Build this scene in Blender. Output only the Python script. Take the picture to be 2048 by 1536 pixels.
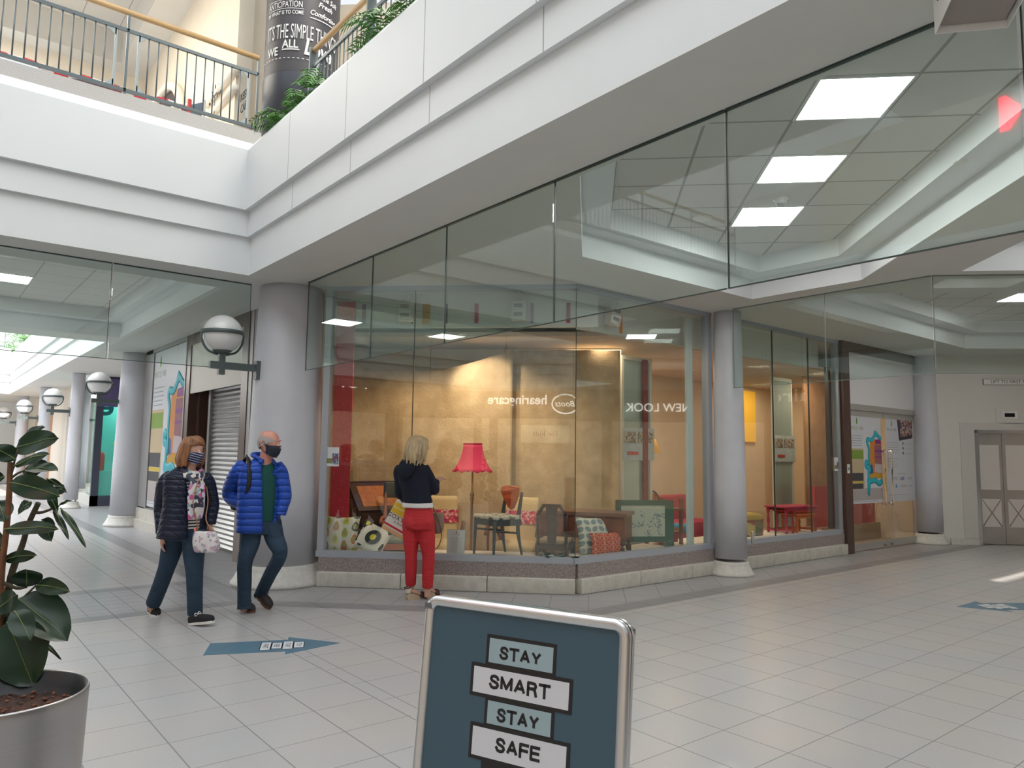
import bpy, bmesh, math, random
from mathutils import Vector, Matrix, Euler, geometry
random.seed(7)
for o in list(bpy.data.objects): bpy.data.objects.remove(o)
SC = bpy.context.scene
COL = SC.collection
PI = math.pi; R = math.radians

# ---------------------------------------------------------------- camera
FOC, AZ, PITCH, ROLL, EYE = 1470.0, R(51.0), R(5.5), R(-0.8), 1.55
_F = Vector((math.cos(AZ)*math.cos(PITCH), math.sin(AZ)*math.cos(PITCH), math.sin(PITCH)))
_R0 = Vector((math.sin(AZ), -math.cos(AZ), 0)); _U0 = _R0.cross(_F)
_R = _R0*math.cos(ROLL) - _U0*math.sin(ROLL); _U = _U0*math.cos(ROLL) + _R0*math.sin(ROLL)
cd = bpy.data.cameras.new('camera'); cam = bpy.data.objects.new('camera', cd); COL.objects.link(cam)
cd.sensor_width = 36; cd.lens = FOC/2048*36; cd.clip_end = 200; cd.clip_start = .05
m = Matrix((_R, _U, -_F)).transposed().to_4x4(); m.translation = Vector((0, 0, EYE)); cam.matrix_world = m
SC.camera = cam
# ---------------------------------------------------------------- world, sun, exposure
SC.view_settings.view_transform = 'Standard'; SC.view_settings.look = 'None'
SC.view_settings.gamma = 1; SC.view_settings.use_curve_mapping = False
SC.view_settings.exposure = 0.45
W = bpy.data.worlds.new('sky'); SC.world = W; W.use_nodes = True
wn = W.node_tree.nodes; wl = W.node_tree.links
bg = wn['Background']; bg.inputs[1].default_value = .75
tc = wn.new('ShaderNodeTexCoord'); sp = wn.new('ShaderNodeSeparateXYZ'); cr = wn.new('ShaderNodeValToRGB')
wl.new(tc.outputs['Generated'], sp.inputs[0]); wl.new(sp.outputs[2], cr.inputs[0]); wl.new(cr.outputs[0], bg.inputs[0])
cr.color_ramp.elements[0].color = (.98, .97, .94, 1); cr.color_ramp.elements[1].color = (.80, .88, 1.0, 1)
cr.color_ramp.elements[0].position = .1; cr.color_ramp.elements[1].position = .9
def area(name, loc, sx, sy, power, color=(1, 1, 1), rot=(0, 0, 0)):
    l = bpy.data.lights.new(name, 'AREA'); l.shape = 'RECTANGLE'; l.size = sx; l.size_y = sy; l.energy = power; l.color = color
    o = bpy.data.objects.new(name, l); COL.objects.link(o); o.location = loc; o.rotation_euler = rot
    return o
# daylight falling through the roof glazing over the two wells, then added fill lights
SKY_AND_FILL = [area('skylight_well', (-1.8, 1.3, 10.3), 9, 13, 565, (.87, .945, 1.0)),
             area('skylight_far_well', (-2.2, 24, 10.3), 9, 16, 2000, (.96, .98, 1.0)),
             area('side_well_fill', (12.6, -2.8, 9.8), 5, 3, 700, (.95, .97, 1.0)),  # added light over the unseen side well, lifts the right side
             area('first_floor_fill', (-.5, 12, 8.55), 4, 4, 220, (1, .93, .82)), area('gallery_fill', (3.6, 5.5, 8.6), 1.2, 5, 130, (1, .94, .85))]  # unseen fill lights added to brighten the first floor
SUN = bpy.data.lights.new('sun', 'SUN'); SUN.energy = 7; SUN.angle = .009; SUN.color = (1, .94, .84); so_ = bpy.data.objects.new('sun', SUN); COL.objects.link(so_)
so_.rotation_euler = Vector((.10, 1.0, -.66)).to_track_quat('-Z', 'Y').to_euler()

# ---------------------------------------------------------------- measuring from the camera
def ray(x, y): return _F + _R*((x-1024)/FOC) + _U*((768-y)/FOC)
def on(x, y, n, c):
    d = ray(x, y); n = Vector(n); o = Vector((0, 0, EYE)); return o + d*((c - n.dot(o))/n.dot(d))
def onZ(x, y, z=0): return on(x, y, (0, 0, 1), z)
def onX(x, y, c): return on(x, y, (1, 0, 0), c)
def onY(x, y, c): return on(x, y, (0, 1, 0), c)
def at(x, y, dep): return Vector((0, 0, EYE)) + ray(x, y)*dep

# ---------------------------------------------------------------- materials
_M = {}
def _new(name):
    m = bpy.data.materials.new(name); m.use_nodes = True
    nt = m.node_tree; return m, nt, nt.nodes['Principled BSDF']
def M(name, c=(.8, .8, .8), rough=.5, metal=0, bump=0, bs=40, var=0, vs=8, spec=.5, emit=0, ecol=None, sheen=0, stretch=None, trans=0):
    if name in _M: return _M[name]
    m, nt, b = _new(name); N = nt.nodes; L = nt.links
    b.inputs['Base Color'].default_value = (*c, 1); b.inputs['Roughness'].default_value = rough; b.inputs['Metallic'].default_value = metal
    b.inputs['Specular IOR Level'].default_value = spec
    if sheen: b.inputs['Sheen Weight'].default_value = sheen
    if emit: b.inputs['Emission Strength'].default_value = emit; b.inputs['Emission Color'].default_value = (*(ecol or c), 1)
    if bump or var:
        t = N.new('ShaderNodeTexCoord'); mp = N.new('ShaderNodeMapping'); L.new(t.outputs['Object'], mp.inputs[0])
        if stretch: mp.inputs['Scale'].default_value = stretch
    if var:
        n = N.new('ShaderNodeTexNoise'); n.inputs['Scale'].default_value = vs; n.inputs['Detail'].default_value = 5; L.new(mp.outputs[0], n.inputs[0])
        r = N.new('ShaderNodeValToRGB'); L.new(n.outputs[0], r.inputs[0])
        r.color_ramp.elements[0].position = .3; r.color_ramp.elements[1].position = .7
        r.color_ramp.elements[0].color = (*[max(0, x*(1-var)) for x in c], 1); r.color_ramp.elements[1].color = (*[min(1, x*(1+var)) for x in c], 1)
        L.new(r.outputs[0], b.inputs['Base Color'])
    if bump:
        n = N.new('ShaderNodeTexNoise'); n.inputs['Scale'].default_value = bs; n.inputs['Detail'].default_value = 4; L.new(mp.outputs[0], n.inputs[0])
        bm = N.new('ShaderNodeBump'); bm.inputs['Strength'].default_value = bump; bm.inputs['Distance'].default_value = .02
        L.new(n.outputs[0], bm.inputs['Height']); L.new(bm.outputs[0], b.inputs['Normal'])
    _M[name] = m; return m
def glassmat(name, tint=(.9, .96, .94), base=.05, k=1.6):
    m = bpy.data.materials.new(name); m.use_nodes = True; nt = m.node_tree; N = nt.nodes; L = nt.links; N.clear()
    o = N.new('ShaderNodeOutputMaterial'); mx = N.new('ShaderNodeMixShader'); t = N.new('ShaderNodeBsdfTransparent'); g = N.new('ShaderNodeBsdfGlossy')
    t.inputs[0].default_value = (*tint, 1); g.inputs['Roughness'].default_value = .0; g.inputs[0].default_value = (.95, 1, .98, 1)
    f = N.new('ShaderNodeLayerWeight'); f.inputs[0].default_value = .5
    pw = N.new('ShaderNodeMath'); pw.operation = 'POWER'; pw.inputs[1].default_value = 5; L.new(f.outputs['Facing'], pw.inputs[0])
    ma = N.new('ShaderNodeMath'); ma.operation = 'MULTIPLY_ADD'; ma.inputs[1].default_value = k; ma.inputs[2].default_value = base; ma.use_clamp = True
    L.new(pw.outputs[0], ma.inputs[0]); L.new(ma.outputs[0], mx.inputs[0]); L.new(t.outputs[0], mx.inputs[1]); L.new(g.outputs[0], mx.inputs[2]); L.new(mx.outputs[0], o.inputs[0])
    return m
class NT:
    """small helper for math nodes"""
    def __init__(s, nt): s.N = nt.nodes; s.L = nt.links
    def v(s, op, a, b=None, c=None):
        n = s.N.new('ShaderNodeMath'); n.operation = op
        for i, x in enumerate((a, b, c)):
            if x is None: continue
            if isinstance(x, (int, float)): n.inputs[i].default_value = x
            else: s.L.new(x, n.inputs[i])
        return n.outputs[0]
    def mix(s, f, a, b):
        n = s.N.new('ShaderNodeMix'); n.data_type = 'RGBA'
        for i, x in ((0, f), (6, a), (7, b)):
            if isinstance(x, (int, float)): n.inputs[i].default_value = x
            elif isinstance(x, tuple): n.inputs[i].default_value = (*x, 1)
            else: s.L.new(x, n.inputs[i])
        return n.outputs[2]
    def xyz(s, kind='Object'):
        t = s.N.new('ShaderNodeTexCoord'); p = s.N.new('ShaderNodeSeparateXYZ'); s.L.new(t.outputs[kind], p.inputs[0]); return t.outputs[kind], p.outputs[0], p.outputs[1], p.outputs[2]
    def noise(s, co, scale, detail=3, out=0):
        n = s.N.new('ShaderNodeTexNoise'); n.inputs['Scale'].default_value = scale; n.inputs['Detail'].default_value = detail; s.L.new(co, n.inputs[0]); return n.outputs[out]
    def line(s, x, period, off, w):   # 1 on a joint line
        f = s.v('FRACT', s.v('DIVIDE', s.v('SUBTRACT', x, off), period)); return s.v('LESS_THAN', f, w/period)
    def between(s, x, a, b): return s.v('MULTIPLY', s.v('GREATER_THAN', x, a), s.v('LESS_THAN', x, b))
    def cell(s, x, period, off): return s.v('FLOOR', s.v('DIVIDE', s.v('SUBTRACT', x, off), period))
    def white(s, a, b):
        c = s.N.new('ShaderNodeCombineXYZ'); s.L.new(a, c.inputs[0]); s.L.new(b, c.inputs[1])
        n = s.N.new('ShaderNodeTexWhiteNoise'); s.L.new(c.outputs[0], n.inputs[0]); return n.outputs[0]
    def ramp(s, f, stops, const=False):
        r = s.N.new('ShaderNodeValToRGB'); s.L.new(f, r.inputs[0]); e = r.color_ramp.elements
        if const: r.color_ramp.interpolation = 'CONSTANT'
        while len(e) < len(stops): e.new(.5)
        for i, (p, c) in enumerate(stops): e[i].position = p; e[i].color = (*c, 1)
        return r.outputs[0]

# ---------------------------------------------------------------- mesh builder
class B:
    def __init__(s, T=None): s.v = []; s.f = []; s.mi = []; s.T = T or Matrix(); s.cur = 0; s.sm = []
    def add(s, vs, fs, T=None, smooth=False):
        n = len(s.v); TT = s.T @ T if T is not None else s.T
        s.v += [TT @ Vector(p) for p in vs]; s.f += [[n+i for i in f] for f in fs]; s.mi += [s.cur]*len(fs); s.sm += [smooth]*len(fs); return s
    def mat(s, i): s.cur = i; return s
    def box(s, x0, x1, y0, y1, z0, z1, T=None):
        vs = [(x, y, z) for z in (z0, z1) for x, y in ((x0, y0), (x1, y0), (x1, y1), (x0, y1))]
        return s.add(vs, [(3, 2, 1, 0), (4, 5, 6, 7), (0, 1, 5, 4), (1, 2, 6, 5), (2, 3, 7, 6), (3, 0, 4, 7)], T)
    def quad(s, a, b, c, d): return s.add([a, b, c, d], [(0, 1, 2, 3)])
    def rbox(s, x0, x1, y0, y1, z0, z1, r, T=None, seg=3):
        """box with all edges rounded"""
        bm = bmesh.new(); bmesh.ops.create_cube(bm, size=1)
        for v in bm.verts: v.co = Vector((x0+(v.co.x+.5)*(x1-x0), y0+(v.co.y+.5)*(y1-y0), z0+(v.co.z+.5)*(z1-z0)))
        bmesh.ops.bevel(bm, geom=bm.edges[:], offset=r, segments=seg, profile=.5, affect='EDGES')
        bm.verts.index_update(); vs = [tuple(v.co) for v in bm.verts]; fs = [[v.index for v in f.verts] for f in bm.faces]; bm.free()
        return s.add(vs, fs, T, True)
    def prism(s, poly, z0, z1, T=None, flip=False):
        n = len(poly); a = sum(poly[i][0]*poly[(i+1) % n][1]-poly[(i+1) % n][0]*poly[i][1] for i in range(n))
        if a < 0: poly = poly[::-1]
        vs = [(x, y, z0) for x, y in poly]+[(x, y, z1) for x, y in poly]
        return s.add(vs, [list(range(n))[::-1], list(range(n, 2*n))]+[(i, (i+1) % n, n+(i+1) % n, n+i) for i in range(n)], T)
    def lathe(s, prof, n=24, T=None, smooth=True, a0=0, a1=2*PI, cap=True):
        full = abs(a1-a0-2*PI) < 1e-6; k = n if full else n+1; vs = []; fs = []
        for r, z in prof:
            for i in range(k): a = a0+(a1-a0)*i/n; vs.append((r*math.cos(a), r*math.sin(a), z))
        for j in range(len(prof)-1):
            for i in range(n):
                i2 = (i+1) % k; fs.append((j*k+i, j*k+i2, (j+1)*k+i2, (j+1)*k+i))
        if full and cap:
            if prof[0][0] > 1e-5: fs.append(tuple(range(k))[::-1])
            if prof[-1][0] > 1e-5: fs.append(tuple((len(prof)-1)*k+i for i in range(k)))
        return s.add(vs, fs, T, smooth)
    def sphere(s, c, r, n=20, m_=12, T=None):
        rr = r if hasattr(r, '__len__') else (r, r, r); vs = []; fs = []
        for j in range(m_+1):
            t = PI*j/m_
            for i in range(n): a = 2*PI*i/n; vs.append((c[0]+rr[0]*math.sin(t)*math.cos(a), c[1]+rr[1]*math.sin(t)*math.sin(a), c[2]-rr[2]*math.cos(t)))
        for j in range(m_):
            for i in range(n): fs.append((j*n+i, j*n+(i+1) % n, (j+1)*n+(i+1) % n, (j+1)*n+i))
        return s.add(vs, fs, T, True)
    def cyl(s, p0, p1, r0, r1=None, n=12, smooth=True):
        r1 = r0 if r1 is None else r1; p0 = Vector(p0); p1 = Vector(p1); d = p1-p0; q = d.to_track_quat('Z', 'Y').to_matrix().to_4x4(); q.translation = p0
        return s.lathe([(r0, 0), (r1, d.length)], n, q, smooth)
    def tube(s, pts, rad, n=8, sub=4, closed=False, flat=1.0, up=(0, 0, 1), cap=True):
        """swept ellipse along a smooth curve; rad: number or list"""
        P = [Vector(p) for p in pts]; k = len(P); rs = rad if hasattr(rad, '__len__') else [rad]*k
        Q = []; RR = []
        if sub > 1 and k > 2:
            for i in range(k-1 if not closed else k):
                a, b_, c, d = (P[(i-1) % k] if closed or i > 0 else P[0]*2-P[1]), P[i], P[(i+1) % k], (P[(i+2) % k] if closed or i+2 < k else P[-1]*2-P[-2])
                for j in range(sub):
                    t = j/sub; Q.append(.5*((2*b_)+(c-a)*t+(2*a-5*b_+4*c-d)*t*t+(3*b_-a-3*c+d)*t**3)); RR.append(rs[i]*(1-t)+rs[(i+1) % k]*t)
            if not closed: Q.append(P[-1]); RR.append(rs[-1])
        else: Q = P; RR = list(rs)
        m_ = len(Q); vs = []; fs = []; U = Vector(up)
        for i in range(m_):
            d = (Q[(i+1) % m_]-Q[i-1]) if closed else (Q[min(i+1, m_-1)]-Q[max(i-1, 0)])
            d.normalize(); s1 = d.cross(U)
            if s1.length < 1e-3: s1 = d.cross(Vector((1, 0, 0)))
            s1.normalize(); s2 = d.cross(s1)
            for j in range(n):
                a = 2*PI*j/n; vs.append(Q[i]+s1*math.cos(a)*RR[i]+s2*math.sin(a)*RR[i]*flat)
        for i in range(m_ if closed else m_-1):
            for j in range(n): fs.append((i*n+j, i*n+(j+1) % n, ((i+1) % m_)*n+(j+1) % n, ((i+1) % m_)*n+j))
        if not closed and cap: fs += [tuple(range(n))[::-1], tuple((m_-1)*n+j for j in range(n))]
        return s.add(vs, fs, None, True)
    def loft(s, rings, n=20, sub=4, cap=True):
        """rings: (centre, halfwidth, halfdepth, side vector, front vector[, squareness])"""
        def lerp(a, b_, t): return a*(1-t)+b_*t
        C = []
        k = len(rings)
        for i in range(k-1):
            for j in range(sub):
                t = j/sub; a, b_, c, d = [rings[max(0, min(k-1, q))] for q in (i-1, i, i+1, i+2)]
                def cr_(f): return .5*((2*f(b_))+(f(c)-f(a))*t+(2*f(a)-5*f(b_)+4*f(c)-f(d))*t*t+(3*f(b_)-f(a)-3*f(c)+f(d))*t**3)
                C.append((cr_(lambda r: Vector(r[0])), cr_(lambda r: r[1]), cr_(lambda r: r[2]), lerp(Vector(b_[3]), Vector(c[3]), t), lerp(Vector(b_[4]), Vector(c[4]), t), lerp(b_[5] if len(b_) > 5 else 2, c[5] if len(c) > 5 else 2, t)))
        r = rings[-1]; C.append((Vector(r[0]), r[1], r[2], Vector(r[3]), Vector(r[4]), r[5] if len(r) > 5 else 2))
        vs = []; fs = []
        for c, w, d, sx, sy, e in C:
            for j in range(n):
                a = 2*PI*j/n; ca, sa = math.cos(a), math.sin(a)
                vs.append(c+sx.normalized()*w*math.copysign(abs(ca)**(2/e), ca)+sy.normalized()*d*math.copysign(abs(sa)**(2/e), sa))
        for i in range(len(C)-1):
            for j in range(n): fs.append((i*n+j, i*n+(j+1) % n, (i+1)*n+(j+1) % n, (i+1)*n+j))
        if cap: fs += [tuple(range(n))[::-1], tuple((len(C)-1)*n+j for j in range(n))]
        return s.add(vs, fs, None, True)
    def mesh(s, name, mats):
        me = bpy.data.meshes.new(name); me.from_pydata([tuple(v) for v in s.v], [], s.f); me.update()
        for m_ in (mats if isinstance(mats, (list, tuple)) else [mats]): me.materials.append(m_)
        me.polygons.foreach_set('material_index', s.mi); me.polygons.foreach_set('use_smooth', s.sm); return me
    def build(s, name, mats, parent=None, **kw):
        return obj(name, s.mesh(name, mats), parent, **kw)
def obj(name, me, parent=None, T=None, label=None, fix=True):
    if fix and me:
        bm = bmesh.new(); bm.from_mesh(me); bmesh.ops.recalc_face_normals(bm, faces=bm.faces[:]); bm.to_mesh(me); bm.free()
    o = bpy.data.objects.new(name, me); COL.objects.link(o); o.parent = parent
    if T is not None: o.matrix_local = T
    if label: o['label'] = label
    return o
def thing(name, label, cat, loc=(0, 0, 0), rz=0, group=None, M4=None):
    o = bpy.data.objects.new(name, None); COL.objects.link(o); o.empty_display_size = .1
    if M4 is not None: o.matrix_world = M4
    else: o.location = loc; o.rotation_euler = (0, 0, rz)
    return tag(o, label, cat, group)
def tag(o, label, cat, group=None, kind=None):
    o['label'] = label; o['category'] = cat
    if group: o['group'] = group
    if kind: o['kind'] = kind
    return o
def struct(o, label=None):
    o['kind'] = 'structure'
    if label: o['label'] = label
    return o
def dup(root, label=None, T=None, loc=None, rz=None):
    r = root.copy(); COL.objects.link(r)
    if T is not None: r.matrix_world = T
    if loc is not None: r.location = loc
    if rz is not None: r.rotation_euler = (0, 0, rz)
    if label: r['label'] = label
    for ch in [c for c in bpy.data.objects if c.parent == root]:
        c = ch.copy(); COL.objects.link(c); c.parent = r
        for g in [q for q in bpy.data.objects if q.parent == ch]:
            d = g.copy(); COL.objects.link(d); d.parent = c
    return r
def frame(o, x, z):   # matrix from origin, x axis, z axis
    x = Vector(x).normalized(); z = Vector(z).normalized(); y = z.cross(x).normalized(); x = y.cross(z)
    m_ = Matrix((x, y, z)).transposed().to_4x4(); m_.translation = Vector(o); return m_
def wallT(o, u):      # flat things on a wall: x along u, y up, z = outward (u x up)
    u = Vector(u).normalized(); return frame(o, u, u.cross(Vector((0, 0, 1))))
def text_mesh(s_, size, ext=.002, bold=0, align='CENTER', shear=0, space=1, sx=1):
    cu = bpy.data.curves.new('t', 'FONT'); cu.body = s_; cu.size = size; cu.extrude = ext; cu.offset = bold; cu.align_x = align; cu.align_y = 'CENTER'; cu.shear = shear; cu.space_character = space
    cu.resolution_u = 3
    o = bpy.data.objects.new('t', cu); COL.objects.link(o); dg = bpy.context.evaluated_depsgraph_get(); me = bpy.data.meshes.new_from_object(o.evaluated_get(dg)); bpy.data.objects.remove(o)
    if sx != 1:
        for v in me.vertices: v.co.x *= sx
    return me
def text(name, s_, size, T, mat_, parent=None, **kw):
    me = text_mesh(s_, size, **kw); me.materials.clear(); me.materials.append(mat_); me.name = name
    return obj(name, me, parent, T, fix=False)
def offs(poly, d):
    """inset a convex counter-clockwise polygon"""
    n = len(poly); out = []
    for i in range(n):
        p, q, r = Vector(poly[i-1]), Vector(poly[i]), Vector(poly[(i+1) % n])
        e1 = (q-p).normalized(); e2 = (r-q).normalized(); n1 = Vector((-e1.y, e1.x)); n2 = Vector((-e2.y, e2.x))
        b_ = (n1+n2).normalized(); out.append(tuple(q+b_*(d/max(.3, b_.dot(n1)))))
    return out
def holed(name, outer, holes, z0, z1, mat_, cap=True):
    """horizontal slab with holes"""
    loops = [outer]+holes; flat = [p for l in loops for p in l]
    tris = geometry.tessellate_polygon([[Vector((x, y, 0)) for x, y in l] for l in loops])
    b = B(); vs = [(x, y, z0) for x, y in flat]; fs = [tuple(t) for t in tris]
    b.add(vs, fs)
    if z1 > z0:
        b.add([(x, y, z1) for x, y in flat], [tuple(t)[::-1] for t in tris]); k = 0
        for l in loops:
            n = len(l); b.add([(x, y, z0) for x, y in l]+[(x, y, z1) for x, y in l], [(i, (i+1) % n, n+(i+1) % n, n+i) for i in range(n)])
    return b

# ================================================================ SETTING
ZS, ZB1, ZB2, ZP, ZK = 3.55, 4.0, 4.29, 5.09, 5.25      # soffit, fascia steps, parapet top, kerb top
XR, YB, YB2 = 2.84, 8.32, 15.44                          # well edges (lowest fascia band)
white = M('white_render', (.75, .775, .79), .55, bump=.03, bs=60, var=.015, vs=2)
soff = M('soffit_paint', (.66, .65, .62), .8, bump=.05, bs=90, var=.02, vs=3)
colm = M('column_paint', (.60, .61, .66), .45, bump=.03, bs=80, var=.03, vs=4)
plinthm = M('plinth_stone', (.62, .61, .57), .5, var=.08, vs=20, bump=.1, bs=30)
steelf = M('grey_window_frame', (.42, .46, .52), .35, metal=.3)
brown = M('brown_metal', (.10, .055, .045), .3, metal=.2, var=.1, vs=6)
dgrey = M('dark_green_grey', (.09, .115, .115), .4)
glass = glassmat('shop_glass', (.955, .98, .97), .062, .93)
glassc = glassmat('curtain_glass', (.88, .93, .91), .05, .95)
beige = M('beige_wall', (.78, .70, .58), .8, bump=.05, bs=50, var=.03, vs=3)
beige2 = M('beige_pale', (.82, .76, .66), .8)

def floor_mat():
    m_, nt, b = _new('floor_tiles'); n = NT(nt); co, x, y, z = n.xyz()
    za = n.v('LESS_THAN', x, 2.41)
    jx = n.v('ADD', n.v('MULTIPLY', za, n.line(x, .409, 1.574-.004, .008)), n.v('MULTIPLY', n.v('SUBTRACT', 1, za), n.line(x, .4025, 3.71-.0035, .007)))
    jy = n.v('ADD', n.v('MULTIPLY', za, n.line(y, .4085, 4.705-.003, .006)), n.v('MULTIPLY', n.v('SUBTRACT', 1, za), n.line(y, .4025, 3.02-.003, .006)))
    cx = n.v('ADD', n.v('MULTIPLY', za, n.cell(x, .409, 1.574)), n.v('MULTIPLY', n.v('SUBTRACT', 50, za), n.cell(x, .4025, 3.71)))
    cy = n.v('ADD', n.v('MULTIPLY', za, n.cell(y, .4085, 4.705)), n.v('MULTIPLY', n.v('SUBTRACT', 1, za), n.cell(y, .4025, 3.02)))
    s = n.v('ADD', x, y); d_ = n.v('SUBTRACT', x, y)
    # border line following the shopfronts
    fac = n.v('MINIMUM', n.v('MINIMUM', n.v('SUBTRACT', 5.42, y), n.v('DIVIDE', n.v('SUBTRACT', 10.68, s), 1.4142)), n.v('SUBTRACT', 2.95, x))
    fac2 = n.v('MAXIMUM', n.v('SUBTRACT', 5.42, y), n.v('MAXIMUM', n.v('SUBTRACT', 2.95, x), -50))
    # inside of the L: distance to the edge
    dist = n.v('MAXIMUM', n.v('MINIMUM', n.v('DIVIDE', n.v('SUBTRACT', 10.68, s), 1.4142), 9), n.v('MAXIMUM', n.v('SUBTRACT', 5.42, y), n.v('SUBTRACT', 2.95, x)))
    dist = n.v('MAXIMUM', n.v('DIVIDE', n.v('SUBTRACT', 10.68, s), 1.4142), n.v('MAXIMUM', n.v('SUBTRACT', 5.42, y), n.v('SUBTRACT', 2.95, x)))
    band = n.between(dist, 0.0, .26)
    inner = n.v('LESS_THAN', dist, 0.0)
    # two strips across the corridor
    lx = n.v('LESS_THAN', x, 2.7); st = n.v('MULTIPLY', lx, n.v('MAXIMUM', n.between(y, 7.66, 7.88), n.between(y, 9.12, 9.36)))
    mid = n.v('MULTIPLY', lx, n.between(y, 7.88, 9.12))
    band = n.v('MAXIMUM', band, st)
    diag = n.v('MAXIMUM', n.line(d_, .57, 0, .008), n.line(s, .57, .1, .008))
    joint = n.v('MAXIMUM', n.v('MULTIPLY', n.v('MINIMUM', n.v('ADD', jx, jy), 1), n.v('SUBTRACT', 1, inner)), n.v('MULTIPLY', inner, diag))
    joint = n.v('MAXIMUM', joint, n.v('MULTIPLY', mid, n.v('MAXIMUM', n.line(x, .2045, 1.574, .006), n.line(y, .204, 4.705, .006))))
    rnd = n.white(cx, cy)
    base = n.ramp(rnd, [(0, (.475, .458, .448)), (.5, (.487, .47, .46)), (1, (.50, .482, .47))])
    cool = n.ramp(n.noise(co, 1.2), [(.35, (.93, .97, 1.0)), (.65, (1.0, .99, .97))])
    mm = nt.nodes.new('ShaderNodeMix'); mm.data_type = 'RGBA'; mm.blend_type = 'MULTIPLY'; mm.inputs[0].default_value = 1
    nt.links.new(base, mm.inputs[6]); nt.links.new(cool, mm.inputs[7]); c = mm.outputs[2]
    c = n.mix(n.v('MULTIPLY', n.v('MAXIMUM', inner, mid), .75), c, (.34, .345, .365))
    c = n.mix(n.v('MULTIPLY', band, .95), c, (.255, .255, .265))
    sp_ = n.noise(co, 260, 2); sc_ = n.ramp(sp_, [(.44, (.86, .86, .86)), (.6, (1.04, 1.04, 1.04))])
    m2 = nt.nodes.new('ShaderNodeMix'); m2.data_type = 'RGBA'; m2.blend_type = 'MULTIPLY'; m2.inputs[0].default_value = 1
    nt.links.new(c, m2.inputs[6]); nt.links.new(sc_, m2.inputs[7]); c = m2.outputs[2]
    c = n.mix(n.v('MULTIPLY', joint, .62), c, (.10, .095, .10))
    nt.links.new(c, b.inputs['Base Color']); 
    nt.links.new(n.v('ADD', n.v('MULTIPLY', rnd, .01), n.v('ADD', .29, n.v('MULTIPLY', joint, .4))), b.inputs['Roughness'])
    b.inputs['Specular IOR Level'].default_value = .45
    return m_
b = B(); b.box(-16, 46, -18, 42, -.2, 0); struct(b.build('floor', floor_mat()))

def tilemat(name, c, period, ox, oy, diag=False, w=.018, lc=(.30, .29, .27)):
    m_, nt, bb = _new(name); n = NT(nt); co, x, y, z = n.xyz()
    if diag: x, y = n.v('ADD', x, y), n.v('SUBTRACT', x, y)
    j = n.v('MAXIMUM', n.line(x, period, ox, w), n.line(y, period, oy, w))
    cc = n.mix(n.v('MULTIPLY', n.noise(co, 120, 2), .12), c, tuple(v*.5 for v in c))
    nt.links.new(n.mix(n.v('MULTIPLY', j, .8), cc, lc), bb.inputs['Base Color']); bb.inputs['Roughness'].default_value = .9
    return m_
ctile = tilemat('ceiling_tiles_diagonal', (.70, .685, .655), .8845, 6.625, 1.17, True, .034)
ctile2 = tilemat('ceiling_tiles', (.68, .66, .62), .6, .57, .02, False, .015)

# ---- first floor slab with its coffers -------------------------------------------------
C1 = [(4.55, .27), (8.1, 3.82), (8.1, 5.2), (5.1, 5.2), (3.58, 3.68), (3.58, 1.24)]
C2 = [(-3.5, 9.19), (2.75, 9.19), (2.75, 14.62), (-3.5, 14.62)]
C3 = [(8.62, 4.28), (12.4, .5), (15.3, 3.35), (15.3, 4.2), (14.45, 5.0), (8.62, 5.0)]
C4 = [(8.48, 2.94), (6.55, 1.0), (8.2, -.65), (10.1, 1.3)]
wellA = [(-1.3, -5.5), (XR, -5.5), (XR, YB), (-5.5, YB), (-5.5, -1.3)]
wellB = [(-7.5, YB2), (2.66, YB2), (2.66, 33), (-7.5, 33)]
wellSun = [(10.2, -4.22), (15.0, -4.22), (15.0, -1.72), (10.2, -1.72)]  # unseen opening, sized so the sun leaves a thin sliver on the floor
OUT = [(-14, -14), (44, -14), (44, 40), (-14, 40)]
b = holed('c', OUT, [wellA, wellB, C1, C2, C3, C4, wellSun], ZS, ZS, soff); struct(b.build('ceiling_soffit', soff, fix=False) if 0 else obj('ceiling', b.mesh('ceiling', soff), fix=False))
b = holed('s', OUT, [wellA, wellB, wellSun], 4.72, 5.0, soff); struct(obj('floor_first', b.mesh('floor_first', soff)))
def coffer(poly, tile, z1=3.8, z2=4.0, ins=.27, idx=1):
    b = B(); q = offs(poly, ins); n = len(poly)
    b.add([(x, y, ZS) for x, y in poly]+[(x, y, z1) for x, y in poly], [(i, (i+1) % n, n+(i+1) % n, n+i) for i in range(n)])
    b.add([(x, y, z1) for x, y in poly]+[(x, y, z1) for x, y in q], [(i, (i+1) % n, n+(i+1) % n, n+i) for i in range(n)])
    b.add([(x, y, z1) for x, y in q]+[(x, y, z2) for x, y in q], [(i, (i+1) % n, n+(i+1) % n, n+i) for i in range(n)])
    b.mat(1).add([(x, y, z2) for x, y in q], [list(range(n))])
    struct(obj('ceiling_coffer', b.mesh('ceiling_coffer', [white, tile]), fix=False))
coffer(C1, ctile); coffer(C2, ctile2); coffer(C3, ctile); coffer(C4, ctile, 3.95, 4.2, .5)

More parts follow.
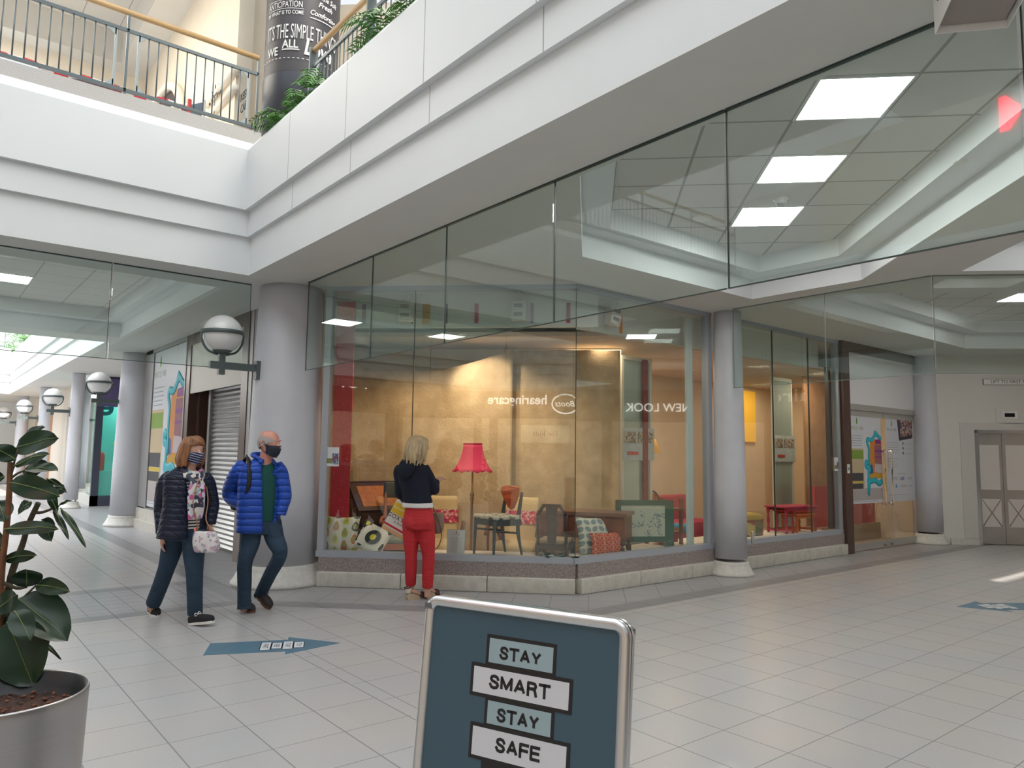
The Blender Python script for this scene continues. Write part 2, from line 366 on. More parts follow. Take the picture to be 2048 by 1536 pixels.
# ---- fascias round the wells (three stepped bands) ----------------------------------------
def band(name, poly, z0, z1, th, mat_=white):
    """strip round a well; poly = inner face, thickness outwards"""
    n = len(poly); q = offs(poly, -th); b = B()
    for i in range(n):
        j = (i+1) % n; b.add([(*poly[i], z0), (*poly[j], z0), (*poly[j], z1), (*poly[i], z1), (*q[i], z0), (*q[j], z0), (*q[j], z1), (*q[i], z1)],
              [(0, 1, 2, 3), (5, 4, 7, 6), (3, 2, 6, 7)]+([] if z0 == ZS else [(0, 4, 5, 1)]))
    return struct(obj(name, b.mesh(name, mat_)))
def jointed(name, c, offx, offy, sp, wx=.012):
    m_, nt, bb = _new(name); n = NT(nt); co, x, y, z = n.xyz('Object')
    g = nt.nodes.new('ShaderNodeNewGeometry'); s_ = nt.nodes.new('ShaderNodeSeparateXYZ'); nt.links.new(g.outputs['Normal'], s_.inputs[0])
    fx = n.v('GREATER_THAN', n.v('ABSOLUTE', s_.outputs[0]), .7)
    j = n.v('MULTIPLY', fx, n.line(y, sp, offy, wx))
    k = n.mix(n.v('MULTIPLY', n.noise(co, 2), .08), c, tuple(v*.8 for v in c))
    nt.links.new(n.mix(n.v('MULTIPLY', j, .7), k, (.22, .22, .22)), bb.inputs['Base Color']); bb.inputs['Roughness'].default_value = .5
    return m_
jm = jointed('fascia_panels', (.75, .775, .79), 0, .64, 1.272)
kerbm = M('kerb_terrazzo', (.52, .50, .48), .6, var=.12, vs=90)
for w_ in (wellA, wellB, wellSun):
    i0 = offs(w_, 0.0); i1 = offs(w_, .05); i2 = offs(w_, .11); i3 = offs(w_, .03)
    band('trim_lower_band', i0, ZS, ZB1, .25); band('trim_middle_band', i1, ZB1-.02, ZB2, .3, jm)
    band('trim_parapet_panel', i2, ZB2-.02, 4.97, .25, jm)
    # bevelled cap of the parapet
    n = len(i2); q = offs(w_, .03); r_ = offs(w_, -.14); b = B()
    for i in range(n):
        j = (i+1) % n; b.add([(*i2[i], 4.97), (*i2[j], 4.97), (*q[j], ZP), (*q[i], ZP), (*r_[j], ZP), (*r_[i], ZP), (*r_[j], 4.9), (*r_[i], 4.9)], [(0, 1, 2, 3), (3, 2, 4, 5), (5, 4, 6, 7)])
    struct(obj('trim_parapet_cap', b.mesh('trim_parapet_cap', white)))
b = B(); b.box(-5.6, 2.9, YB-.02, YB+.28, 4.9, ZK); b.box(-7.5, 2.6, YB2-.25, YB2-.02, 4.9, ZK); struct(b.build('trim_kerb', kerbm))

# ---- columns --------------------------------------------------------------------------------
def column(x, y, r0, r1, z0, z1, label, base=True, mats=None, group='painted round columns'):
    t = thing('column', label, 'column', (x, y, z0), group=group)
    b = B(); b.lathe([(r0, .22), (r0*.985, 1.2), ((r0+r1)/2, 2.2*(z1-z0)/3.5), (r1, z1-z0-.05), (r1*.97, z1-z0-.045), (r1*.97, z1-z0)], 48); b.build('shaft', mats or colm, t)
    if base:
        b = B(); k = (r0/.435)**.4; e_ = .115/(r0*.27)**.5*.34; b.lathe([(r0+.115*k, 0), (r0+.118*k, .035*k), (r0+.09*k, .06*k), (r0+.035*k, .17*k), (r0+.018, .195*k), (r0+.018, .24*k), (r0*.9, .24*k)], 48); b.build('base', plinthm, t)
    return t
column(3.50, 8.68, .435, .375, 0, ZS, 'broad grey column carrying the nearest globe lamp at the shop corner')
column(8.62, 5.93, .215, .185, 0, ZS, 'slim grey column between the two parts of the bright display window')
column(15.02, 5.95, .235, .20, 0, ZS, 'grey column right of the brown framed glass doors')
column(3.52, 16.85, .335, .28, 0, ZS, 'broad grey column left of the chair poster window')
column(3.30, 22.4, .17, .155, 0, ZS, 'column left of the teal shop window')
column(3.27, 28.4, .18, .165, 0, ZS, 'column beyond the white roller shutter')
column(3.22, 34.2, .21, .19, 0, ZS, 'farthest visible column of the left arcade')

# ---- smoke curtains of glass ------------------------------------------------------------------
edge = M('glass_edge', (.03, .05, .045), .3)
edgel = M('glass_edge_light', (.55, .62, .6), .2)
def curtain(pts, z0, z1, label, eh=None):
    for k in range(len(pts)-1):
        a, c = Vector((*pts[k], 0)), Vector((*pts[k+1], 0)); d = (c-a).normalized(); L_ = (c-a).length; T = frame((a.x+d.x*.004, a.y+d.y*.004, z0), d, (0, 0, 1)); L_ -= .012
        t = thing('smoke_curtain_pane', label[k] if isinstance(label, list) else label, 'glass pane', M4=T, group='hanging glass smoke curtain panes')
        b = B(); b.box(.004, L_-.004, -.005, .005, 0, z1-z0); b.build('glass', glassc, t)
        b = B(); b.box(0, .005, -.006, .006, 0, z1-z0); b.box(0, L_, -.006, .006, -.004, .002); b.box(0, L_, -.012, .012, z1-z0-.012, z1-z0+.0); b.build('edge_seal', eh or edge, t)
ys = [8.17, 6.60, 5.265, 3.86, 2.40, .95, -.5, -1.95]
lab = ['hanging glass pane beside the broad lamp column', 'hanging glass pane over the shopper in red trousers', 'hanging glass pane over the pink lamp', 'hanging glass pane above the corner of the display window', 'hanging glass pane in front of the bright ceiling panels', 'hanging glass pane behind the white box light', 'hanging glass pane past the right picture edge, nearer the viewer', 'last hanging glass pane of the near row, outside the picture']
curtain([(3.5, y) for y in ys], 2.5, ZS, lab)
b = B(); 
curtain([(3.03, 8.75), (1.53, 8.75), (.1, 8.75), (-1.35, 8.75), (-2.8, 8.75)], 2.51, ZS, ['hanging glass pane next to the nearest globe lamp', 'hanging glass pane at the left picture edge', 'hanging glass pane just past the left picture edge', 'last hanging glass pane past the left picture edge'])
curtain([(8.44, 5.72), (8.44, 4.44), (8.44, 3.22), (9.45, 2.21), (10.45, 1.2)], 2.48, ZS, ['farther hanging glass pane beside the slim column', 'farther hanging glass pane before the brown door frame', 'farther hanging glass pane before the lift wall', 'farther hanging glass pane outside the picture on the right'], eh=M('edge_mid', (.22, .26, .25), .3))

# ---- shopfront shell ----------------------------------------------------------------------------
gran = M('granite_band', (.30, .26, .25), .35, var=.45, vs=70, bump=.02, bs=60)
kerbs = M('stone_kerb', (.56, .54, .48), .5, var=.1, vs=14, bump=.1, bs=30)
def front(a, c, name, top=3.5, joints=(), kerb=True, posts=(1, 1)):
    """window bay between two points; out = right-hand side"""
    a = Vector((*a, 0)); c = Vector((*c, 0)); u = (c-a).normalized(); L_ = (c-a).length; T = frame(a, u, (0, 0, 1))   # y points into the shop
    t = bpy.data.objects.new(name, None); COL.objects.link(t); t.matrix_world = T; struct(t)
    if kerb:
        b = B()
        x = 0
        while x < L_-.01:
            e = min(L_, x+1.0); b.rbox(x+.003, e-.003, -.10, .12, 0, .17, .012); x = e
        b.build('stone_kerb', kerbs, t)
        b = B(); b.box(0, L_, -.04, .12, .17, .33); b.build('granite_band', gran, t)
        z0 = .33
    else: z0 = 0
    b = B(); b.box(-.04, L_+.04, -.03, .09, z0, z0+.07); b.box(-.03, L_+.03, -.03, .09, top, ZS)
    if posts[0]: b.box(-.03, .05, -.025, .085, z0+.07, top)
    if posts[1]: b.box(L_-.05, L_+.03, -.025, .085, z0+.07, top)
    b.build('window_frame', steelf, t)
    js = [.05 if posts[0] else .0]+list(joints)+[L_-.05 if posts[1] else L_+.012]; 
    for i in range(len(js)-1):
        if js[i+1]-js[i] < .03: continue
        b = B(); b.box(js[i]+.002, js[i+1]-.002, .025, .037, z0+.07, top); b.build('pane', glass, t)
    b = B()
    for j in joints: b.box(j-.004, j+.004, .02, .042, z0+.07, top)
    if joints: b.build('silicone_joint', edge, t)
    return t
CA, CB, CC = (3.80, 8.24), (5.92, 6.12), (12.02, 6.12)
front(CA, CB, 'window_1', joints=(1.06, 2.99), posts=(1, 0)); front(CB, (8.45, 6.12), 'window_2', joints=(), posts=(0, 1)); front((8.82, 6.12), CC, 'window_3', joints=(1.26, 2.3))

# brown entrance frame with glass doors
T = frame((12.02, 6.12, 0), (1, 0, 0), (0, 0, 1)); t = bpy.data.objects.new('door_1', None); COL.objects.link(t); t.matrix_world = T; struct(t)
b = B(); b.box(0, .23, -.09, .1, 0, ZS); b.box(2.96, 3.2, -.09, .1, 0, ZS); b.box(.23, 2.96, -.09, .1, 3.38, ZS); b.build('portal', brown, t)
b = B(); b.box(3.2, 3.28, -.09, .1, 0, ZS); b.build('cover_strip', white, t)
b = B(); b.box(.23, 2.96, -.05, .02, 2.5, 3.38); b.build('blank_sign_panel', M('blank_panel', (.70, .70, .72), .4), t)
dm = M('door_metal', (.45, .45, .42), .35, metal=.4)
b = B(); b.box(.23, 2.96, -.06, .04, 2.4, 2.5); b.box(.23, .30, -.03, .04, 0, 2.4); b.box(2.83, 2.96, -.03, .04, 0, 2.4); b.build('door_frame', dm, t)
for k, x0 in enumerate((.31, 1.575)):
    b = B(); b.box(x0, x0+1.25, -.005, .005, .12, 2.39); d_ = b.build('door_leaf', glass, t)
    b = B(); b.box(x0, x0+1.25, -.025, .025, .02, .13); b.box(x0, x0+1.25, -.02, .02, 2.3, 2.4); b.build('door_rail', dm, d_)
    hx = 1.45 if k == 0 else 1.72
    b = B(); b.tube([(hx, -.01, .78), (hx, -.07, .78), (hx, -.08, .82), (hx, -.08, 1.66), (hx, -.07, 1.7), (hx, -.01, 1.7)], .016, 8, 3); b.build('door_handle', M('chrome', (.75, .73, .7), .15, metal=1), d_)
    b = B(); b.tube([(hx-.03+.06*0, -.03, .075), (hx-.03, -.045, .05), (hx, -.045, .04), (hx+.03, -.045, .05), (hx+.03, -.03, .075)], .006, 6, 3); b.build('door_lock', dgrey, d_)

# lift wall, diagonal
T = frame((15.12, 5.73, 0), (1, -1, 0), (0, 0, 1)); t = bpy.data.objects.new('wall_lift', None); COL.objects.link(t); t.matrix_world = T; struct(t)
liftw = M('lift_wall_paint', (.68, .67, .63), .7, var=.02, vs=3, bump=.03)
# local x along the wall; door opening starts at .62
def lw(px, py): 
    p = T.inverted() @ on(px, py, (1, 1, 0), 20.85); return p.x, p.z
b = B(); b.box(-.1, .62, 0, .3, 0, ZS); b.box(.62, 2.4, 0, .3, 2.1, ZS); b.box(2.1, 6, 0, .3, 0, ZS); b.build('wall_panel', liftw, t)
b = B(); b.box(.35, .60, -.012, 0, .12, 2.28); b.box(.60, 2.4, -.012, 0, 2.14, 2.28); b.build('panel_joint', M('lift_surround', (.60, .59, .555), .6), t)
b = B(); b.box(.1, .60, -.04, 0, 0, .11); b.build('baseboard_lift', plinthm, t)
st = M('lift_steel', (.50, .49, .48), .32, metal=.85, var=.1, vs=2); st2 = M('lift_steel_panel', (.80, .80, .80), .38, metal=.7)
b = B(); b.box(.60, .66, -.02, .2, 0, 2.14); b.box(.60, 2.4, -.02, .2, 2.08, 2.14); b.build('door_frame', M('lift_frame_steel', (.8, .8, .82), .2, metal=.9), t)
for k, x0 in enumerate((.665, 1.05)):
    pass
xs = [.665, 1.13, 1.595, 2.06]
for k in range(3):
    x0, x1 = xs[k], xs[k+1]; b = B(); b.box(x0+.003, x1-.003, .09, .13, .01, 2.08); d_ = b.build('door_leaf', st, t)
    b = B(); b.box(x0+.06, x1-.06, .078, .09, 1.02, 1.86); b.box(x0+.06, x1-.06, .078, .09, .33, .85); b.build('door_panel', st2, d_)
    b = B()
    for s_ in (1, -1):
        xa, xb = (x0+.065, x1-.065) if s_ > 0 else (x1-.065, x0+.065); q = Vector((xb-xa, 0, .50)).normalized()*.5
        b.tube([(xa, .076, .34), (xb, .076, .84)], .009, 4, 1)
    b.build('cross_bars', M('lift_bar', (.42, .36, .32), .3, metal=.7), d_)

# sign and floor indicator over the lift
x0, z0 = lw(1966, 766); T2 = T @ Matrix.Translation((0, 0, 0))
lx, lz = lw(1965, 759); lx2, lz2 = lw(1966, 770)
t2 = thing('lift_sign', 'narrow white strip sign reading lift to first floor above the lift', 'sign', M4=T @ Matrix.Translation((lx, -.02, lz2)))
b = B(); b.box(0, 1.3, 0, .018, 0, .115); b.build('sign_frame', M('sign_border', (.2, .2, .2), .4), t2); b = B(); b.box(.008, 1.292, -.004, 0, .008, .107); b.build('sign_plate', M('sign_white', (.85, .84, .83), .3), t2)
text('sign_lettering', 'LIFT TO FIRST FLOOR', .088, frame((.13, -.006, .058), (1, 0, 0), (0, -1, 0)), M('sign_text', (.12, .12, .13), .5), t2, align='LEFT', ext=.001)
ix, iz = lw(2003, 837); t2 = thing('lift_indicator', 'small steel floor display with a dark window above the lift doors', 'display', M4=T @ Matrix.Translation((ix, -.02, iz)))
b = B(); b.box(-.1, .36, .008, .014, -.1, .2); b.build('back_plate', liftw, t2)
b = B(); b.rbox(0, .27, -.006, .014, 0, .13, .004); b.build('bezel', M('sign_white2', (.8, .8, .8), .3), t2); b = B(); b.box(.045, .225, -.009, -.005, .028, .1); b.build('screen', M('black_screen', (.01, .008, .01), .15), t2)

# ================================================================ SHELLS: shop, arcade, first floor, opposite side
warmw = M('shop_cream_wall', (.72, .60, .44), .8, var=.03, vs=3)
shopceil = M('shop_ceiling', (.70, .58, .47), .85)
wood = M('shop_carpet', (.50, .36, .26), .8, var=.1, vs=20)
platm = M('display_platform', (.80, .73, .62), .6, var=.04, vs=6)
# shop interior behind the windows
b = B(); b.prism([(3.95, 8.27), (5.99, 6.23), (12.0, 6.23), (12.0, 6.95), (8.6, 6.95), (6.35, 6.65), (4.3, 8.7), (3.95, 8.7)], .013, .36); struct(b.build('platform_display', platm))
b = B(); b.prism([(3.98, 8.4), (6.1, 6.28), (15.1, 6.28), (15.1, 14.2), (3.98, 14.2)], .0, .012); struct(b.build('floor_shop', wood))
ceilpoly = [(4.45, 9.0), (6.9, 6.55), (15.1, 6.55), (15.1, 14.2), (3.95, 14.2), (3.95, 9.5)]
b = holed('x', ceilpoly, [], 3.1, 3.16, shopceil); struct(obj('ceiling_shop', b.mesh('ceiling_shop', shopceil)))
b = B(); b.box(3.9, 3.98, 8.6, 14.2, 0, ZS); b.box(3.9, 15.3, 14.2, 14.3, 0, ZS); b.box(15.15, 15.25, 6.2, 14.2, 0, ZS); struct(b.build('wall_shop', warmw))
# coloured-stripe bulkhead inside the windows
bulk = M('bulkhead_white', (.72, .74, .70), .7)
def dg(s_, d_, z): # shopfront frame: s along diagonal bay from its left end, d into the shop
    return Vector((3.80+(s_+d_)*.70711, 8.24+(-s_+d_)*.70711, z))
b = B(); T = frame(dg(0, .42, 3.12), (1, -1, 0), (0, 0, 1)); b.box(-.1, 3.25, 0, .06, 0, .43, T); b.box(6.33, 12.1, 6.5, 6.56, 3.12, 3.55); struct(b.build('wall_bulkhead', bulk))
stripes = [(.05, .03, (.20, .18, .22)), (.28, .05, (.30, .10, .25)), (.92, .02, (.05, .03, .05)), (1.06, .10, (.62, .33, .03)), (1.36, .02, (.2, .12, .2)), (1.72, .05, (.50, .03, .12)), (2.42, .04, (.40, .28, .52)), (2.86, .05, (.38, .03, .12))]
for s_, w_, c in stripes:
    b = B(); b.box(0, w_, -.004, 0, 0, .25, frame(dg(s_, .415, 3.17), (1, -1, 0), (0, 0, 1)))
    q = b.build('coloured_strip', M('strip_%d' % int(s_*100), c, .5)); tag(q, '%s vertical strip on the white band inside the window, number %s from the left' % ({.05: 'grey', .28: 'plum', .92: 'black', 1.06: 'wide ochre', 1.36: 'thin purple', 1.72: 'crimson', 2.42: 'lilac', 2.86: 'dark red'}[s_], ['one', 'two', 'three', 'four', 'five', 'six', 'seven', 'eight'][[a[0] for a in stripes].index(s_)]), 'strip', 'coloured strips inside the window')
for x, w_, c, l in [(6.40, .02, (.12, .08, .1), 'thin dark'), (6.49, .03, (.55, .40, .04), 'thin yellow'), (7.06, .05, (.75, .22, .02), 'bright orange'), (9.35, .04, (.22, .04, .05), 'dark red'), (9.72, .02, (.25, .1, .08), 'thin brown')]:
    b = B(); b.box(x, x+w_, 6.495, 6.5, 3.15, 3.40); tag(b.build('coloured_strip', M('strip_b%d' % int(x*100), c, .5)), l+' vertical strip on the white band right of the window corner', 'strip', 'coloured strips inside the window')

# crumpled brown paper backdrop
def paper():
    m_, nt, bb = _new('kraft_paper'); n = NT(nt); co, x, y, z = n.xyz()
    w_ = n.noise(co, 5, 7); w2 = n.noise(co, 38, 6)
    c = n.ramp(w_, [(.25, (.40, .27, .135)), (.55, (.50, .35, .19)), (.8, (.60, .44, .26))])
    nt.links.new(c, bb.inputs['Base Color']); bb.inputs['Roughness'].default_value = .6
    bp = nt.nodes.new('ShaderNodeBump'); bp.inputs['Strength'].default_value = .35; bp.inputs['Distance'].default_value = .04
    nt.links.new(n.v('ADD', w_, n.v('MULTIPLY', w2, .5)), bp.inputs['Height']); nt.links.new(bp.outputs[0], bb.inputs['Normal']); return m_
kraft = paper()
def sheet(name, fn, nu, nv, mat_, th=.003):
    b = B(); vs = [fn(i/nu, j/nv) for j in range(nv+1) for i in range(nu+1)]
    b.add(vs, [(j*(nu+1)+i, j*(nu+1)+i+1, (j+1)*(nu+1)+i+1, (j+1)*(nu+1)+i) for j in range(nv) for i in range(nu)], None, True)
    o = b.build(name, mat_); md = o.modifiers.new('s', 'SOLIDIFY'); md.thickness = th; return o
def fn1(u, v):
    s_ = -.6+u*2.68; top = 2.76+.28*max(0, (u-.55)/.45)**1.5+.12*max(0, (.3-u)/.3)-.05*math.sin(u*PI)
    z = .02+v*(top-.02); return dg(s_, 1.62+.03*math.sin(9*u)*v+.05*math.exp(-((u-.62)/.04)**2)*v*v+.02*math.sin(17*u+5*v), z)
tag(sheet('paper_backdrop', fn1, 70, 30, kraft), 'crumpled brown paper sheet hung behind the pink lamp, its top edge sagging', 'backdrop')
def fn2(u, v):
    s_ = 1.93+u*1.64; return dg(s_, 1.72+.03*math.sin(7*u+1)+.015*math.sin(23*u), .02+v*3.0)
tag(sheet('paper_backdrop', fn2, 40, 12, kraft), 'flat brown paper sheet behind the dark desk, reaching the ceiling', 'backdrop')
b = B(); b.box(0, 4.2, 0, .05, 0, 3.08, frame(dg(-.6, 2.1, .012), (1, -1, 0), (0, 0, 1))); struct(b.build('wall_partition', warmw))
b = B(); b.box(7.4, 15.1, 9.2, 9.3, .012, 3.1); struct(b.build('wall_shop_back', warmw))

# red patterned strip at the left end of the window
def redpat():
    m_, nt, bb = _new('red_patterned_paper'); n = NT(nt); co, x, y, z = n.xyz()
    w_ = nt.nodes.new('ShaderNodeTexWave'); w_.inputs['Scale'].default_value = 9; w_.inputs['Distortion'].default_value = 22; w_.inputs['Detail'].default_value = 1.5; w_.inputs['Detail Scale'].default_value = 1.6; nt.links.new(co, w_.inputs[0])
    l = n.v('LESS_THAN', n.v('ABSOLUTE', n.v('SUBTRACT', w_.outputs[1], .5)), .07)
    nt.links.new(n.mix(n.v('MULTIPLY', l, .8), (.60, .015, .03), (.75, .30, .30)), bb.inputs['Base Color']); bb.inputs['Roughness'].default_value = .5; return m_
redp = redpat()
T = frame(dg(-.03, .36, .365), (1, -1, 0), (0, 0, 1))
b = B(); b.box(0, .24, 0, .02, 0, 3.08, T); tag(b.build('patterned_strip', redp), 'tall red scroll-patterned strip at the left end of the display window', 'panel')
b = B(); b.box(8.06, 8.2, 6.21, 6.23, .40, 3.45); 
tag(b.build('patterned_strip', M('pale_strip', (.60, .66, .62), .5)), 'tall pale strip at the right end of the display window', 'panel')

# ---- left arcade facade ---------------------------------------------------------------------------
greyal = M('grey_aluminium', (.33, .33, .33), .4, metal=.4)
XF = 3.63
b = B(); b.box(XF, XF+.1, 8.9, 9.6, 0, ZS); b.box(XF, XF+.1, 9.6, 10.4, 0, ZS); b.box(XF-.01, XF+.12, 10.28, 10.42, 0, ZS); struct(b.build('wall_left_return', greyal))
t = bpy.data.objects.new('door_2', None); COL.objects.link(t); t.location = (XF, 10.42, 0); struct(t)
b = B(); b.box(-.02, .12, 0, .26, 0, ZS); b.box(-.02, .12, 2.85, 3.08, 0, ZS); b.box(-.02, .12, .26, 2.85, 3.36, ZS); b.box(.12, .5, 2.7, 3.0, 0, 2.6); b.box(.12, .5, 0, .1, 0, 2.6); b.build('portal', brown, t)
b = B(); b.box(-.0, .03, .26, 2.85, 2.52, 3.36); b.build('blank_sign_panel', M('cream_panel', (.66, .64, .58), .5), t)
shut = M('shutter_slats', (.45, .45, .45), .35, metal=.7, var=.06, vs=3)
b = B(); 
for k in range(34): 
    z = .02+k*.076; b.add([(.24, .12, z), (.24, 2.30, z), (.215, 2.30, z+.030), (.215, .12, z+.030), (.24, .12, z+.066), (.24, 2.30, z+.066), (.25, .12, z+.076), (.25, 2.3, z+.076)], [(0, 1, 2, 3), (3, 2, 5, 4), (4, 5, 7, 6)])
b.build('roller_shutter', shut, t)
b = B(); b.box(.18, .3, 2.30, 2.40, 0, 2.6); b.box(.18, .3, .06, .13, 0, 2.6); b.build('shutter_guide', greyal, t)
b = B(); b.box(.26, .3, 2.4, 2.75, 0, 2.6); b.build('side_panel', brown, t)
# poster window
t = bpy.data.objects.new('window_4', None); COL.objects.link(t); t.location = (XF, 13.5, 0); struct(t)
b = B(); b.box(-.08, .1, 0, 3.2, 0, .17); b.box(-.035, .1, 0, 3.2, .17, .40); b.build('stone_kerb', kerbs, t)
b = B(); b.box(-.03, .08, 0, 2.9, .34, .42); b.box(-.03, .08, 0, 2.9, 3.47, ZS); b.box(-.03, .08, 0, .05, .42, 3.47); b.box(-.03, .08, 2.28, 2.36, .42, 3.47); b.box(-.03, .08, 2.36, 2.9, 0, ZS); b.build('window_frame', greyal, t)
b = B(); b.box(.0, .01, .05, 2.28, .42, 3.47); b.build('pane', glass, t)
b = B(); b.box(XF, XF+.1, 16.4, 18.5, 0, ZS); b.box(XF, 4.9, 18.4, 18.5, 0, ZS); b.box(4.8, 4.9, 18.5, 23, 0, ZS); struct(b.build('wall_left_recess', M('recess_wall', (.55, .5, .45), .7)))
# teal shop
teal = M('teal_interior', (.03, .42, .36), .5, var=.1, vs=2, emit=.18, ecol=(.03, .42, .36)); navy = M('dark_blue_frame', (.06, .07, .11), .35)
t = bpy.data.objects.new('window_5', None); COL.objects.link(t); t.location = (3.82, 22.85, 0); struct(t)
b = B(); b.box(0, .18, -.06, .06, 0, ZS); b.box(0, 2.2, -.06, .06, 0, .28); b.box(0, .1, 2.2, 2.4, 0, ZS); b.box(0, 2.2, -.05, .05, 3.05, ZS); b.build('window_frame', navy, t)
b = B(); b.box(.18, 2.2, -.01, .0, .28, 3.05); b.build('pane', glass, t)
b = B(); b.box(.02, .03, .06, 2.2, .28, 3.3); b.build('side_pane', glass, t)
b = B(); b.box(.02, .1, .06, 2.2, 0, .28); b.build('side_kerb', plinthm, t)
b = B(); b.box(-.0, 2.2, -.12, -.06, 2.72, 3.5); b.build('fascia', M('purple_sign', (.12, .10, .24), .5), t)
b = B(); b.box(.2, 2.2, 1.5, 1.55, 0, 3.2); b.box(2.2, 2.25, .1, 1.5, 0, 3.2); struct(b.build('wall_teal_shop', teal, t))
# white shutter shop and the far walls
b = B(); b.box(3.84, 3.94, 25.25, 40, 2.9, ZS); b.box(3.84, 3.94, 25.25, 25.6, 0, 2.9); b.box(3.84, 3.94, 27.9, 31, 0, 2.9); b.box(3.84, 3.94, 36, 40, 0, 2.9); struct(b.build('wall_left_far', M('far_shop_wall', (.72, .66, .58), .7)))
t = bpy.data.objects.new('door_3', None); COL.objects.link(t); t.location = (3.95, 25.6, 0); struct(t)
b = B()
for k in range(36):
    z = .02+k*.08; b.add([(0, 0, z), (0, 2.3, z), (-.03, 2.3, z+.035), (-.03, 0, z+.035), (0, 0, z+.07), (0, 2.3, z+.07), (.01, 0, z+.08), (.01, 2.3, z+.08)], [(0, 1, 2, 3), (3, 2, 5, 4), (4, 5, 7, 6)])
b.build('roller_shutter', M('white_shutter', (.72, .72, .70), .5), t)
t = bpy.data.objects.new('window_6', None); COL.objects.link(t); t.location = (3.9, 31, 0); struct(t)
b = B(); b.box(0, .06, 0, .25, 0, 2.9); b.box(0, .06, 4.8, 5, 0, 2.9); b.box(0, .06, 2.4, 2.55, 0, 2.9); b.build('window_frame', M('gold_frame', (.70, .42, .10), .4), t)
b = B(); b.box(.05, .1, .25, 4.8, 0, 2.9); b.build('pane', M('warm_shop_window', (.50, .28, .16), .4, var=.3, vs=2), t)
b = B(); b.box(-8, 44, 39.5, 39.7, 0, 12); struct(b.build('wall_far', white))
b = B(); b.box(-7.5, -7.3, 8.6, 40, 0, ZS); struct(b.build('wall_left_opposite', M('opposite_shops', (.5, .45, .4), .7, var=.3, vs=.6)))

# ---- first floor ---------------------------------------------------------------------------------------
# shop wall set back behind the gallery, facing the well
b = B(); b.box(2.95, 3.15, 9.5, 15.2, 5, 9.25); b.prism([(2.95, 9.5), (4.2, 8.8+1.45), (4.2, 10.5), (3.0, 10.5)], 5, 9.25); struct(b.build('wall_first_floor', beige))
T = frame((4.1, 9.9, 5), (1, -1, 0), (0, 0, 1)); b = B(); b.box(-.6, 5, 0, .2, 0, 3.1, T); b.box(7.6, 40, 6.35, 6.55, 5, 8.1); struct(b.build('wall_first_floor_corner', beige))
b = B(); b.box(-7.5, 2.95, 15.0, 15.2, 8.36, 8.62); b.box(1.4, 2.95, 15.0, 15.2, 5, 8.36); struct(b.build('wall_first_floor_end', beige2))
b = B(); b.box(1.38, 2.9, 14.96, 15.0, 5, 8.30); struct(b.build('trim_purple_fascia', M('purple_sign2', (.13, .09, .13), .6)))
# high ceiling with tiles and beams over the bridge
b = holed('x', [(-7.5, 9.3), (2.95, 9.3), (2.95, 15), (-7.5, 15)], [[(-5, 9.6), (2.47, 9.6), (2.47, 14.6), (-5, 14.6)]], 8.62, 9.2, soff); struct(obj('ceiling_first_floor', b.mesh('c', soff)))
b = B(); b.box(-7.5, 2.95, 9.3, 15, 9.2, 9.3); struct(b.build('ceiling_first_floor_tiles', ctile2))
# roof over the shop block and far parts
roof = M('roof_underside', (.7, .7, .68), .8)
b = B(); b.box(-14, 8, -14, 8.2, 10.7, 10.9); b.prism([(4.6, 10.4), (8.2, 6.8), (44, 6.8), (44, 10.6), (4.6, 10.6)], 8.1, 8.3); b.box(13.6, 44, -14, 6.8, 8.1, 8.3); struct(b.build('ceiling_roof_sunblock', roof))  # high slab over the near well is added to block the sun
# arch mouldings, with a dark sheet painted in for the shaded opening
b = B(); prof = []
for k in range(21): 
    a = PI*k/20; prof.append((13.3-1.35*math.cos(a), 6.65+.95*math.sin(a)))
b2 = B(); n_ = len(prof)
def archring(x0, x1, r0, r1, cy, cz, ky=1.35, kz=.95):
    b_ = B(); vs = []
    for x in (x0, x1):
        for rr in (r0, r1):
            for k in range(21): a = PI*k/20; vs.append((x, cy-ky*rr*math.cos(a), cz+kz*rr*math.sin(a)))
    fs = []
    for k in range(20):
        fs += [(k, k+1, 22+k, 21+k), (42+k, 43+k, 64+k, 63+k), (k, k+1, 43+k, 42+k), (21+k, 22+k, 64+k, 63+k)]
    return b_.add(vs, fs, None, True)
struct(archring(2.84, 2.95, 1.0, 1.12, 13.3, 6.65).build('trim_arch', beige2))
b = B(); b.add([(2.93, y, z) for y, z in prof]+[(2.93, prof[-1][0], 5), (2.93, prof[0][0], 5)], [list(range(23))]); struct(b.build('window_arch', M('arch_dark', (.05, .04, .045), .4)))
b = B(); b.box(2.75, 2.93, 11.8, 14.7, 5, 6.9); struct(b.build('wall_arch_counter', M('counter_grey', (.42, .43, .43), .6)))
b = B()
for z in (6.25, 6.5): b.tube([(2.93, 9.4, z), (2.93, 10.7, z)], .05, 8, 1)
struct(b.build('trim_cornice', beige2))

# ---- opposite side, behind the viewer -----------------------------------------------------------------
ftan = M('opposite_shop_tan', (.42, .33, .25), .7, var=.1, vs=1); fdark = M('opposite_fascia_brown', (.16, .11, .09), .5); lit = M('lit_sign_letters', (.9, .88, .84), .5, emit=3.0)
litw = M('opposite_window_glow', (.62, .50, .36), .5, emit=.4, ecol=(.72, .55, .38), var=.4, vs=1.5)
b = B(); b.box(-14, -13.8, -14, 15, 0, 10); b.box(-14, 44, -14, -13.8, 0, 10); b.box(43.8, 44, -14, 40, 0, 10); struct(b.build('wall_outer', white))
n1 = Vector((1, 1, 0)).normalized(); CD = -8.4/1.41421
def mir(px, py, D_, n, c):    # where a thing seen mirrored in the shop glass really stands
    p = at(px, py, D_); n = Vector(n).normalized(); return p-n*2*(p.dot(n)-c)
T1 = frame((-8.6, .2, 0), (1, -1, 0), (0, 0, 1))     # y points away from the mall's middle ... x runs along the facade
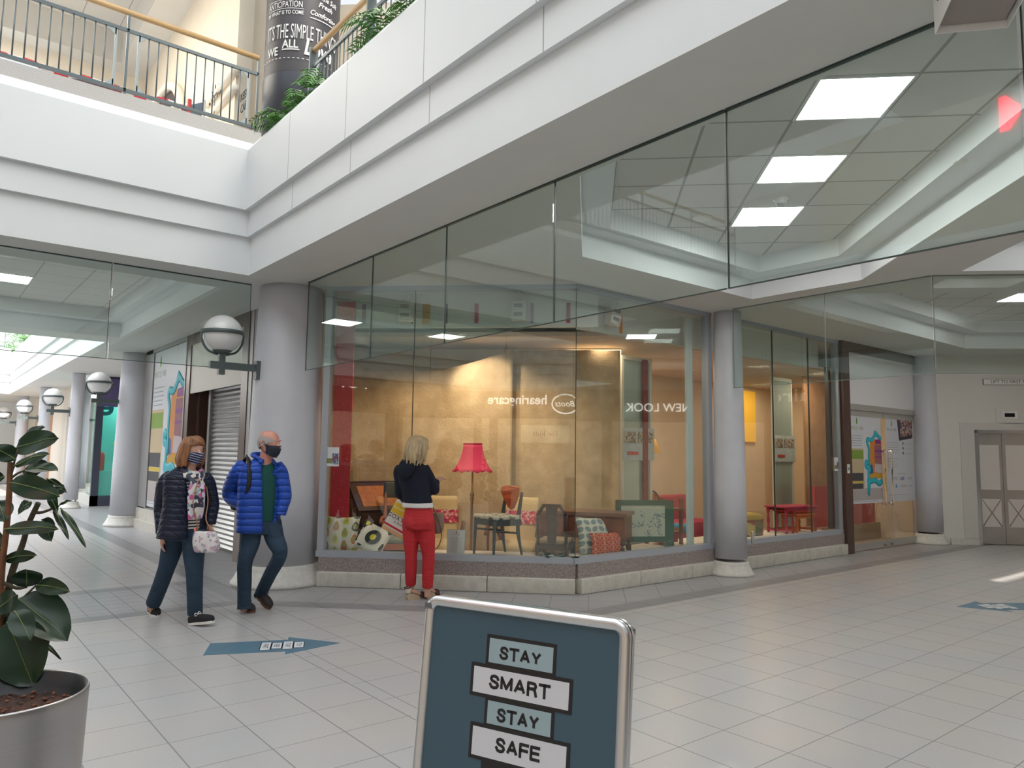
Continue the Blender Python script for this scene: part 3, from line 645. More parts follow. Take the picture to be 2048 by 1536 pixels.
b = B(); b.box(0, 12.2, 0, .2, 2.7, ZS, T1 @ Matrix.Translation((0, -.2, 0))); 
for x in (0, 2.6, 3.1, 6.4, 9.6, 12.0): b.box(x, x+.25, -.2, 0, 0, 2.7, T1)
struct(b.build('wall_opposite_fascia', fdark))
b = B(); b.box(0, 12.2, -.5, -.45, 0, 2.7, T1); struct(b.build('window_opposite', litw))
b = B(); b.box(-8.6, -8.4, .2, 8.3, 2.8, ZS); b.box(-8.6, -8.4, .2, .5, 0, 2.8); b.box(-8.6, -8.4, 5, 5.4, 0, 2.8); b.box(-8.8, -8.7, .2, 8.3, 0, 2.8); b.box(-1.0, 7.6, -9.0, -8.8, 0, ZS); struct(b.build('wall_opposite_left', ftan))
b = B(); b.box(-8.66, -8.6, .5, 5, 0, 2.8); struct(b.build('window_opposite_left', litw))
def solve(px, py, n, c, rn, rc):   # distance at which the mirrored ray meets the real wall rn.p = rc
    rn = Vector(rn).normalized(); lo, hi = 9.0, 45.0
    g = lambda D_: mir(px, py, D_, n, c).dot(rn)-rc
    for _ in range(40):
        md = (lo+hi)/2
        if g(lo)*g(md) <= 0: hi = md
        else: lo = md
    return mir(px, py, lo, n, c), lo
NF, CF = (1, 1, 0), 12.08/1.41421
def back_sign(name, s_, px0, px1, py, NFc, wall, u, hh, mat_, label, bold=0, ext=.01, off=.03):
    (n, c), (rn, rc) = NFc, wall
    a, _ = solve(px0, py, n, c, rn, rc); e, _ = solve(px1, py, n, c, rn, rc); a += Vector(rn).normalized()*off; w = (e-a).length; mid = (a+e)/2
    me = text_mesh(s_, hh, ext=ext, bold=bold); w0 = max(v.co.x for v in me.vertices)-min(v.co.x for v in me.vertices)
    for v in me.vertices: v.co.x *= w/w0
    me.materials.clear(); me.materials.append(mat_); o = obj(name, me, None, wallT(mid, u), fix=False); tag(o, label, 'sign'); return mid
WALLD = ((1, 1, 0), -8.35/1.41421)
back_sign('shop_sign', 'hearingcare', 976, 1094, 800, (NF, CF), ((1, 1, 0), -8.4/1.41421), (-1, 1, 0), .42, lit, 'lit white sign lettering mirrored in the window above the pink lamp', .008)
p, _ = solve(1131, 808, NF, CF, (1, 1, 0), -8.4/1.41421); t = thing('round_logo_sign', 'oval outlined shop logo mirrored near the corner of the window', 'sign', M4=wallT(p+n1*.03, (-1, 1, 0)))
b = B(); b.tube([(.42*math.cos(a), .30*math.sin(a), 0) for a in [2*PI*k/24 for k in range(24)]], .022, 6, 1, closed=True); b.build('oval_outline', lit, t); text('logo_lettering', 'Boots', .26, Matrix(), lit, t, ext=.01, shear=.3)
p, _ = solve(1090, 868, NF, CF, (1, 1, 0), -8.4/1.41421); t = thing('shop_sign', 'cream panel reading for kids mirrored in the window', 'sign', M4=wallT(p+n1*.06, (-1, 1, 0)))
b = B(); b.box(-.75, .75, -.27, .27, -.03, 0); b.build('panel', M('cream_lit_panel', (.62, .52, .34), .5, emit=1.3), t); text('panel_lettering', 'for kids', .26, Matrix.Translation((0, 0, .004)), fdark, t)
back_sign('shop_sign', 'TOP', 672, 742, 766, (NF, CF), ((1, 0, 0), -8.4), (0, 1, 0), .5, lit, 'large outlined letters mirrored at the top left of the window', -.0)
# right-hand corner shop, mirrored in the part right of the window corner
NG, CG = (0, 1, 0), 6.155
b = B(); T2_ = frame((13.2, -6.0, 0), (1, 1, 0), (0, 0, 1)); b.box(0, 9.2, -.2, 0, 2.6, ZS, T2_); b.box(0, .3, -.2, 0, 0, 2.6, T2_); b.box(4, 4.3, -.2, 0, 0, 2.6, T2_); b.box(8.8, 9.2, -.2, 0, 0, 2.6, T2_); struct(b.build('wall_right_corner', ftan))
b = B(); b.box(.3, 8.8, -.35, -.3, 0, 2.6, T2_); struct(b.build('window_right_corner', litw))
back_sign('shop_sign', 'NEW LOOK', 1252, 1381, 816, (NG, CG), ((-1, 1, 0), -19.2/1.41421), (-1, -1, 0), .36, lit, 'thin capital letter sign mirrored beside the slim column', -.001)
b = B(); b.box(19.7, 19.9, -14, 1.2, 0, ZS); struct(b.build('wall_right', fdark))
back_sign('shop_sign', "claire's", 1513, 1657, 792, (NG, CG), ((-1, 0, 0), -19.7), (0, -1, 0), .55, M('lilac_letters', (.75, .65, .55), .5, emit=.5), 'rounded shop name letters mirrored in the window right of the slim column', .0)

# first floor on the opposite side, with a lit red sign that shows mirrored in the near glass curtain
b = B(); b.box(-8.8, -8.6, -6, 8.3, 5, 8.6); struct(b.build('wall_first_floor_opposite', beige))
back_sign('shop_sign', 'M', 2001, 2082, 222, ((1, 0, 0), 3.5), ((1, 0, 0), -8.6), (0, 1, 0), .95, M('red_sign_letters', (.8, .02, .06), .5, emit=9), 'red sign letter mirrored in the glass at the top right edge', .02)

# ================================================================ LAMPS
pm = M('light_panel_diffuser', (1, 1, 1), .5, emit=20, ecol=(1, .985, .96)); pf = M('panel_trim', (.75, .75, .73), .5)
def panel(x, y, z, rot, s_, label, sy=None, mat_=pm):
    t = thing('light_panel', label, 'ceiling light', (x, y, z), rot, 'square ceiling light panels'); h = s_/2; k = (sy or s_)/2
    b = B(); b.box(-h, h, -k, k, -.006, 0); b.build('diffuser', mat_, t)
    b = B()
    for q in ((-h-.02, h+.02, -k-.02, -k), (-h-.02, h+.02, k, k+.02), (-h-.02, -h, -k, k), (h, h+.02, -k, k)): b.box(*q, -.010, 0)
    b.build('trim_frame', pf, t); return t
panel(4.79, 2.285, 3.998, R(45), .575, 'largest bright square light panel, nearest of the three in the coffer')
panel(5.67, 3.165, 3.998, R(45), .575, 'middle of the three bright light panels in the coffer')
panel(6.56, 4.035, 3.998, R(45), .575, 'farthest of the three bright light panels, above the smoke detector row')
panel(.87, 12.7, 3.998, 0, .575, 'bright ceiling panel at the left edge over the passage')
panel(-1.5, 12.7, 3.998, 0, .575, 'ceiling panel over the passage past the left edge')
panel(12.75, 3.55, 3.998, R(45), .575, 'small bright light panel near the right edge, before the lift wall')
panel(11.4, 2.4, 3.998, R(45), .575, 'ceiling light panel past the right edge')
panel(8.3, 1.0, 4.198, R(45), .575, 'ceiling light panel in the diagonal coffer above the far glass curtain')
wire = M('white_plastic', (.75, .75, .72), .4)
t = thing('smoke_detector', 'small round white smoke detector between two light panels', 'smoke detector', (6.20, 3.66, 4.0)); 
b = B(); b.lathe([(.05, -.05), (.055, -.02), (.075, -.015), (.08, 0)], 20); b.build('base', wire, t); b = B(); b.lathe([(.0, -.07), (.03, -.068), (.04, -.05)], 16); b.build('sensor_head', M('sensor_grey', (.35, .35, .35), .4), t)
t = thing('ceiling_speaker', 'round grey speaker grille in the tiled ceiling coffer', 'speaker', (6.12, 4.50, 4.0)); b = B(); b.lathe([(.0, -.012), (.08, -.012)], 24); b.build('grille', M('grille_grey', (.22, .22, .23), .7), t); b = B(); b.lathe([(.08, -.014), (.105, -.012), (.11, 0)], 24); b.build('rim', pf, t)
for q, l in (((.75, 11.2, 4.0), 'round flush ceiling vent at the left edge over the passage'),):
    t = thing('ceiling_speaker', l, 'speaker', q); b = B(); b.lathe([(.0, -.012), (.10, -.014), (.12, 0)], 24); b.build('grille', pf, t)
def downlight(p, label, c=(1, .75, .45), e=18, r=.045, group='small round shop downlights', spot=None):
    t = thing('downlight', label, 'downlight', p, group=group)
    b = B(); b.lathe([(r, -.004), (r*1.35, -.008), (r*1.4, 0)], 16); b.build('rim', pf, t); b = B(); b.lathe([(0, -.003), (r, -.003)], 16); b.build('bulb', M('bulb_%g_%g' % (c[2], e), c, .5, emit=e, ecol=c), t)
downlight((5.99, 2.05, 3.8), 'small warm downlight in the coffer ledge near the right edge', (1, .8, .5), 10, .035)
# globe lamps on the columns
globe = M('opal_globe', (.80, .80, .80), .12, spec=.6)
def globe_lamp(y, label, x0=3.26, first=[None]):
    T = Matrix.Translation((x0, y, 2.52))
    if first[0]: return dup(first[0], label, T=T)
    t = thing('globe_lamp', label, 'wall lamp', M4=T, group='globe lamps on the arcade columns'); first[0] = t
    b = B(); b.box(-.02, .06, -.05, .05, -.13, .09); b.build('wall_plate', dgrey, t)
    b = B(); b.box(-.54, 0, -.032, .032, -.035, .045); b.build('arm', dgrey, t)
    b = B(); b.box(-.445, -.375, -.035, .035, -.10, .18); b.lathe([(.05, .135), (.10, .165), (.11, .18), (.06, .185)], 24, Matrix.Translation((-.41, 0, 0))); b.build('post', dgrey, t)
    b = B(); b.sphere((-.41, 0, .37), .22, 32, 18); b.build('globe', globe, t)
    b = B(); c = (-.41, 0, .38); b.lathe([(.225, -.022), (.24, -.022), (.24, .022), (.225, .022)], 36, Matrix.Translation(c)); b.build('ring', dgrey, t)
    for s_ in (1, -1):
        b = B(); b.tube([(-.41+s_*.05, 0, .13), (-.41+s_*.16, 0, .17), (-.41+s_*.225, 0, .27), (-.41+s_*.235, 0, .37)], .014, 6, 4); b.build('bracket', dgrey, t)
    return t
globe_lamp(8.62, 'nearest and largest white globe lamp on a dark bracket, above the walking man', 3.09)
globe_lamp(16.85, 'second globe lamp, on the column left of the chair poster'); globe_lamp(22.4, 'third globe lamp along the left arcade', 3.155); globe_lamp(28.4, 'fourth globe lamp along the left arcade', 3.115); globe_lamp(34.2, 'farthest globe lamp at the left edge', 3.03)
# spot boxes hanging in the window
def spotbox(p, rz, tilt, label, first=[None]):
    T = Matrix.Translation(p) @ Matrix.Rotation(rz, 4, 'Z') @ Matrix.Rotation(tilt, 4, 'Y')
    if first[0]: return dup(first[0], label, T=T)
    t = thing('hanging_spotlight', label, 'spotlight', M4=T, group='white box spotlights hanging inside the window'); first[0] = t
    b = B(); b.rbox(-.09, .09, -.05, .07, -.24, 0, .012); b.build('housing', wire, t)
    b = B()
    for k in range(4):
        for z in (-.04, -.15): b.box(-.055, .055, -.054, -.049, z-.012*k-.004, z-.012*k+.001)
    b.build('vent_slots', M('slot_dark', (.08, .08, .08), .6), t)
    b = B(); b.tube([(-.095, 0, -.06), (-.08, 0, .03), (0, 0, .07), (.08, 0, .03), (.095, 0, -.06)], .006, 6, 4); b.build('yoke', wire, t)
    b = B(); b.tube([(0, 0, .07), (.03, 0, .02), (.02, .0, .1), (0, 0, .13)], .006, 6, 3); b.build('cable', wire, t)
    return t
a45 = R(-45)
spotbox(dg(.87, .30, 3.42), a45, 0, 'left white box spotlight hanging inside the display window'); spotbox(dg(2.28, .30, 3.42), a45, 0, 'middle white box spotlight hanging inside the display window'); spotbox((6.83, 6.36, 3.44), 0, R(12), 'tilted white box spotlight right of the window corner')
# box light under the soffit, close to the viewer
T = Matrix.Translation((3.15, .98, 3.295)) @ Matrix.Rotation(R(-50), 4, 'Z')
t = thing('box_light', 'large white metal box light fixed high at the top right corner', 'light fitting', M4=T)
wm = M('white_enamel', (.80, .79, .76), .35)
b = B(); w_, d_ = .135, .10
b.add([(-w_, -d_, .05), (w_, -d_, .05), (w_, d_, .0), (-w_, d_, .0), (-w_, -d_, .24), (w_, -d_, .24), (w_, d_, .24), (-w_, d_, .24)], [(0, 1, 5, 4), (1, 2, 6, 5), (2, 3, 7, 6), (3, 0, 4, 7), (4, 5, 6, 7)])
o = b.build('housing', wm, t); md = o.modifiers.new('s', 'SOLIDIFY'); md.thickness = .006; md.offset = -1
b = B(); b.add([(-w_+.012, -d_+.01, .075), (w_-.012, -d_+.01, .075), (w_-.012, d_-.01, .03), (-w_+.012, d_-.01, .03)], [(0, 1, 2, 3)]); b.build('lens', M('lens_glass', (.32, .27, .25), .15), t)
b = B()
for i in range(4):
    for k in range(3): b.cyl((-w_-.003, -d_+.03+.04*i, .12+.03*k), (-w_+.002, -d_+.03+.04*i, .12+.03*k), .006, n=8)
b.build('vent_holes', dgrey, t)
b = B(); b.cyl((.04, -d_-.003, .10), (.04, -d_, .10), .007, n=8); b.build('screw', M('rust', (.15, .06, .04), .6), t)
b = B(); b.box(-.02, .02, -.02, .02, .24, .255); b.build('bracket', wm, t)
# shop lamps
for p, l in [(dg(1.05, .85, 3.1), 'bright warm downlight left of the pink lamp'), (dg(.55, 1.3, 3.1), 'warm downlight deep in the left part of the window'), (dg(1.5, .8, 3.1), 'warm downlight above the pink lamp'), ((7.0, 6.8, 3.1), 'dark small downlight right of the window corner'), ((9.5, 7.2, 3.1), 'bright round downlight in the window right of the slim column'), ((10.6, 8.0, 3.1), 'second downlight in the window right of the slim column')]:
    downlight(p, l, e=30 if 'bright' in l else 12)
def lamp(kind, loc, power, color, size=.05, target=None, spot=None):
    l = bpy.data.lights.new('shop_lamp_light', kind); l.energy = power; l.color = color
    if kind == 'SPOT': l.spot_size = spot or R(70); l.spot_blend = .6
    if kind in ('SPOT', 'POINT'): l.shadow_soft_size = size
    o = bpy.data.objects.new('shop_lamp_light', l); COL.objects.link(o); o.location = loc
    if target is not None: o.rotation_euler = (Vector(target)-Vector(loc)).to_track_quat('-Z', 'Y').to_euler()
    return o
warm = (1, .80, .57)
lamp('SPOT', dg(1.45, 1.05, 3.06), 42, (1, .86, .68), .04, dg(1.75, 1.62, 2.3), R(85)); lamp('SPOT', dg(1.5, .3, 3.05), 60, warm, .05, dg(1.4, 1.6, 1.2), R(95))
lamp('SPOT', dg(.5, .5, 3.05), 30, warm, .05, dg(.5, 1.05, 1.3), R(110))
lamp('SPOT', dg(2.5, .55, 3.05), 26, (1, .78, .6), .05, dg(2.5, 1.1, 1.4), R(110))
def down(x, y, p, c=warm, z=3.08, sz=.7):
    o = area('shop_area_light', (x, y, z), sz, sz, p, c); return o
down(7.6, 7.4, 11); down(9.6, 7.9, 14); down(11.0, 6.85, 9, (1, .80, .6), sz=.4); down(12.6, 6.7, 11, (1, .78, .58), sz=.4); down(13.8, 8.4, 14); down(9.0, 8.6, 14)  # the one before the rust paper panel is added to brighten it
lamp('POINT', (4.9, 23.6, 2.9), 30, (.9, 1, .95), .2)

# ================================================================ THINGS IN THE DISPLAY WINDOW
def dT(s_, d_, z=.012, rz=0): return frame(dg(s_, d_, z), (1, -1, 0), (0, 0, 1)) @ Matrix.Rotation(rz, 4, 'Z')
dwood = M('dark_oak', (.055, .022, .014), .35, var=.3, vs=6, stretch=(1, 1, 8)); mwood = M('orange_walnut', (.42, .13, .03), .35, var=.25, vs=8, stretch=(6, 1, 1)); rwood = M('red_brown_wood', (.20, .055, .02), .4, var=.3, vs=7)
cream = M('cream_upholstery', (.62, .46, .24), .85, bump=.1, bs=80); teak = M('teak', (.22, .06, .03), .3)
florc = patch0 = None
def pmat(name, cols, scale, rough=.7):
    m_, nt, bb = _new(name); n = NT(nt); co, x, y, z = n.xyz()
    v = nt.nodes.new('ShaderNodeTexVoronoi'); v.inputs['Scale'].default_value = scale; nt.links.new(co, v.inputs[0])
    s_ = nt.nodes.new('ShaderNodeSeparateXYZ'); nt.links.new(v.outputs['Color'], s_.inputs[0]); k = len(cols)
    nt.links.new(n.ramp(s_.outputs[0], [(i/k, c) for i, c in enumerate(cols)], True), bb.inputs['Base Color']); bb.inputs['Roughness'].default_value = rough; return m_
floral = pmat('pink_floral_cloth', [(.55, .02, .05), (.65, .12, .14), (.70, .35, .35), (.60, .03, .06), (.35, .02, .10), (.72, .50, .42)], 34)
def motif(name, bg, cols, pu, pv, a, b_, tilt=0, ring=None, ringc=None, su=0, sv=1, stem=None, off=(0, 0)):
    """printed leaf or pear shapes repeated over the cloth (object x, z)"""
    m_, nt, bb = _new(name); n = NT(nt); co, x, y, z = n.xyz(); u = n.v('DIVIDE', n.v('ADD', x, off[0]+10*pu), pu); v = n.v('DIVIDE', n.v('ADD', z, off[1]+10*pv), pv)
    cu = n.v('FLOOR', u); par = n.v('MODULO', cu, 2.0)
    v2 = n.v('ADD', v, n.v('MULTIPLY', par, su)); cv = n.v('FLOOR', v2)
    fu = n.v('MULTIPLY', n.v('SUBTRACT', n.v('FRACT', u), .5), pu); fv = n.v('MULTIPLY', n.v('SUBTRACT', n.v('FRACT', v2), .5), pv)
    sg = n.v('SUBTRACT', 1, n.v('MULTIPLY', par, 2)); ct, st_ = math.cos(tilt), math.sin(tilt)
    ru = n.v('ADD', n.v('MULTIPLY', fu, ct), n.v('MULTIPLY', n.v('MULTIPLY', fv, sg), st_)); rv = n.v('SUBTRACT', n.v('MULTIPLY', fv, ct), n.v('MULTIPLY', n.v('MULTIPLY', fu, sg), st_))
    wid = n.v('MULTIPLY_ADD', rv, -sv if sv != 1 else 0, a)
    d2 = n.v('ADD', n.v('POWER', n.v('DIVIDE', ru, wid), 2), n.v('POWER', n.v('DIVIDE', rv, b_), 2))
    r = n.white(cu, cv); c = n.ramp(r, [(i/len(cols), q) for i, q in enumerate(cols)], True)
    out = n.mix(n.v('LESS_THAN', d2, 1), bg, c)
    if ring: out = n.mix(n.v('LESS_THAN', d2, ring), out, ringc)
    if stem: out = n.mix(n.v('LESS_THAN', n.v('ABSOLUTE', n.v('SUBTRACT', n.v('ABSOLUTE', n.v('SUBTRACT', n.v('FRACT', n.v('MULTIPLY', u, .5)), .5)), 0)), .012*2), out, stem)
    nt.links.new(out, bb.inputs['Base Color']); bb.inputs['Roughness'].default_value = .85; return m_
def cushion(name, T, w, h, th, mat_, label, group='cushions in the display window'):
    b = B(); n = 16; vs = []
    for side in (-1, 1):
        for j in range(n+1):
            for i in range(n+1):
                u, v = i/n*2-1, j/n*2-1; e = (1-u*u)*(1-v*v); pinch = 1-.10*(1-abs(u)**2)*abs(v)**3; pinch2 = 1-.10*(1-abs(v)**2)*abs(u)**3
                vs.append((u*w/2*pinch2, side*(th/2*max(0, e)**.42+.004), (v*pinch+1)*h/2))
    k = (n+1)**2; fs = []
    for s_ in (0, 1):
        for j in range(n):
            for i in range(n): q = s_*k+j*(n+1)+i; fs.append((q, q+1, q+n+2, q+n+1) if s_ == 0 else (q, q+n+1, q+n+2, q+1))
    rim = [i for i in range(n+1)]+[(j*(n+1)+n) for j in range(1, n+1)]+[n*(n+1)+i for i in range(n-1, -1, -1)]+[j*(n+1) for j in range(n-1, 0, -1)]
    for i in range(len(rim)): a, c = rim[i], rim[(i+1) % len(rim)]; fs.append((a, k+a, k+c, c))
    b.add(vs, fs, None, True); o = b.build(name, mat_); o.matrix_world = T; return tag(o, label, 'cushion', group)
pears = motif('pear_print', (.66, .62, .50), [(.42, .42, .08), (.60, .16, .08), (.30, .27, .10), (.08, .10, .09), (.55, .50, .06), (.58, .22, .12)], .115, .15, .037, .058, 0, .35, (.36, .33, .14), .5, .26)
cushion('cushion', dT(.17, .22, .36) @ Matrix.Rotation(R(-12), 4, 'X'), .43, .43, .14, pears, 'pear-print cushion leaning in the left corner of the window')
ck_ = cushion('cushion', dT(.47, .17, .375) @ Matrix.Rotation(R(-40), 4, 'X') @ Matrix.Rotation(R(22), 4, 'Y'), .44, .40, .12, M('cream_cotton', (.66, .63, .55), .85), 'black and white flower-print cushion with a yellow centre, tipped over')
def disc(b, cx, cz, r, y, k=24, rz=1, wob=0, n_=0):
    b.add([(cx+r*(1+wob*math.cos(n_*2*PI*i/k))*math.cos(2*PI*i/k), y, cz+rz*r*(1+wob*math.cos(n_*2*PI*i/k))*math.sin(2*PI*i/k)) for i in range(k)], [list(range(k))])
bk = M('cushion_black', (.02, .025, .025), .85); yl = M('cushion_yellow', (.55, .48, .03), .85)
b = B(); disc(b, .03, .19, .098, -.068); disc(b, -.15, .33, .06, -.045); disc(b, .17, .33, .04, -.04, rz=.6); disc(b, -.17, .13, .035, -.045, rz=2); disc(b, .185, .12, .025, -.04, rz=2); disc(b, -.08, .05, .03, -.045, rz=.6)
b.build('black_print', bk, ck_); b = B(); disc(b, .03, .19, .04, -.0695, 48, 1, .07, 12); disc(b, -.15, .345, .03, -.0475); b.build('yellow_print', yl, ck_)
leaf = motif('blue_leaf_print', (.62, .62, .52), [(.22, .30, .32)], .094, .085, .030, .042, R(58), None, None, 0)
T = Matrix.Translation((6.57, 6.40, .36)) @ Matrix.Rotation(R(-12), 4, 'Z') @ Matrix.Rotation(R(-14), 4, 'X')
cushion('cushion', T, .54, .46, .15, leaf, 'large cushion printed with grey-blue leaves behind the red one')
rleaf = motif('red_leaf_print', (.52, .05, .02), [(.62, .40, .26)], .062, .058, .020, .029, R(58), .62, (.45, .03, .015), 0, 1, (.62, .40, .26))
cushion('cushion', Matrix.Translation((6.60, 6.27, .36)) @ Matrix.Rotation(R(-10), 4, 'Z') @ Matrix.Rotation(R(-10), 4, 'X'), .47, .275, .10, rleaf, 'small red cushion with cream stem pattern in front of the blue-grey one')
cushion('cushion', Matrix.Translation((6.80, 6.52, .36)) @ Matrix.Rotation(R(-30), 4, 'Z') @ Matrix.Rotation(R(-16), 4, 'X'), .42, .28, .12, M('pale_blue_cloth', (.45, .52, .55), .9, var=.4, vs=30), 'pale blue patterned cushion peeping out behind the leaf cushions')
# bureau
t = thing('writing_bureau', 'dark oak writing bureau with orange veneer sloping front behind the cushions', 'bureau', M4=dT(.27, .56, .012, R(46)))
b = B(); side = [(0, .60), (.46, .60), (.46, 1.14), (.30, 1.14), (0, .80)]
def sidep(b, x0, x1): b.add([(x, y, z) for x in (x0, x1) for y, z in side], [(0, 1, 2, 3, 4), (9, 8, 7, 6, 5)]+[(i, (i+1) % 5, 5+(i+1) % 5, 5+i) for i in range(5)])
sidep(b, 0, .03); sidep(b, .67, .70); b.box(.03, .67, .44, .46, .6, 1.14); b.box(-.015, .715, .28, .475, 1.14, 1.165); b.box(.03, .67, .0, .46, .58, .60); b.box(.02, .68, .005, .03, .60, .80); b.build('carcass', dwood, t)
b = B(); b.add([(-.003, .05, .63), (-.003, .43, .63), (-.003, .43, 1.11), (-.003, .31, 1.11), (-.003, .05, .82)], [(0, 1, 2, 3, 4)]); b.build('side_veneer', M('side_veneer', (.20, .06, .02), .35, var=.2, vs=6), t)
sl = Vector((0, .30, .34)).normalized(); nn = Vector((0, -sl.z, sl.y))
Tf = frame((.0, 0, .80), (1, 0, 0), nn)
b = B(); b.box(.0, .70, .0, .455, .0, .02, Tf); fl = b.build('fall_front', dwood, t); b = B(); b.box(.09, .61, .06, .39, .02, .024, Tf); b.build('veneer_panel', mwood, fl)
b = B(); b.box(.04, .66, -.012, .005, .63, .77); b.build('drawer', dwood, t)
for x, y in ((.04, .04), (.66, .04), (.04, .42), (.66, .42)):
    b = B(); b.tube([(x, y, .60), (x+(.03 if x > .3 else -.03), y-.03, .50), (x, y-.01, .30), (x, y, .10), (x+(.02 if x > .3 else -.02), y-.03, .0)], [.035, .04, .026, .018, .026], 8, 4); b.build('leg', dwood, t)
t = thing('glass_tank', 'small clear glass box standing on the writing bureau', 'glass box', M4=dT(.0, .92, 1.178, R(46))); b = B(); b.box(-.10, .08, 0, .10, 0, .14); b.build('box', glassmat('plain_glass', (.85, .9, .88), .08, .8), t)
# carver chair half hidden by the shopper
def wchair(T, label, wood_, back, arms=True, w=.5, seat=None, group=None, hb=.95, hs=.44):
    t = thing('carver_chair' if arms else 'dining_chair', label, 'chair', M4=T, group=group)
    b = B(); b.rbox(-w/2+.02, w/2-.02, -.22, .2, hs-.02, hs+.035, .015); b.build('seat', seat or cream, t)
    b = B(); b.box(-w/2, w/2, -.23, .22, hs-.09, hs-.02); b.build('seat_rail', wood_, t)
    for x in (-w/2+.02, w/2-.02):
        b = B(); b.tube([(x, -.21, hs-.05), (x, -.21, .2), (x, -.21, 0)], [.022, .02, .016], 8, 2); b.build('leg', wood_, t)
        b = B(); b.tube([(x, .21, hs), (x, .20, .2), (x, .25, 0)], [.022, .02, .018], 8, 3); b.build('leg', wood_, t)
        if arms: b = B(); b.tube([(x, .24, hs+.26), (x*1.08, .05, hs+.27), (x*1.12, -.14, hs+.25), (x*1.12, -.19, hs+.23)], .02, 8, 3); b.tube([(x*1.06, -.12, hs+.24), (x*.95, -.08, hs+.12), (x, -.16, hs-.02)], .017, 8, 4); b.build('armrest', wood_, t)
    back(t, wood_, w, hs, hb); return t
def back1(t, wd, w, hs, hb):
    b = B()
    for x in (-w/2+.03, w/2-.03): b.tube([(x, .21, hs-.02), (x, .25, hs+.25), (x, .30, hb)], .02, 8, 3)
    b.build('back_posts', wd, t); b = B(); b.rbox(-w/2+.0, w/2-.0, .27, .32, hb-.16, hb+.04, .02); b.build('back_pad', M('dark_olive_pad', (.05, .045, .03), .8), t)
wchair(dT(.86, .52, .012, R(14)), 'orange wooden carver chair with arms partly hidden by the shopping bag', M('orange_beech', (.42, .13, .06), .4), back1, True, .52, M('grey_green_seat', (.22, .24, .17), .9), hb=1.13, hs=.47)
# cream armchairs
def armchair(T, label):
    t = thing('armchair', label, 'armchair', M4=T, group='cream armchairs with floral bands')
    b = B(); b.loft([((0, -.05, .10), .30, .30, (1, 0, 0), (0, 1, 0), 6), ((0, -.05, .30), .31, .31, (1, 0, 0), (0, 1, 0), 6), ((0, -.06, .40), .29, .29, (1, 0, 0), (0, 1, 0), 4), ((0, -.06, .43), .22, .22, (1, 0, 0), (0, 1, 0), 3)], 32, 3); b.build('seat', cream, t)
    b = B(); b.loft([((0, .22, .25), .25, .07, (1, 0, 0), (0, 1, .0), 5), ((0, .27, .60), .235, .065, (1, 0, 0), (0, 1, 0), 5), ((0, .33, .92), .225, .06, (1, 0, 0), (0, 1, 0), 5), ((0, .34, .97), .20, .04, (1, 0, 0), (0, 1, 0), 4)], 32, 3); k = b.build('backrest', cream, t)
    b = B(); b.loft([((0, .273, .63), .241, .072, (1, 0, 0), (0, 1, 0), 5), ((0, .302, .80), .236, .070, (1, 0, 0), (0, 1, 0), 5)], 32, 2, False); b.build('floral_band', floral, k)
    for x in (-1, 1):
        b = B(); b.tube([(x*.27, .25, .38), (x*.31, .14, .56), (x*.33, -.05, .66), (x*.33, -.22, .62), (x*.33, -.32, .53)], [.022, .026, .028, .03, .026], 8, 4, flat=.7); b.tube([(x*.33, -.18, .62), (x*.32, -.24, .40), (x*.30, -.22, .05)], .018, 8, 3); b.build('armrest', teak, t)
    for x, y in ((-.25, -.25), (.25, -.25), (-.22, .2), (.22, .2)): b = B(); b.cyl((x, y, .10), (x*1.05, y*1.05, 0), .022, .014); b.build('leg', teak, t)
    return t
a1 = armchair(dT(1.20, 1.02, .012, R(6)), 'cream armchair with a red floral back band, left of the pink lamp'); dup(a1, 'cream armchair with a floral back band, behind the black chair', T=dT(2.22, 1.10, .012, R(-8)))
# standard lamp with the pink shade
t = thing('standard_lamp', 'tall brass standard lamp with a flared pink scalloped shade', 'floor lamp', M4=dT(1.68, .74, .012))
brass = M('aged_brass', (.36, .17, .07), .3, metal=.7)
b = B(); b.lathe([(.14, 0), (.14, .02), (.06, .05), (.03, .08), (.045, .13), (.03, .17), (.045, .22), (.022, .27), (.016, .30), (.017, .95), (.028, .98), (.018, 1.0), (.030, 1.03), (.018, 1.06), (.012, 1.08), (.012, 1.36)], 20); b.build('stand', brass, t)
b = B(); vs = []; n = 64; prof = [(.118, 1.67), (.125, 1.62), (.145, 1.53), (.18, 1.44), (.225, 1.36), (.262, 1.305)]
for j, (r, z) in enumerate(prof):
    for i in range(n):
        a = 2*PI*i/n; sc_ = abs(math.cos(4*a)); k = j/5; vs.append((r*(1-.05*k*sc_)*math.cos(a), r*(1-.05*k*sc_)*math.sin(a), z+(.035*(1-sc_)-.035)*k*k*-1*0+(.03*sc_ if j == 5 else 0)))
b.add(vs, [(j*n+i, j*n+(i+1) % n, (j+1)*n+(i+1) % n, (j+1)*n+i) for j in range(5) for i in range(n)], None, True)
sm_, nt, bb = _new('pink_shade_cloth'); bb.inputs['Base Color'].default_value = (.66, .02, .085, 1); bb.inputs['Roughness'].default_value = .7; bb.inputs['Emission Color'].default_value = (.8, .03, .10, 1); bb.inputs['Emission Strength'].default_value = .10
o = b.build('lamp_shade', sm_, t); md = o.modifiers.new('s', 'SOLIDIFY'); md.thickness = .003
b = B(); b.lathe([(.117, 1.665), (.123, 1.665), (.123, 1.68), (.117, 1.68)], 32); b.build('shade_trim', M('pink_trim', (.70, .04, .10), .6), o)
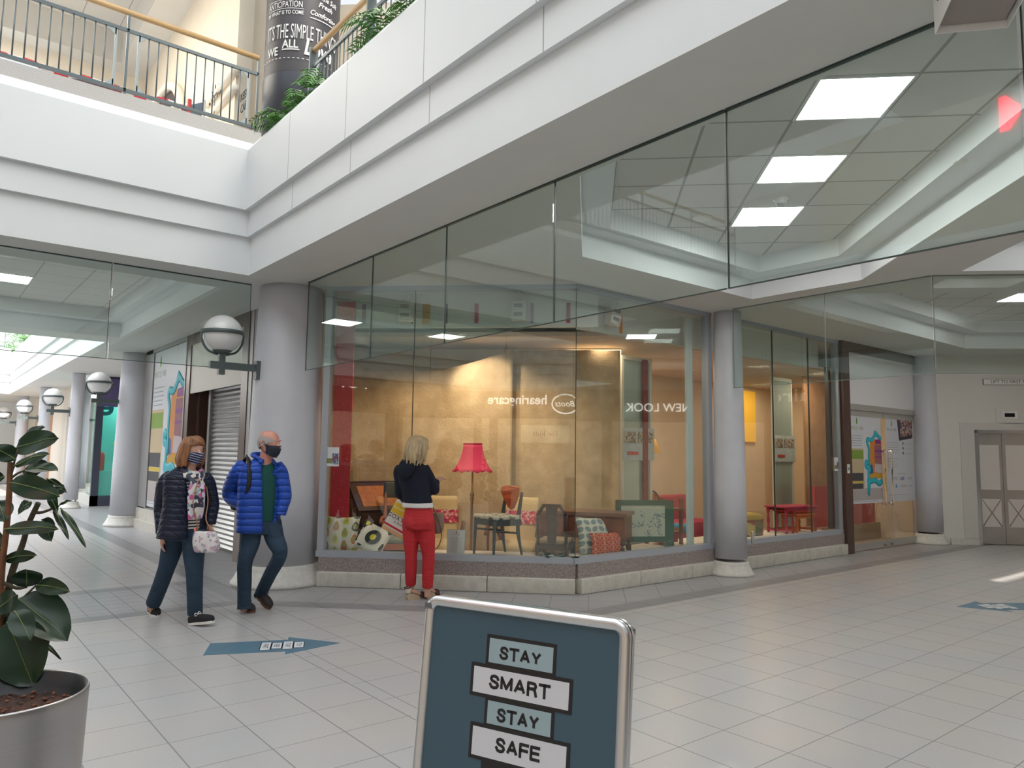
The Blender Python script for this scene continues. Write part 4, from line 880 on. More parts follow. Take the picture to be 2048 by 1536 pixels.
# black chair with orange back
t = thing('dining_chair', 'black framed dining chair with a shell-shaped orange back, standing at the glass', 'chair', M4=dT(2.07, .35, .362, R(-50)))
bf_ = M('blue_black_wood', (.022, .030, .035), .4)
for x, y in ((-.21, -.19), (.21, -.19)): b = B(); b.cyl((x, y, .42), (x*1.04, y*1.08, 0), .024, .013); b.build('leg', bf_, t)
for x in (-.17, .17): b = B(); b.tube([(x*1.05, .22, 0), (x, .17, .25), (x, .17, .45), (x*.98, .22, .74)], [.013, .024, .026, .018], 8, 4); b.build('leg', bf_, t)
b = B(); b.box(-.22, .22, -.20, .18, .355, .425); b.box(-.20, .20, -.18, .16, .28, .31) if 0 else None; b.build('seat_frame', bf_, t)
b = B()
for x in (-.205, .19): b.tube([(x, -.19, .30), (x*.9, .17, .26)], .014, 6, 1)
b.build('stretcher', bf_, t)
b = B(); b.rbox(-.235, .235, -.22, .17, .425, .475, .022); b.build('seat', pmat('shell_print', [(.62, .58, .45), (.10, .10, .09), (.55, .50, .38), (.66, .62, .50), (.20, .19, .15)], 22), t)
b = B(); sh = [(-.20, .10), (-.19, .155), (-.12, .18), (.12, .18), (.19, .155), (.20, .10), (.15, .02), (.06, -.085), (.0, -.11), (-.06, -.085), (-.15, .02)]
Tb = frame((0, .205, .63), (1, 0, 0), (0, -1, .16))
n = len(sh); vs = [Tb @ Vector((x, y, .06*(x/.2)**2+o_)) for o_ in (0, .014) for x, y in sh]; b.add(vs, [list(range(n))[::-1], list(range(n, 2*n))]+[(i, (i+1) % n, n+(i+1) % n, n+i) for i in range(n)]); b.build('backrest', M('orange_ply', (.55, .09, .015), .25, var=.15, vs=10), t)
# information card
t = thing('notice_card', 'white printed notice card on a clear stand beside the shopper', 'sign', M4=dT(1.59, .14, .362) @ Matrix.Rotation(R(-8), 4, 'X'))
b = B(); b.box(-.105, .105, 0, .004, 0, .30); b.build('card', M('paper_white', (.58, .58, .58), .5), t); b = B(); b.box(-.11, .11, .004, .008, 0, .305); b.box(-.11, .11, .0, .07, -.004, .0); b.build('clear_stand', glassmat('plain_glass2', (.9, .93, .93), .06, .8), t)
gl = M('grey_text', (.30, .30, .31), .6); b = B()
for k in range(16): b.box(-.075+(.0 if k % 3 else .02), .075-(.02 if k % 4 == 1 else 0), -.0006, 0, .03+k*.0118, .033+k*.0118)
b.build('printed_lines', gl, t); text('card_heading', 'RECOVER', .022, frame((0, -.001, .245), (1, 0, 0), (0, -1, 0)), gl, t, ext=.0003)
b = B(); b.cyl((0, -.001, .272), (0, 0, .272), .009); b.build('card_logo', dgrey, t)
# dark dining chair and desk
def back2(t, wd, w, hs, hb):
    b = B()
    for x in (-1, 1): b.tube([(x*(w/2-.03), .21, hs-.02), (x*(w/2-.03), .24, hb-.12)], .02, 6, 1); b.tube([(x*(w/2-.03), .24, hb-.13), (x*(w/2-.10), .25, hb-.02)], .02, 6, 1)
    b.box(-w/2+.09, w/2-.09, .235, .27, hb-.04, hb); b.build('back_frame', wd, t); b = B(); b.add([(-.07, .24, hb-.02), (.07, .24, hb-.02), (.05, .22, hs), (-.05, .22, hs), (-.07, .26, hb-.02), (.07, .26, hb-.02), (.05, .24, hs), (-.05, .24, hs)], [(0, 1, 2, 3), (7, 6, 5, 4), (0, 3, 7, 4), (1, 5, 6, 2), (0, 4, 5, 1), (3, 2, 6, 7)]); b.build('splat', wd, t)
wchair(dT(2.74, .58, .012, R(172)), 'dark oak dining chair with a solid splat, tucked in at the desk', dwood, back2, False, .40, M('tan_seat', (.40, .28, .16), .8), hb=.96, hs=.50)
t = thing('writing_desk', 'long dark wooden desk behind the leaf cushions', 'desk', M4=dT(2.56, 1.22, .012, R(-14)))
b = B(); b.box(0, 1.15, -.30, .22, .80, .84); b.build('desktop', M('desk_top', (.22, .09, .045), .3, var=.2, vs=5), t); b = B(); b.box(.03, 1.12, -.27, .20, .52, .80); b.build('body', rwood, t)
for x0, x1 in ((.06, .40), (.42, .73), (.75, 1.09)):
    b = B(); b.box(x0, x1, -.282, -.27, .56, .77); dr = b.build('drawer', rwood, t); b = B(); b.sphere(((x0+x1)/2, -.295, .66), .014, 10, 8); b.build('knob', dwood, dr)
for x, y in ((.05, -.25), (1.10, -.25), (.05, .18), (1.10, .18)): b = B(); b.tube([(x, y, .52), (x-.02, y-.02, .42), (x, y, .25), (x, y, .0)], [.035, .038, .024, .016], 8, 3); b.build('leg', dwood, t)
# green dish
t = thing('leaf_dish', 'dark green leaf-shaped dish lying in the corner of the window', 'dish', (5.80, 6.40, .362))
b = B(); b.T = Matrix.Rotation(R(-20), 4, 'Z')
for a in range(5):
    q = Matrix.Rotation(2*PI*a/5+.3, 4, 'Z'); b.add([q @ Vector(p) for p in [(0, 0, .012), (.09, -.055, .035), (.21, 0, .06), (.09, .055, .035), (.1, 0, .0)]], [(0, 1, 4), (1, 2, 4), (2, 3, 4), (3, 0, 4), (0, 3, 2, 1)], None, True)
b.build('leaves', M('dark_green_glaze', (.012, .075, .06), .25), t); b = B(); b.sphere((0, 0, .03), (.035, .035, .015)); b.build('centre', M('glaze_white', (.7, .7, .66), .3), t)
# framed green screen
t = thing('fire_screen', 'dark green framed screen with a blue toile landscape panel on turned feet', 'screen', M4=Matrix.Translation((7.22, 6.62, .362)) @ Matrix.Rotation(R(-30), 4, 'Z'))
gr = M('green_gloss', (.018, .10, .075), .3)
b = B(); b.box(-.07, 0, 0, .03, .08, .62); b.box(.60, .72, 0, .03, .0, .62); b.box(0, .60, 0, .03, .08, .15); b.box(-.07, .72, 0, .03, .55, .62); b.build('frame', gr, t)
tm, nt, bb = _new('toile_cloth'); n_ = NT(nt); co, x, y, z = n_.xyz(); f_1 = n_.noise(co, 9, 2); f_2 = n_.noise(co, 45, 4)
mk = n_.v('MULTIPLY', n_.v('GREATER_THAN', f_1, .53), n_.v('GREATER_THAN', f_2, .52)); nt.links.new(n_.mix(n_.v('MULTIPLY', mk, .85), (.50, .52, .42), (.10, .19, .23)), bb.inputs['Base Color']); bb.inputs['Roughness'].default_value = .8
b = B(); b.box(0, .60, .008, .02, .15, .55); b.build('toile_panel', tm, t); b = B(); b.lathe([(.035, 0), (.02, .04), (.03, .08), (.02, .1)], 12, Matrix.Translation((.66, .015, -.04+.04))); b.build('foot', gr, t)
t = thing('side_table', 'wooden side table with an orange shelf, right of the green screen', 'table', (7.9, 6.45, .362))
for x, y in ((0, 0), (.34, 0), (0, .32), (.34, .32)): b = B(); b.box(x, x+.04, y, y+.04, 0, .55 if x == 0 else .62); b.build('leg', rwood, t)
b = B(); b.box(0, .38, 0, .36, .46, .49); b.build('table_top', rwood, t); b = B(); b.box(.02, .36, .02, .34, .20, .22); b.build('shelf', rwood, t); b = B(); b.box(.04, .34, .33, .34, .22, .46); b.build('back_panel', M('orange_panel', (.50, .14, .03), .5), t); b = B(); b.box(.02, .34, .06, .3, .03, .14); b.build('red_basket', M('dark_red_cloth', (.28, .02, .04), .8), t)
# tall white framed mirror with photographs
def tallmirror(x, y, label, zt=3.02, w=.66, sx=0):
    t = thing('tall_mirror', label, 'mirror', M4=Matrix.Translation((x, y, .012)))
    wf = M('mirror_frame_white', (.62, .64, .58), .5)
    b = B(); b.box(0, .045, 0, .04, .05, zt); b.box(w-.045, w, 0, .04, .05, zt); b.box(.045, w-.045, 0, .04, zt-.06, zt); b.box(.045, w-.045, 0, .04, .05, .12); b.build('frame', wf, t)
    b = B(); b.box(.045, w-.045, .015, .03, .12, zt-.06); b.build('mirror_glass', M('mirror_silver', (.42, .52, .48), .12, metal=.35), t)
    b = B(); b.box(.0, w+.04, -.012, -.002, 1.48, 1.96); pst = b.build('poster', pmat('poster_blue_grey', [(.42, .50, .50), (.46, .53, .52), (.40, .48, .49), (.48, .54, .53)], 18), t)
    b = B(); 
    for k, (x0, x1) in enumerate(((.03, .28), (.33, .45), (.47, .55), (.57, .66))): b.box(x0, x1, -.018, -.012, 1.74, 1.90)
    b.build('photographs', pmat('old_photographs', [(.30, .22, .10), (.12, .10, .09), (.45, .38, .28), (.20, .18, .16), (.5, .45, .36)], 40), pst)
    b = B(); b.box(.10, .34, -.018, -.012, 1.56, 1.61); b.build('red_print', M('poster_red', (.50, .06, .04), .6), pst)
    return t
tm1 = tallmirror(7.98, 7.30, 'tall white framed mirror with photographs, left of the slim column')
dup(tm1, 'tall white framed mirror with photographs, in the window right of the slim column', T=Matrix.Translation((12.04, 7.35, .012)))
b = B(); b.box(8.42, 8.52, 7.27, 7.29, .7, 3.0); tag(b.build('patterned_strip', M('maroon_strip', (.22, .012, .025), .5, var=.3, vs=25)), 'narrow dark red patterned strip crossing the tall mirror', 'panel')
# things further inside
def deskbox(name, label, cat, x, y, w, d, h, mat_, leg=.0):
    t = thing(name, label, cat, (x, y, .012)); b = B(); b.rbox(0, w, 0, d, leg, h, .02); b.build('body', mat_, t)
    if leg:
        for q in ((.03, .03), (w-.03, .03), (.03, d-.03), (w-.03, d-.03)): b = B(); b.cyl((q[0], q[1], 0), (q[0], q[1], leg+.01), .02); b.build('leg', dwood, t)
    return t
t = deskbox('sofa', 'red sofa deep in the shop seen right of the side table', 'sofa', 9.9, 8.0, 1.5, .8, .42, M('crimson_cloth', (.40, .02, .06), .9), .08); b = B(); b.rbox(0, 1.5, .62, .8, .4, .85, .04); b.build('backrest', M('crimson_cloth', (0, 0, 0)), t)
t = thing('round_stool', 'bright blue round stool deep in the shop', 'stool', (9.65, 7.55, .012)); b = B(); b.lathe([(.15, .34), (.19, .36), (.19, .44), (.16, .47), (0, .475)], 24); b.build('seat', M('blue_cloth', (.01, .20, .38), .8), t)
for a in range(4): b = B(); b.cyl((.12*math.cos(a*PI/2+.7), .12*math.sin(a*PI/2+.7), .35), (.17*math.cos(a*PI/2+.7), .17*math.sin(a*PI/2+.7), 0), .014); b.build('leg', dwood, t)
t = thing('table_lamp', 'small amber lampshade on a stand deep in the shop', 'lamp', (9.15, 7.75, .012)); b = B(); b.lathe([(.14, 0), (.02, .03), (.015, 1.5)], 14); b.build('stand', brass, t); b = B(); b.lathe([(.16, 1.60), (.07, 1.82)], 20); b.build('lamp_shade', M('amber_shade', (.55, .25, .03), .6, emit=.3), t)
t = thing('bentwood_chair', 'small chair with a rounded orange back deep in the shop', 'chair', (8.72, 7.35, .012)); b = B(); b.tube([(-.17, 0, .5), (-.16, 0, .85), (0, 0, 1.02), (.16, 0, .85), (.17, 0, .5)], .016, 8, 4); b.build('back_frame', dwood, t); b = B(); b.lathe([(0, .0), (.13, .0), (.13, .015), (0, .015)], 20, frame((0, .01, .86), (1, 0, 0), (0, -1, 0))); b.build('backrest', mwood, t); b = B(); b.rbox(-.19, .19, -.36, 0, .44, .49, .02); b.build('seat', mwood, t)
for x, y in ((-.16, -.32), (.16, -.32), (-.16, -.02), (.16, -.02)): b = B(); b.cyl((x, y, .45), (x*1.1, y, 0), .014); b.build('leg', dwood, t)
# nest of tables, ottoman and the rest of the right-hand window
pinkp = M('pink_paint', (.42, .02, .07), .4); orp = M('orange_paint', (.62, .13, .01), .4); redp_ = M('red_paint', (.40, .03, .02), .4)
def nest(T, w, d, h, mat_, label, name='nest_table'):
    t = thing(name, label, 'table', M4=T, group='nest of painted tables')
    b = B(); b.rbox(-w/2-.03, w/2+.03, -d/2-.03, d/2+.03, h-.03, h, .01); b.build('table_top', mat_, t)
    b = B(); b.box(-w/2, w/2, -d/2, -d/2+.02, h-.075, h-.03); b.box(-w/2, w/2, d/2-.02, d/2, h-.075, h-.03); b.box(-w/2, -w/2+.02, -d/2, d/2, .03, .06); b.box(w/2-.02, w/2, -d/2, d/2, .03, .06); b.box(-w/2, w/2, d/2-.02, d/2, .03, .06); b.build('apron', mat_, t)
    for x in (-w/2+.02, w/2-.02):
        for y in (-d/2+.02, d/2-.02): b = B(); b.lathe([(.018, 0), (.024, .03), (.024, .07), (.014, .11), (.026, h*.45), (.015, h*.68), (.024, h-.10), (.024, h-.03)], 12, Matrix.Translation((x, y, 0))); b.build('leg', mat_, t)
    return t
NTm = Matrix.Translation((11.22, 6.55, .362)) @ Matrix.Rotation(R(-6), 4, 'Z')
nest(NTm, .78, .38, .43, pinkp, 'largest of the nested tables, pink-painted with turned legs'); nest(NTm @ Matrix.Translation((.06, -.02, 0)), .56, .34, .36, redp_, 'middle red table tucked under the pink one'); nest(NTm @ Matrix.Translation((.08, -.06, 0)), .46, .30, .31, orp, 'smallest nested table, bright orange')
t = thing('ottoman', 'patchwork ottoman with a rounded yellow top right of the slim column', 'ottoman', (10.15, 6.72, .362)); b = B(); b.loft([((0, 0, 0), .26, .20, (1, 0, 0), (0, 1, 0), 5), ((0, 0, .24), .27, .21, (1, 0, 0), (0, 1, 0), 5)], 28, 3); b.build('body', pmat('patchwork', [(.28, .03, .03), (.06, .07, .04), (.45, .36, .12), (.15, .12, .05), (.32, .05, .05)], 7), t)
b = B(); b.loft([((0, 0, .24), .275, .215, (1, 0, 0), (0, 1, 0), 5), ((0, 0, .31), .26, .2, (1, 0, 0), (0, 1, 0), 4), ((0, 0, .34), .18, .14, (1, 0, 0), (0, 1, 0), 3)], 28, 3); b.build('cushion_top', M('ochre_cloth', (.40, .26, .04), .9), t)
t = thing('high_back_chair', 'dark red high-backed chair beside the slim column', 'chair', (10.95, 7.3, .012)); b = B(); b.rbox(-.24, .24, .2, .3, .45, 1.12, .04); b.build('backrest', M('crimson_cloth', (0, 0, 0)), t); b = B(); b.rbox(-.25, .25, -.25, .25, .35, .48, .04); b.build('seat', M('crimson_cloth', (0, 0, 0)), t)
for x in (-.2, .2):
    for y in (-.2, .22): b = B(); b.cyl((x, y, .36), (x, y, 0), .02); b.build('leg', dwood, t)
b = B(); b.box(12.86, 13.95, 7.2, 7.23, .05, 3.09); tag(b.build('paper_panel', M('rust_paper', (.52, .31, .17), .6, var=.15, vs=5, bump=.3, bs=18)), 'rust-brown hanging paper panel at the right end of the display', 'backdrop')
b = B(); b.box(11.86, 11.94, 6.2, 6.27, .41, 3.1); struct(b.build('wall_window_end', M('dark_return', (.03, .022, .025), .3)))
b = B(); b.box(13.3, 14.3, 9.15, 9.19, 1.9, 3.0); tag(b.build('yellow_panel', M('yellow_board', (.75, .42, .04), .6, emit=.25)), 'bright yellow board on the back wall right of the slim column', 'panel')
b = B(); b.box(12.7, 15.0, 6.95, 7.0, 0.32, 1.05); struct(b.build('wall_red_counter', redp)); b = B(); b.box(12.7, 15.0, 6.85, 7.2, .012, .32); tag(b.build('wooden_plinth', M('plinth_wood', (.38, .25, .12), .6)), 'low wooden plinth seen through the glass doors', 'plinth')
# leaflets and stickers on the glass
def flyer(T, w, h, label, kind=0):
    t = thing('leaflet', label, 'leaflet', M4=T); b = B(); b.box(0, w, 0, h, 0, .002); b.build('paper', M('flyer_white', (.68, .70, .72), .5), t)
    b = B(); b.box(.005, w*.5, h*.15, h*.42, .002, .0025); b.build('picture_green', M('flyer_green', (.22, .24, .08), .6), t); b = B(); b.box(w*.5, w-.005, h*.10, h*.68, .002, .0025); b.build('picture_chair', pmat('flyer_chair', [(.10, .12, .30), (.45, .15, .05), (.25, .45, .5), (.15, .08, .2)], 50), t)
flyer(wallT(dg(.03, -.005, 1.385)-Vector((.003, .003, 0)), (1, -1, 0)), .165, .225, 'small picture leaflet stuck over the red strip at the left window edge')
flyer(wallT((11.84, 6.13, 1.36), (1, 0, 0)), .16, .22, 'small white leaflet at the right end of the window before the brown frame')
t = thing('door_switch', 'small white switch plate on the brown door frame', 'switch', M4=wallT((12.06, 6.028, 1.32), (1, 0, 0))); b = B(); b.rbox(0, .085, 0, .15, 0, .012, .004); b.build('plate', wire, t); b = B(); b.box(.025, .06, .05, .1, .012, .016); b.build('button', M('blue_button', (.1, .2, .3), .4), t)
t = thing('metal_socket', 'small steel socket plate low on the slim column', 'socket', M4=wallT((8.74, 5.69, .42), (.8, .6, 0))); b = B(); b.rbox(-.05, .07, 0, .16, 0, .03, .006); b.build('plate', M('socket_steel', (.45, .43, .42), .4, metal=.6), t)

# ---- shop posters ---------------------------------------------------------------------------------
pw = M('poster_paper', (.60, .62, .66), .45); pgreen = M('poster_green', (.16, .48, .10), .5); pgrey = M('poster_grey', (.28, .29, .31), .5)
pteal = M('poster_turquoise', (.02, .42, .52), .5); pora = M('poster_orange', (.62, .22, .02), .5); ppur = M('poster_purple', (.22, .03, .22), .5); pblu = M('poster_blue', (.03, .08, .28), .5); pbr = M('poster_brown', (.20, .07, .04), .5)
def flat(t, name, mat_, polys, z):
    b = B()
    for p in polys: b.prism(p, z, z+.0006)
    return b.build(name, mat_, t)
def rect(x0, y0, x1, y1): return [(x0, y0), (x1, y0), (x1, y1), (x0, y1)]
def logo(t, x, y, s_):
    flat(t, 'leaf_logo', pgreen, [[(x+s_*.5*k*math.cos(a)+0, y+s_*.45*math.sin(a)+dy*s_) for a in [2*PI*i/10 for i in range(10)]] for k, dy in ((.5, .3), (.7, -.2))], .003)
    text('logo_lettering', 'R', s_*1.0, Matrix.Translation((x-s_*2.0, y-s_*1.5, .003)), pgrey, t, ext=.0004, bold=.01*s_); text('logo_lettering_green', 'ECO', s_*1.0, Matrix.Translation((x-s_*.45, y-s_*1.5, .003)), pgreen, t, ext=.0004); text('logo_lettering_end', 'VER', s_*1.0, Matrix.Translation((x+s_*1.8, y-s_*1.5, .003)), pgrey, t, ext=.0004)
def lines(t, x0, x1, ys, h, seed=1):
    rn = random.Random(seed); flat(t, 'printed_lines', pgrey, [rect(x0, y, x1-(x1-x0)*rn.uniform(0, .25), y+h) for y in ys], .0025)
def poster_chair(T, W_, H_, label):
    t = thing('poster', label, 'poster', M4=T); b = B(); b.box(0, W_, 0, H_, 0, .002); b.build('sheet', pw, t)
    q = lambda pts: [(x*W_, y*H_) for x, y in pts]
    logo(t, .21*W_, .93*H_, .055*H_)
    lines(t, .03*W_, .40*W_, [(.76-.028*k)*H_ for k in range(5)], .006*H_, 3)
    flat(t, 'pictured_floor', M('poster_floor', (.42, .38, .38), .6), [q(rect(0, .04, 1, .17))], .0022)
    flat(t, 'pictured_drawers', M('poster_wood', (.52, .42, .26), .6), [q(rect(0, .16, .40, .62))], .0028)
    flat(t, 'pictured_green_drawer', M('poster_olive', (.20, .32, .05), .6), [q(rect(0, .50, .385, .60))], .0036); flat(t, 'pictured_dark_drawer', M('poster_dark', (.06, .06, .07), .6), [q(rect(.0, .255, .37, .345)), q(rect(.0, .165, .36, .225))], .0036); flat(t, 'pictured_yellow_rail', M('poster_yellow', (.60, .45, .06), .6), [q(rect(0, .228, .38, .25))], .0036)
    flat(t, 'pictured_chair_back', pora, [q([(.60, .33), (.62, .70), (.72, .73), (1, .73), (1, .33)])], .0030)
    flat(t, 'pictured_chair_stripes', ppur, [q([(.78, .68), (.80, .73), (.95, .735), (1, .68)]), q(rect(.76, .58, 1, .61)), q(rect(.76, .52, 1, .535))], .0038); flat(t, 'pictured_chair_centre', M('poster_mauve', (.30, .12, .15), .6), [q(rect(.76, .44, 1, .67))], .0034)
    flat(t, 'pictured_cushion', M('poster_cushion', (.52, .45, .48), .6), [q([(.74, .35), (.76, .45), (1, .44), (1, .34)])], .0040); flat(t, 'pictured_arm', pblu, [q([(.52, .33), (.56, .45), (.68, .43), (.70, .33)])], .0036)
    flat(t, 'pictured_seat', M('poster_mustard', (.55, .30, .02), .6), [q([(.56, .28), (.62, .335), (1, .345), (1, .28)])], .0042)
    b = B(); b.T = Matrix.Scale(1, 4)
    def P3(pts, r): b.tube([(x*W_, y*H_, .004) for x, y in pts], r*W_, 6, 4, flat=.12, up=(0, 0, 1))
    P3([(.60, .34), (.57, .50), (.58, .62), (.52, .70), (.56, .73), (.66, .72), (.74, .75), (.82, .80), (.90, .77), (1.0, .74)], .035); P3([(.55, .45), (.47, .47), (.46, .42), (.53, .40), (.55, .36), (.54, .26), (.52, .10)], .038); P3([(.50, .27), (.62, .25), (.75, .26), (.88, .22), (1.0, .25)], .045); P3([(.58, .24), (.56, .16), (.54, .08)], .026); P3([(.76, .76), (.80, .82), (.84, .77)], .03)
    b.build('pictured_chair_frame', pteal, t)
    lines(t, .02*W_, .98*W_, [.035*H_, .02*H_], .004*H_, 5); return t
poster_chair(wallT((12.37, 6.108, .80), (1, 0, 0)), 1.13, 1.52, 'white poster with a turquoise chair on the left glass door')
poster_chair(wallT((3.622, 15.76, .46), (0, -1, 0)), 2.20, 3.0, 'huge window poster with a turquoise chair beside the roller shutter')
t = thing('poster', 'white text poster with a framed photo corner on the right glass door', 'poster', M4=wallT((13.70, 6.108, .80), (1, 0, 0))); W_, H_ = 1.14, 1.54
b = B(); b.box(0, W_, 0, H_, 0, .002); b.build('sheet', pw, t); logo(t, .20*W_, .92*H_, .075)
lines(t, .02*W_, .48*W_, [(.69-.028*k)*H_ for k in range(5)], .007, 7); lines(t, .03*W_, .45*W_, [(.50-.032*k)*H_ for k in range(4)], .007, 8); lines(t, .66*W_, .94*W_, [(.685-.06*k)*H_ for k in range(3)], .006, 9); lines(t, .35*W_, .68*W_, [.325*H_], .009, 1); lines(t, .05*W_, .95*W_, [.075*H_], .006, 2)
flat(t, 'photo_frame', M('poster_black', (.03, .025, .03), .4), [[(.40*W_, H_*.995), (.46*W_, .72*H_), (.96*W_, .76*H_), (.97*W_, H_*.995)]], .003); flat(t, 'photograph', pmat('group_photo', [(.45, .20, .18), (.05, .09, .30), (.50, .40, .35), (.30, .06, .06), (.12, .10, .12), (.40, .30, .12)], 26), [[(.48*W_, .98*H_), (.52*W_, .765*H_), (.94*W_, .80*H_), (.94*W_, .98*H_)]], .004)
flat(t, 'round_icons', dgrey, [[(.595*W_+.03*math.cos(a), (.69-.058*k)*H_+.026*math.sin(a)) for a in [2*PI*i/14 for i in range(14)]] for k in range(3)], .003)
text('sponsor_logo', 'HCF', .085, Matrix.Translation((.53*W_, .265*H_, .003)), M('logo_indigo', (.06, .03, .28), .5), t, ext=.0004, bold=.002); lines(t, .18*W_, .38*W_, [.275*H_, .258*H_], .010, 4); lines(t, .72*W_, .92*W_, [.275*H_, .258*H_], .011, 6); lines(t, .45*W_, .68*W_, [.165*H_, .18*H_], .008, 4); lines(t, .74*W_, .92*W_, [.175*H_], .010, 6)
flat(t, 'round_blue_logo', M('logo_blue', (.04, .22, .45), .5), [[(.30*W_+.028*math.cos(a), .18*H_+.036*math.sin(a)) for a in [2*PI*i/14 for i in range(14)]]], .003)
# teal shop window dressing
yg = M('yellow_green_letters', (.55, .68, .03), .5)
for k, s_ in enumerate(("WE'RE", 'BACK', 'BABY!')): tag(text('window_lettering', s_, .30, wallT((4.72, 22.83, 1.62-.27*k), (1, 0, 0)), yg, None, bold=.006, sx=1.0), 'yellow-green %s word on the teal shop window, reading %s' % (('top', 'middle', 'bottom')[k], s_.strip('!')), 'lettering')
tag(text('shop_sign', 'thre', .75, wallT((4.55, 22.84, 2.72), (1, 0, 0)) @ Matrix.Rotation(PI, 4, 'Y'), M('deep_teal_letters', (.01, .22, .25), .5), None, bold=.02), 'large dark teal letters seen backwards in the teal shop window', 'lettering')
t = thing('display_frame', 'white framed panel with olive slots in the teal window', 'display panel', M4=wallT((4.55, 22.95, 1.7), (1, 0, 0))); b = B(); b.box(0, .35, 0, 1.1, 0, .03); b.build('panel', M('panel_pale', (.55, .60, .55), .5), t); b = B(); b.box(.06, .20, .1, .42, .03, .04); b.box(.06, .20, .6, 1.05, .03, .04); b.build('olive_slot', M('olive_slot', (.25, .22, .03), .5), t)
b = B(); b.box(.0, .34, 0, .42, 0, .003); o = b.build('notice', pw); o.matrix_world = wallT((4.62, 22.82, 2.02), (1, 0, 0)); tag(o, 'small white notice on the teal shop window', 'notice')
t = thing('fire_extinguisher', 'red fire extinguisher standing inside the teal window', 'fire extinguisher', (4.1, 23.2, .95)); b = B(); b.lathe([(.07, 0), (.08, .03), (.08, .42), (.05, .5), (.02, .53)], 16); b.build('cylinder', M('extinguisher_red', (.45, .06, .03), .4), t)
b = B(); b.box(3.98, 4.6, 23.0, 23.4, .28, .95); tag(b.build('window_plinth', teal), 'teal plinth inside the teal shop window', 'plinth')

# ================================================================ FOREGROUND AND FIRST FLOOR THINGS
def fit_text(name, s_, w, h, T, mat_, parent, bold=0, ext=.0006):
    me = text_mesh(s_, 1.0, ext=0, bold=bold); xs = [v.co.x for v in me.vertices]; ys_ = [v.co.y for v in me.vertices]; x0, x1, y0, y1 = min(xs), max(xs), min(ys_), max(ys_)
    for v in me.vertices: v.co.x = (v.co.x-(x0+x1)/2)*w/(x1-x0); v.co.y = (v.co.y-(y0+y1)/2)*h/(y1-y0)
    me.materials.clear(); me.materials.append(mat_); o = obj(name, me, parent, T, fix=False)
    if ext: md = o.modifiers.new('s', 'SOLIDIFY'); md.thickness = ext; md.offset = 1
    return o
GLY = {'T': [[(0, 1), (.8, 1)], [(.4, 1), (.4, 0)]], 'A': [[(0, 0), (.42, 1), (.84, 0)], [(.15, .33), (.69, .33)]], 'Y': [[(0, 1), (.4, .45), (.8, 1)], [(.4, .45), (.4, 0)]], 'M': [[(0, 0), (0, 1), (.45, .12), (.9, 1), (.9, 0)]],
       'F': [[(0, 0), (0, 1), (.66, 1)], [(0, .52), (.6, .52)]], 'E': [[(.68, 0), (0, 0), (0, 1), (.68, 1)], [(0, .52), (.62, .52)]], 'R': [[(0, 0), (0, 1), (.42, 1), (.60, .95), (.68, .77), (.60, .58), (.42, .52), (0, .52)], [(.42, .52), (.60, .42), (.70, 0)]],
       'S': [[(.70, .78), (.62, .94), (.36, 1.02), (.12, .93), (.06, .75), (.16, .60), (.40, .51), (.64, .41), (.72, .24), (.62, .06), (.36, -.02), (.12, .05), (.02, .24)]]}
def block_text(name, s_, w, h, T, mat_, parent, wt=.215, gap=.34):
    xs = []; x = 0
    for ch in s_: wd = max(p[0] for l_ in GLY[ch] for p in l_); xs.append(x); x += wd+gap
    x -= gap; sx = (w-h*wt)/x; sy = h*(1-wt)
    out = []
    for ch, x0 in zip(s_, xs):
        b = B()
        for l_ in GLY[ch]:
            P = [Vector(((x0+q[0])*sx-x*sx/2, (q[1]-.5)*sy)) for q in l_]; hw = h*wt/2
            for i in range(len(P)-1):
                d = (P[i+1]-P[i]).normalized(); n_ = Vector((-d.y, d.x))*hw; a = P[i]-(d*hw if i == 0 else d*0); c = P[i+1]+(d*hw if i == len(P)-2 and ch not in 'AMY' else d*0)
                if ch in 'AMYT' and i == 0 and ch != 'T': a = P[i]
                b.add([(a.x+n_.x, a.y+n_.y, 0), (a.x-n_.x, a.y-n_.y, 0), (c.x-n_.x, c.y-n_.y, 0), (c.x+n_.x, c.y+n_.y, 0)], [(0, 1, 2, 3)])
                if i > 0: b.add([(P[i].x+hw*math.cos(2*PI*k/12), P[i].y+hw*math.sin(2*PI*k/12), .00002) for k in range(12)], [list(range(12))])
        out.append(b.build(name, mat_, parent, T=T))
    return out
A0 = Vector((1.2209, 1.8938, 1.135)); B0 = Vector((1.4492, 1.2952, 1.135)); u = (B0-A0).normalized(); nn = Vector((u.y, -u.x, 0)); L6 = R(6)
T = frame(A0, u, nn*math.cos(L6)+Vector((0, 0, 1))*math.sin(L6))
if (T.to_3x3() @ Vector((0, 1, 0))).z < 0: print('flip')
ab = thing('pavement_sign', 'grey-blue A-board sign in a rounded aluminium frame reading stay smart stay safe', 'sign', M4=T)
alu = M('brushed_aluminium', (.66, .66, .67), .28, metal=.85); W_, H_ = .642, 1.135
def rrect(x0, y0, x1, y1, r, k=6):
    out = []
    for cx, cy, a0 in ((x1-r, y1-r, 0), (x0+r, y1-r, 90), (x0+r, y0+r, 180), (x1-r, y0+r, 270)):
        for i in range(k+1): a = R(a0+90*i/k); out.append((cx+r*math.cos(a), cy+r*math.sin(a)))
    return out
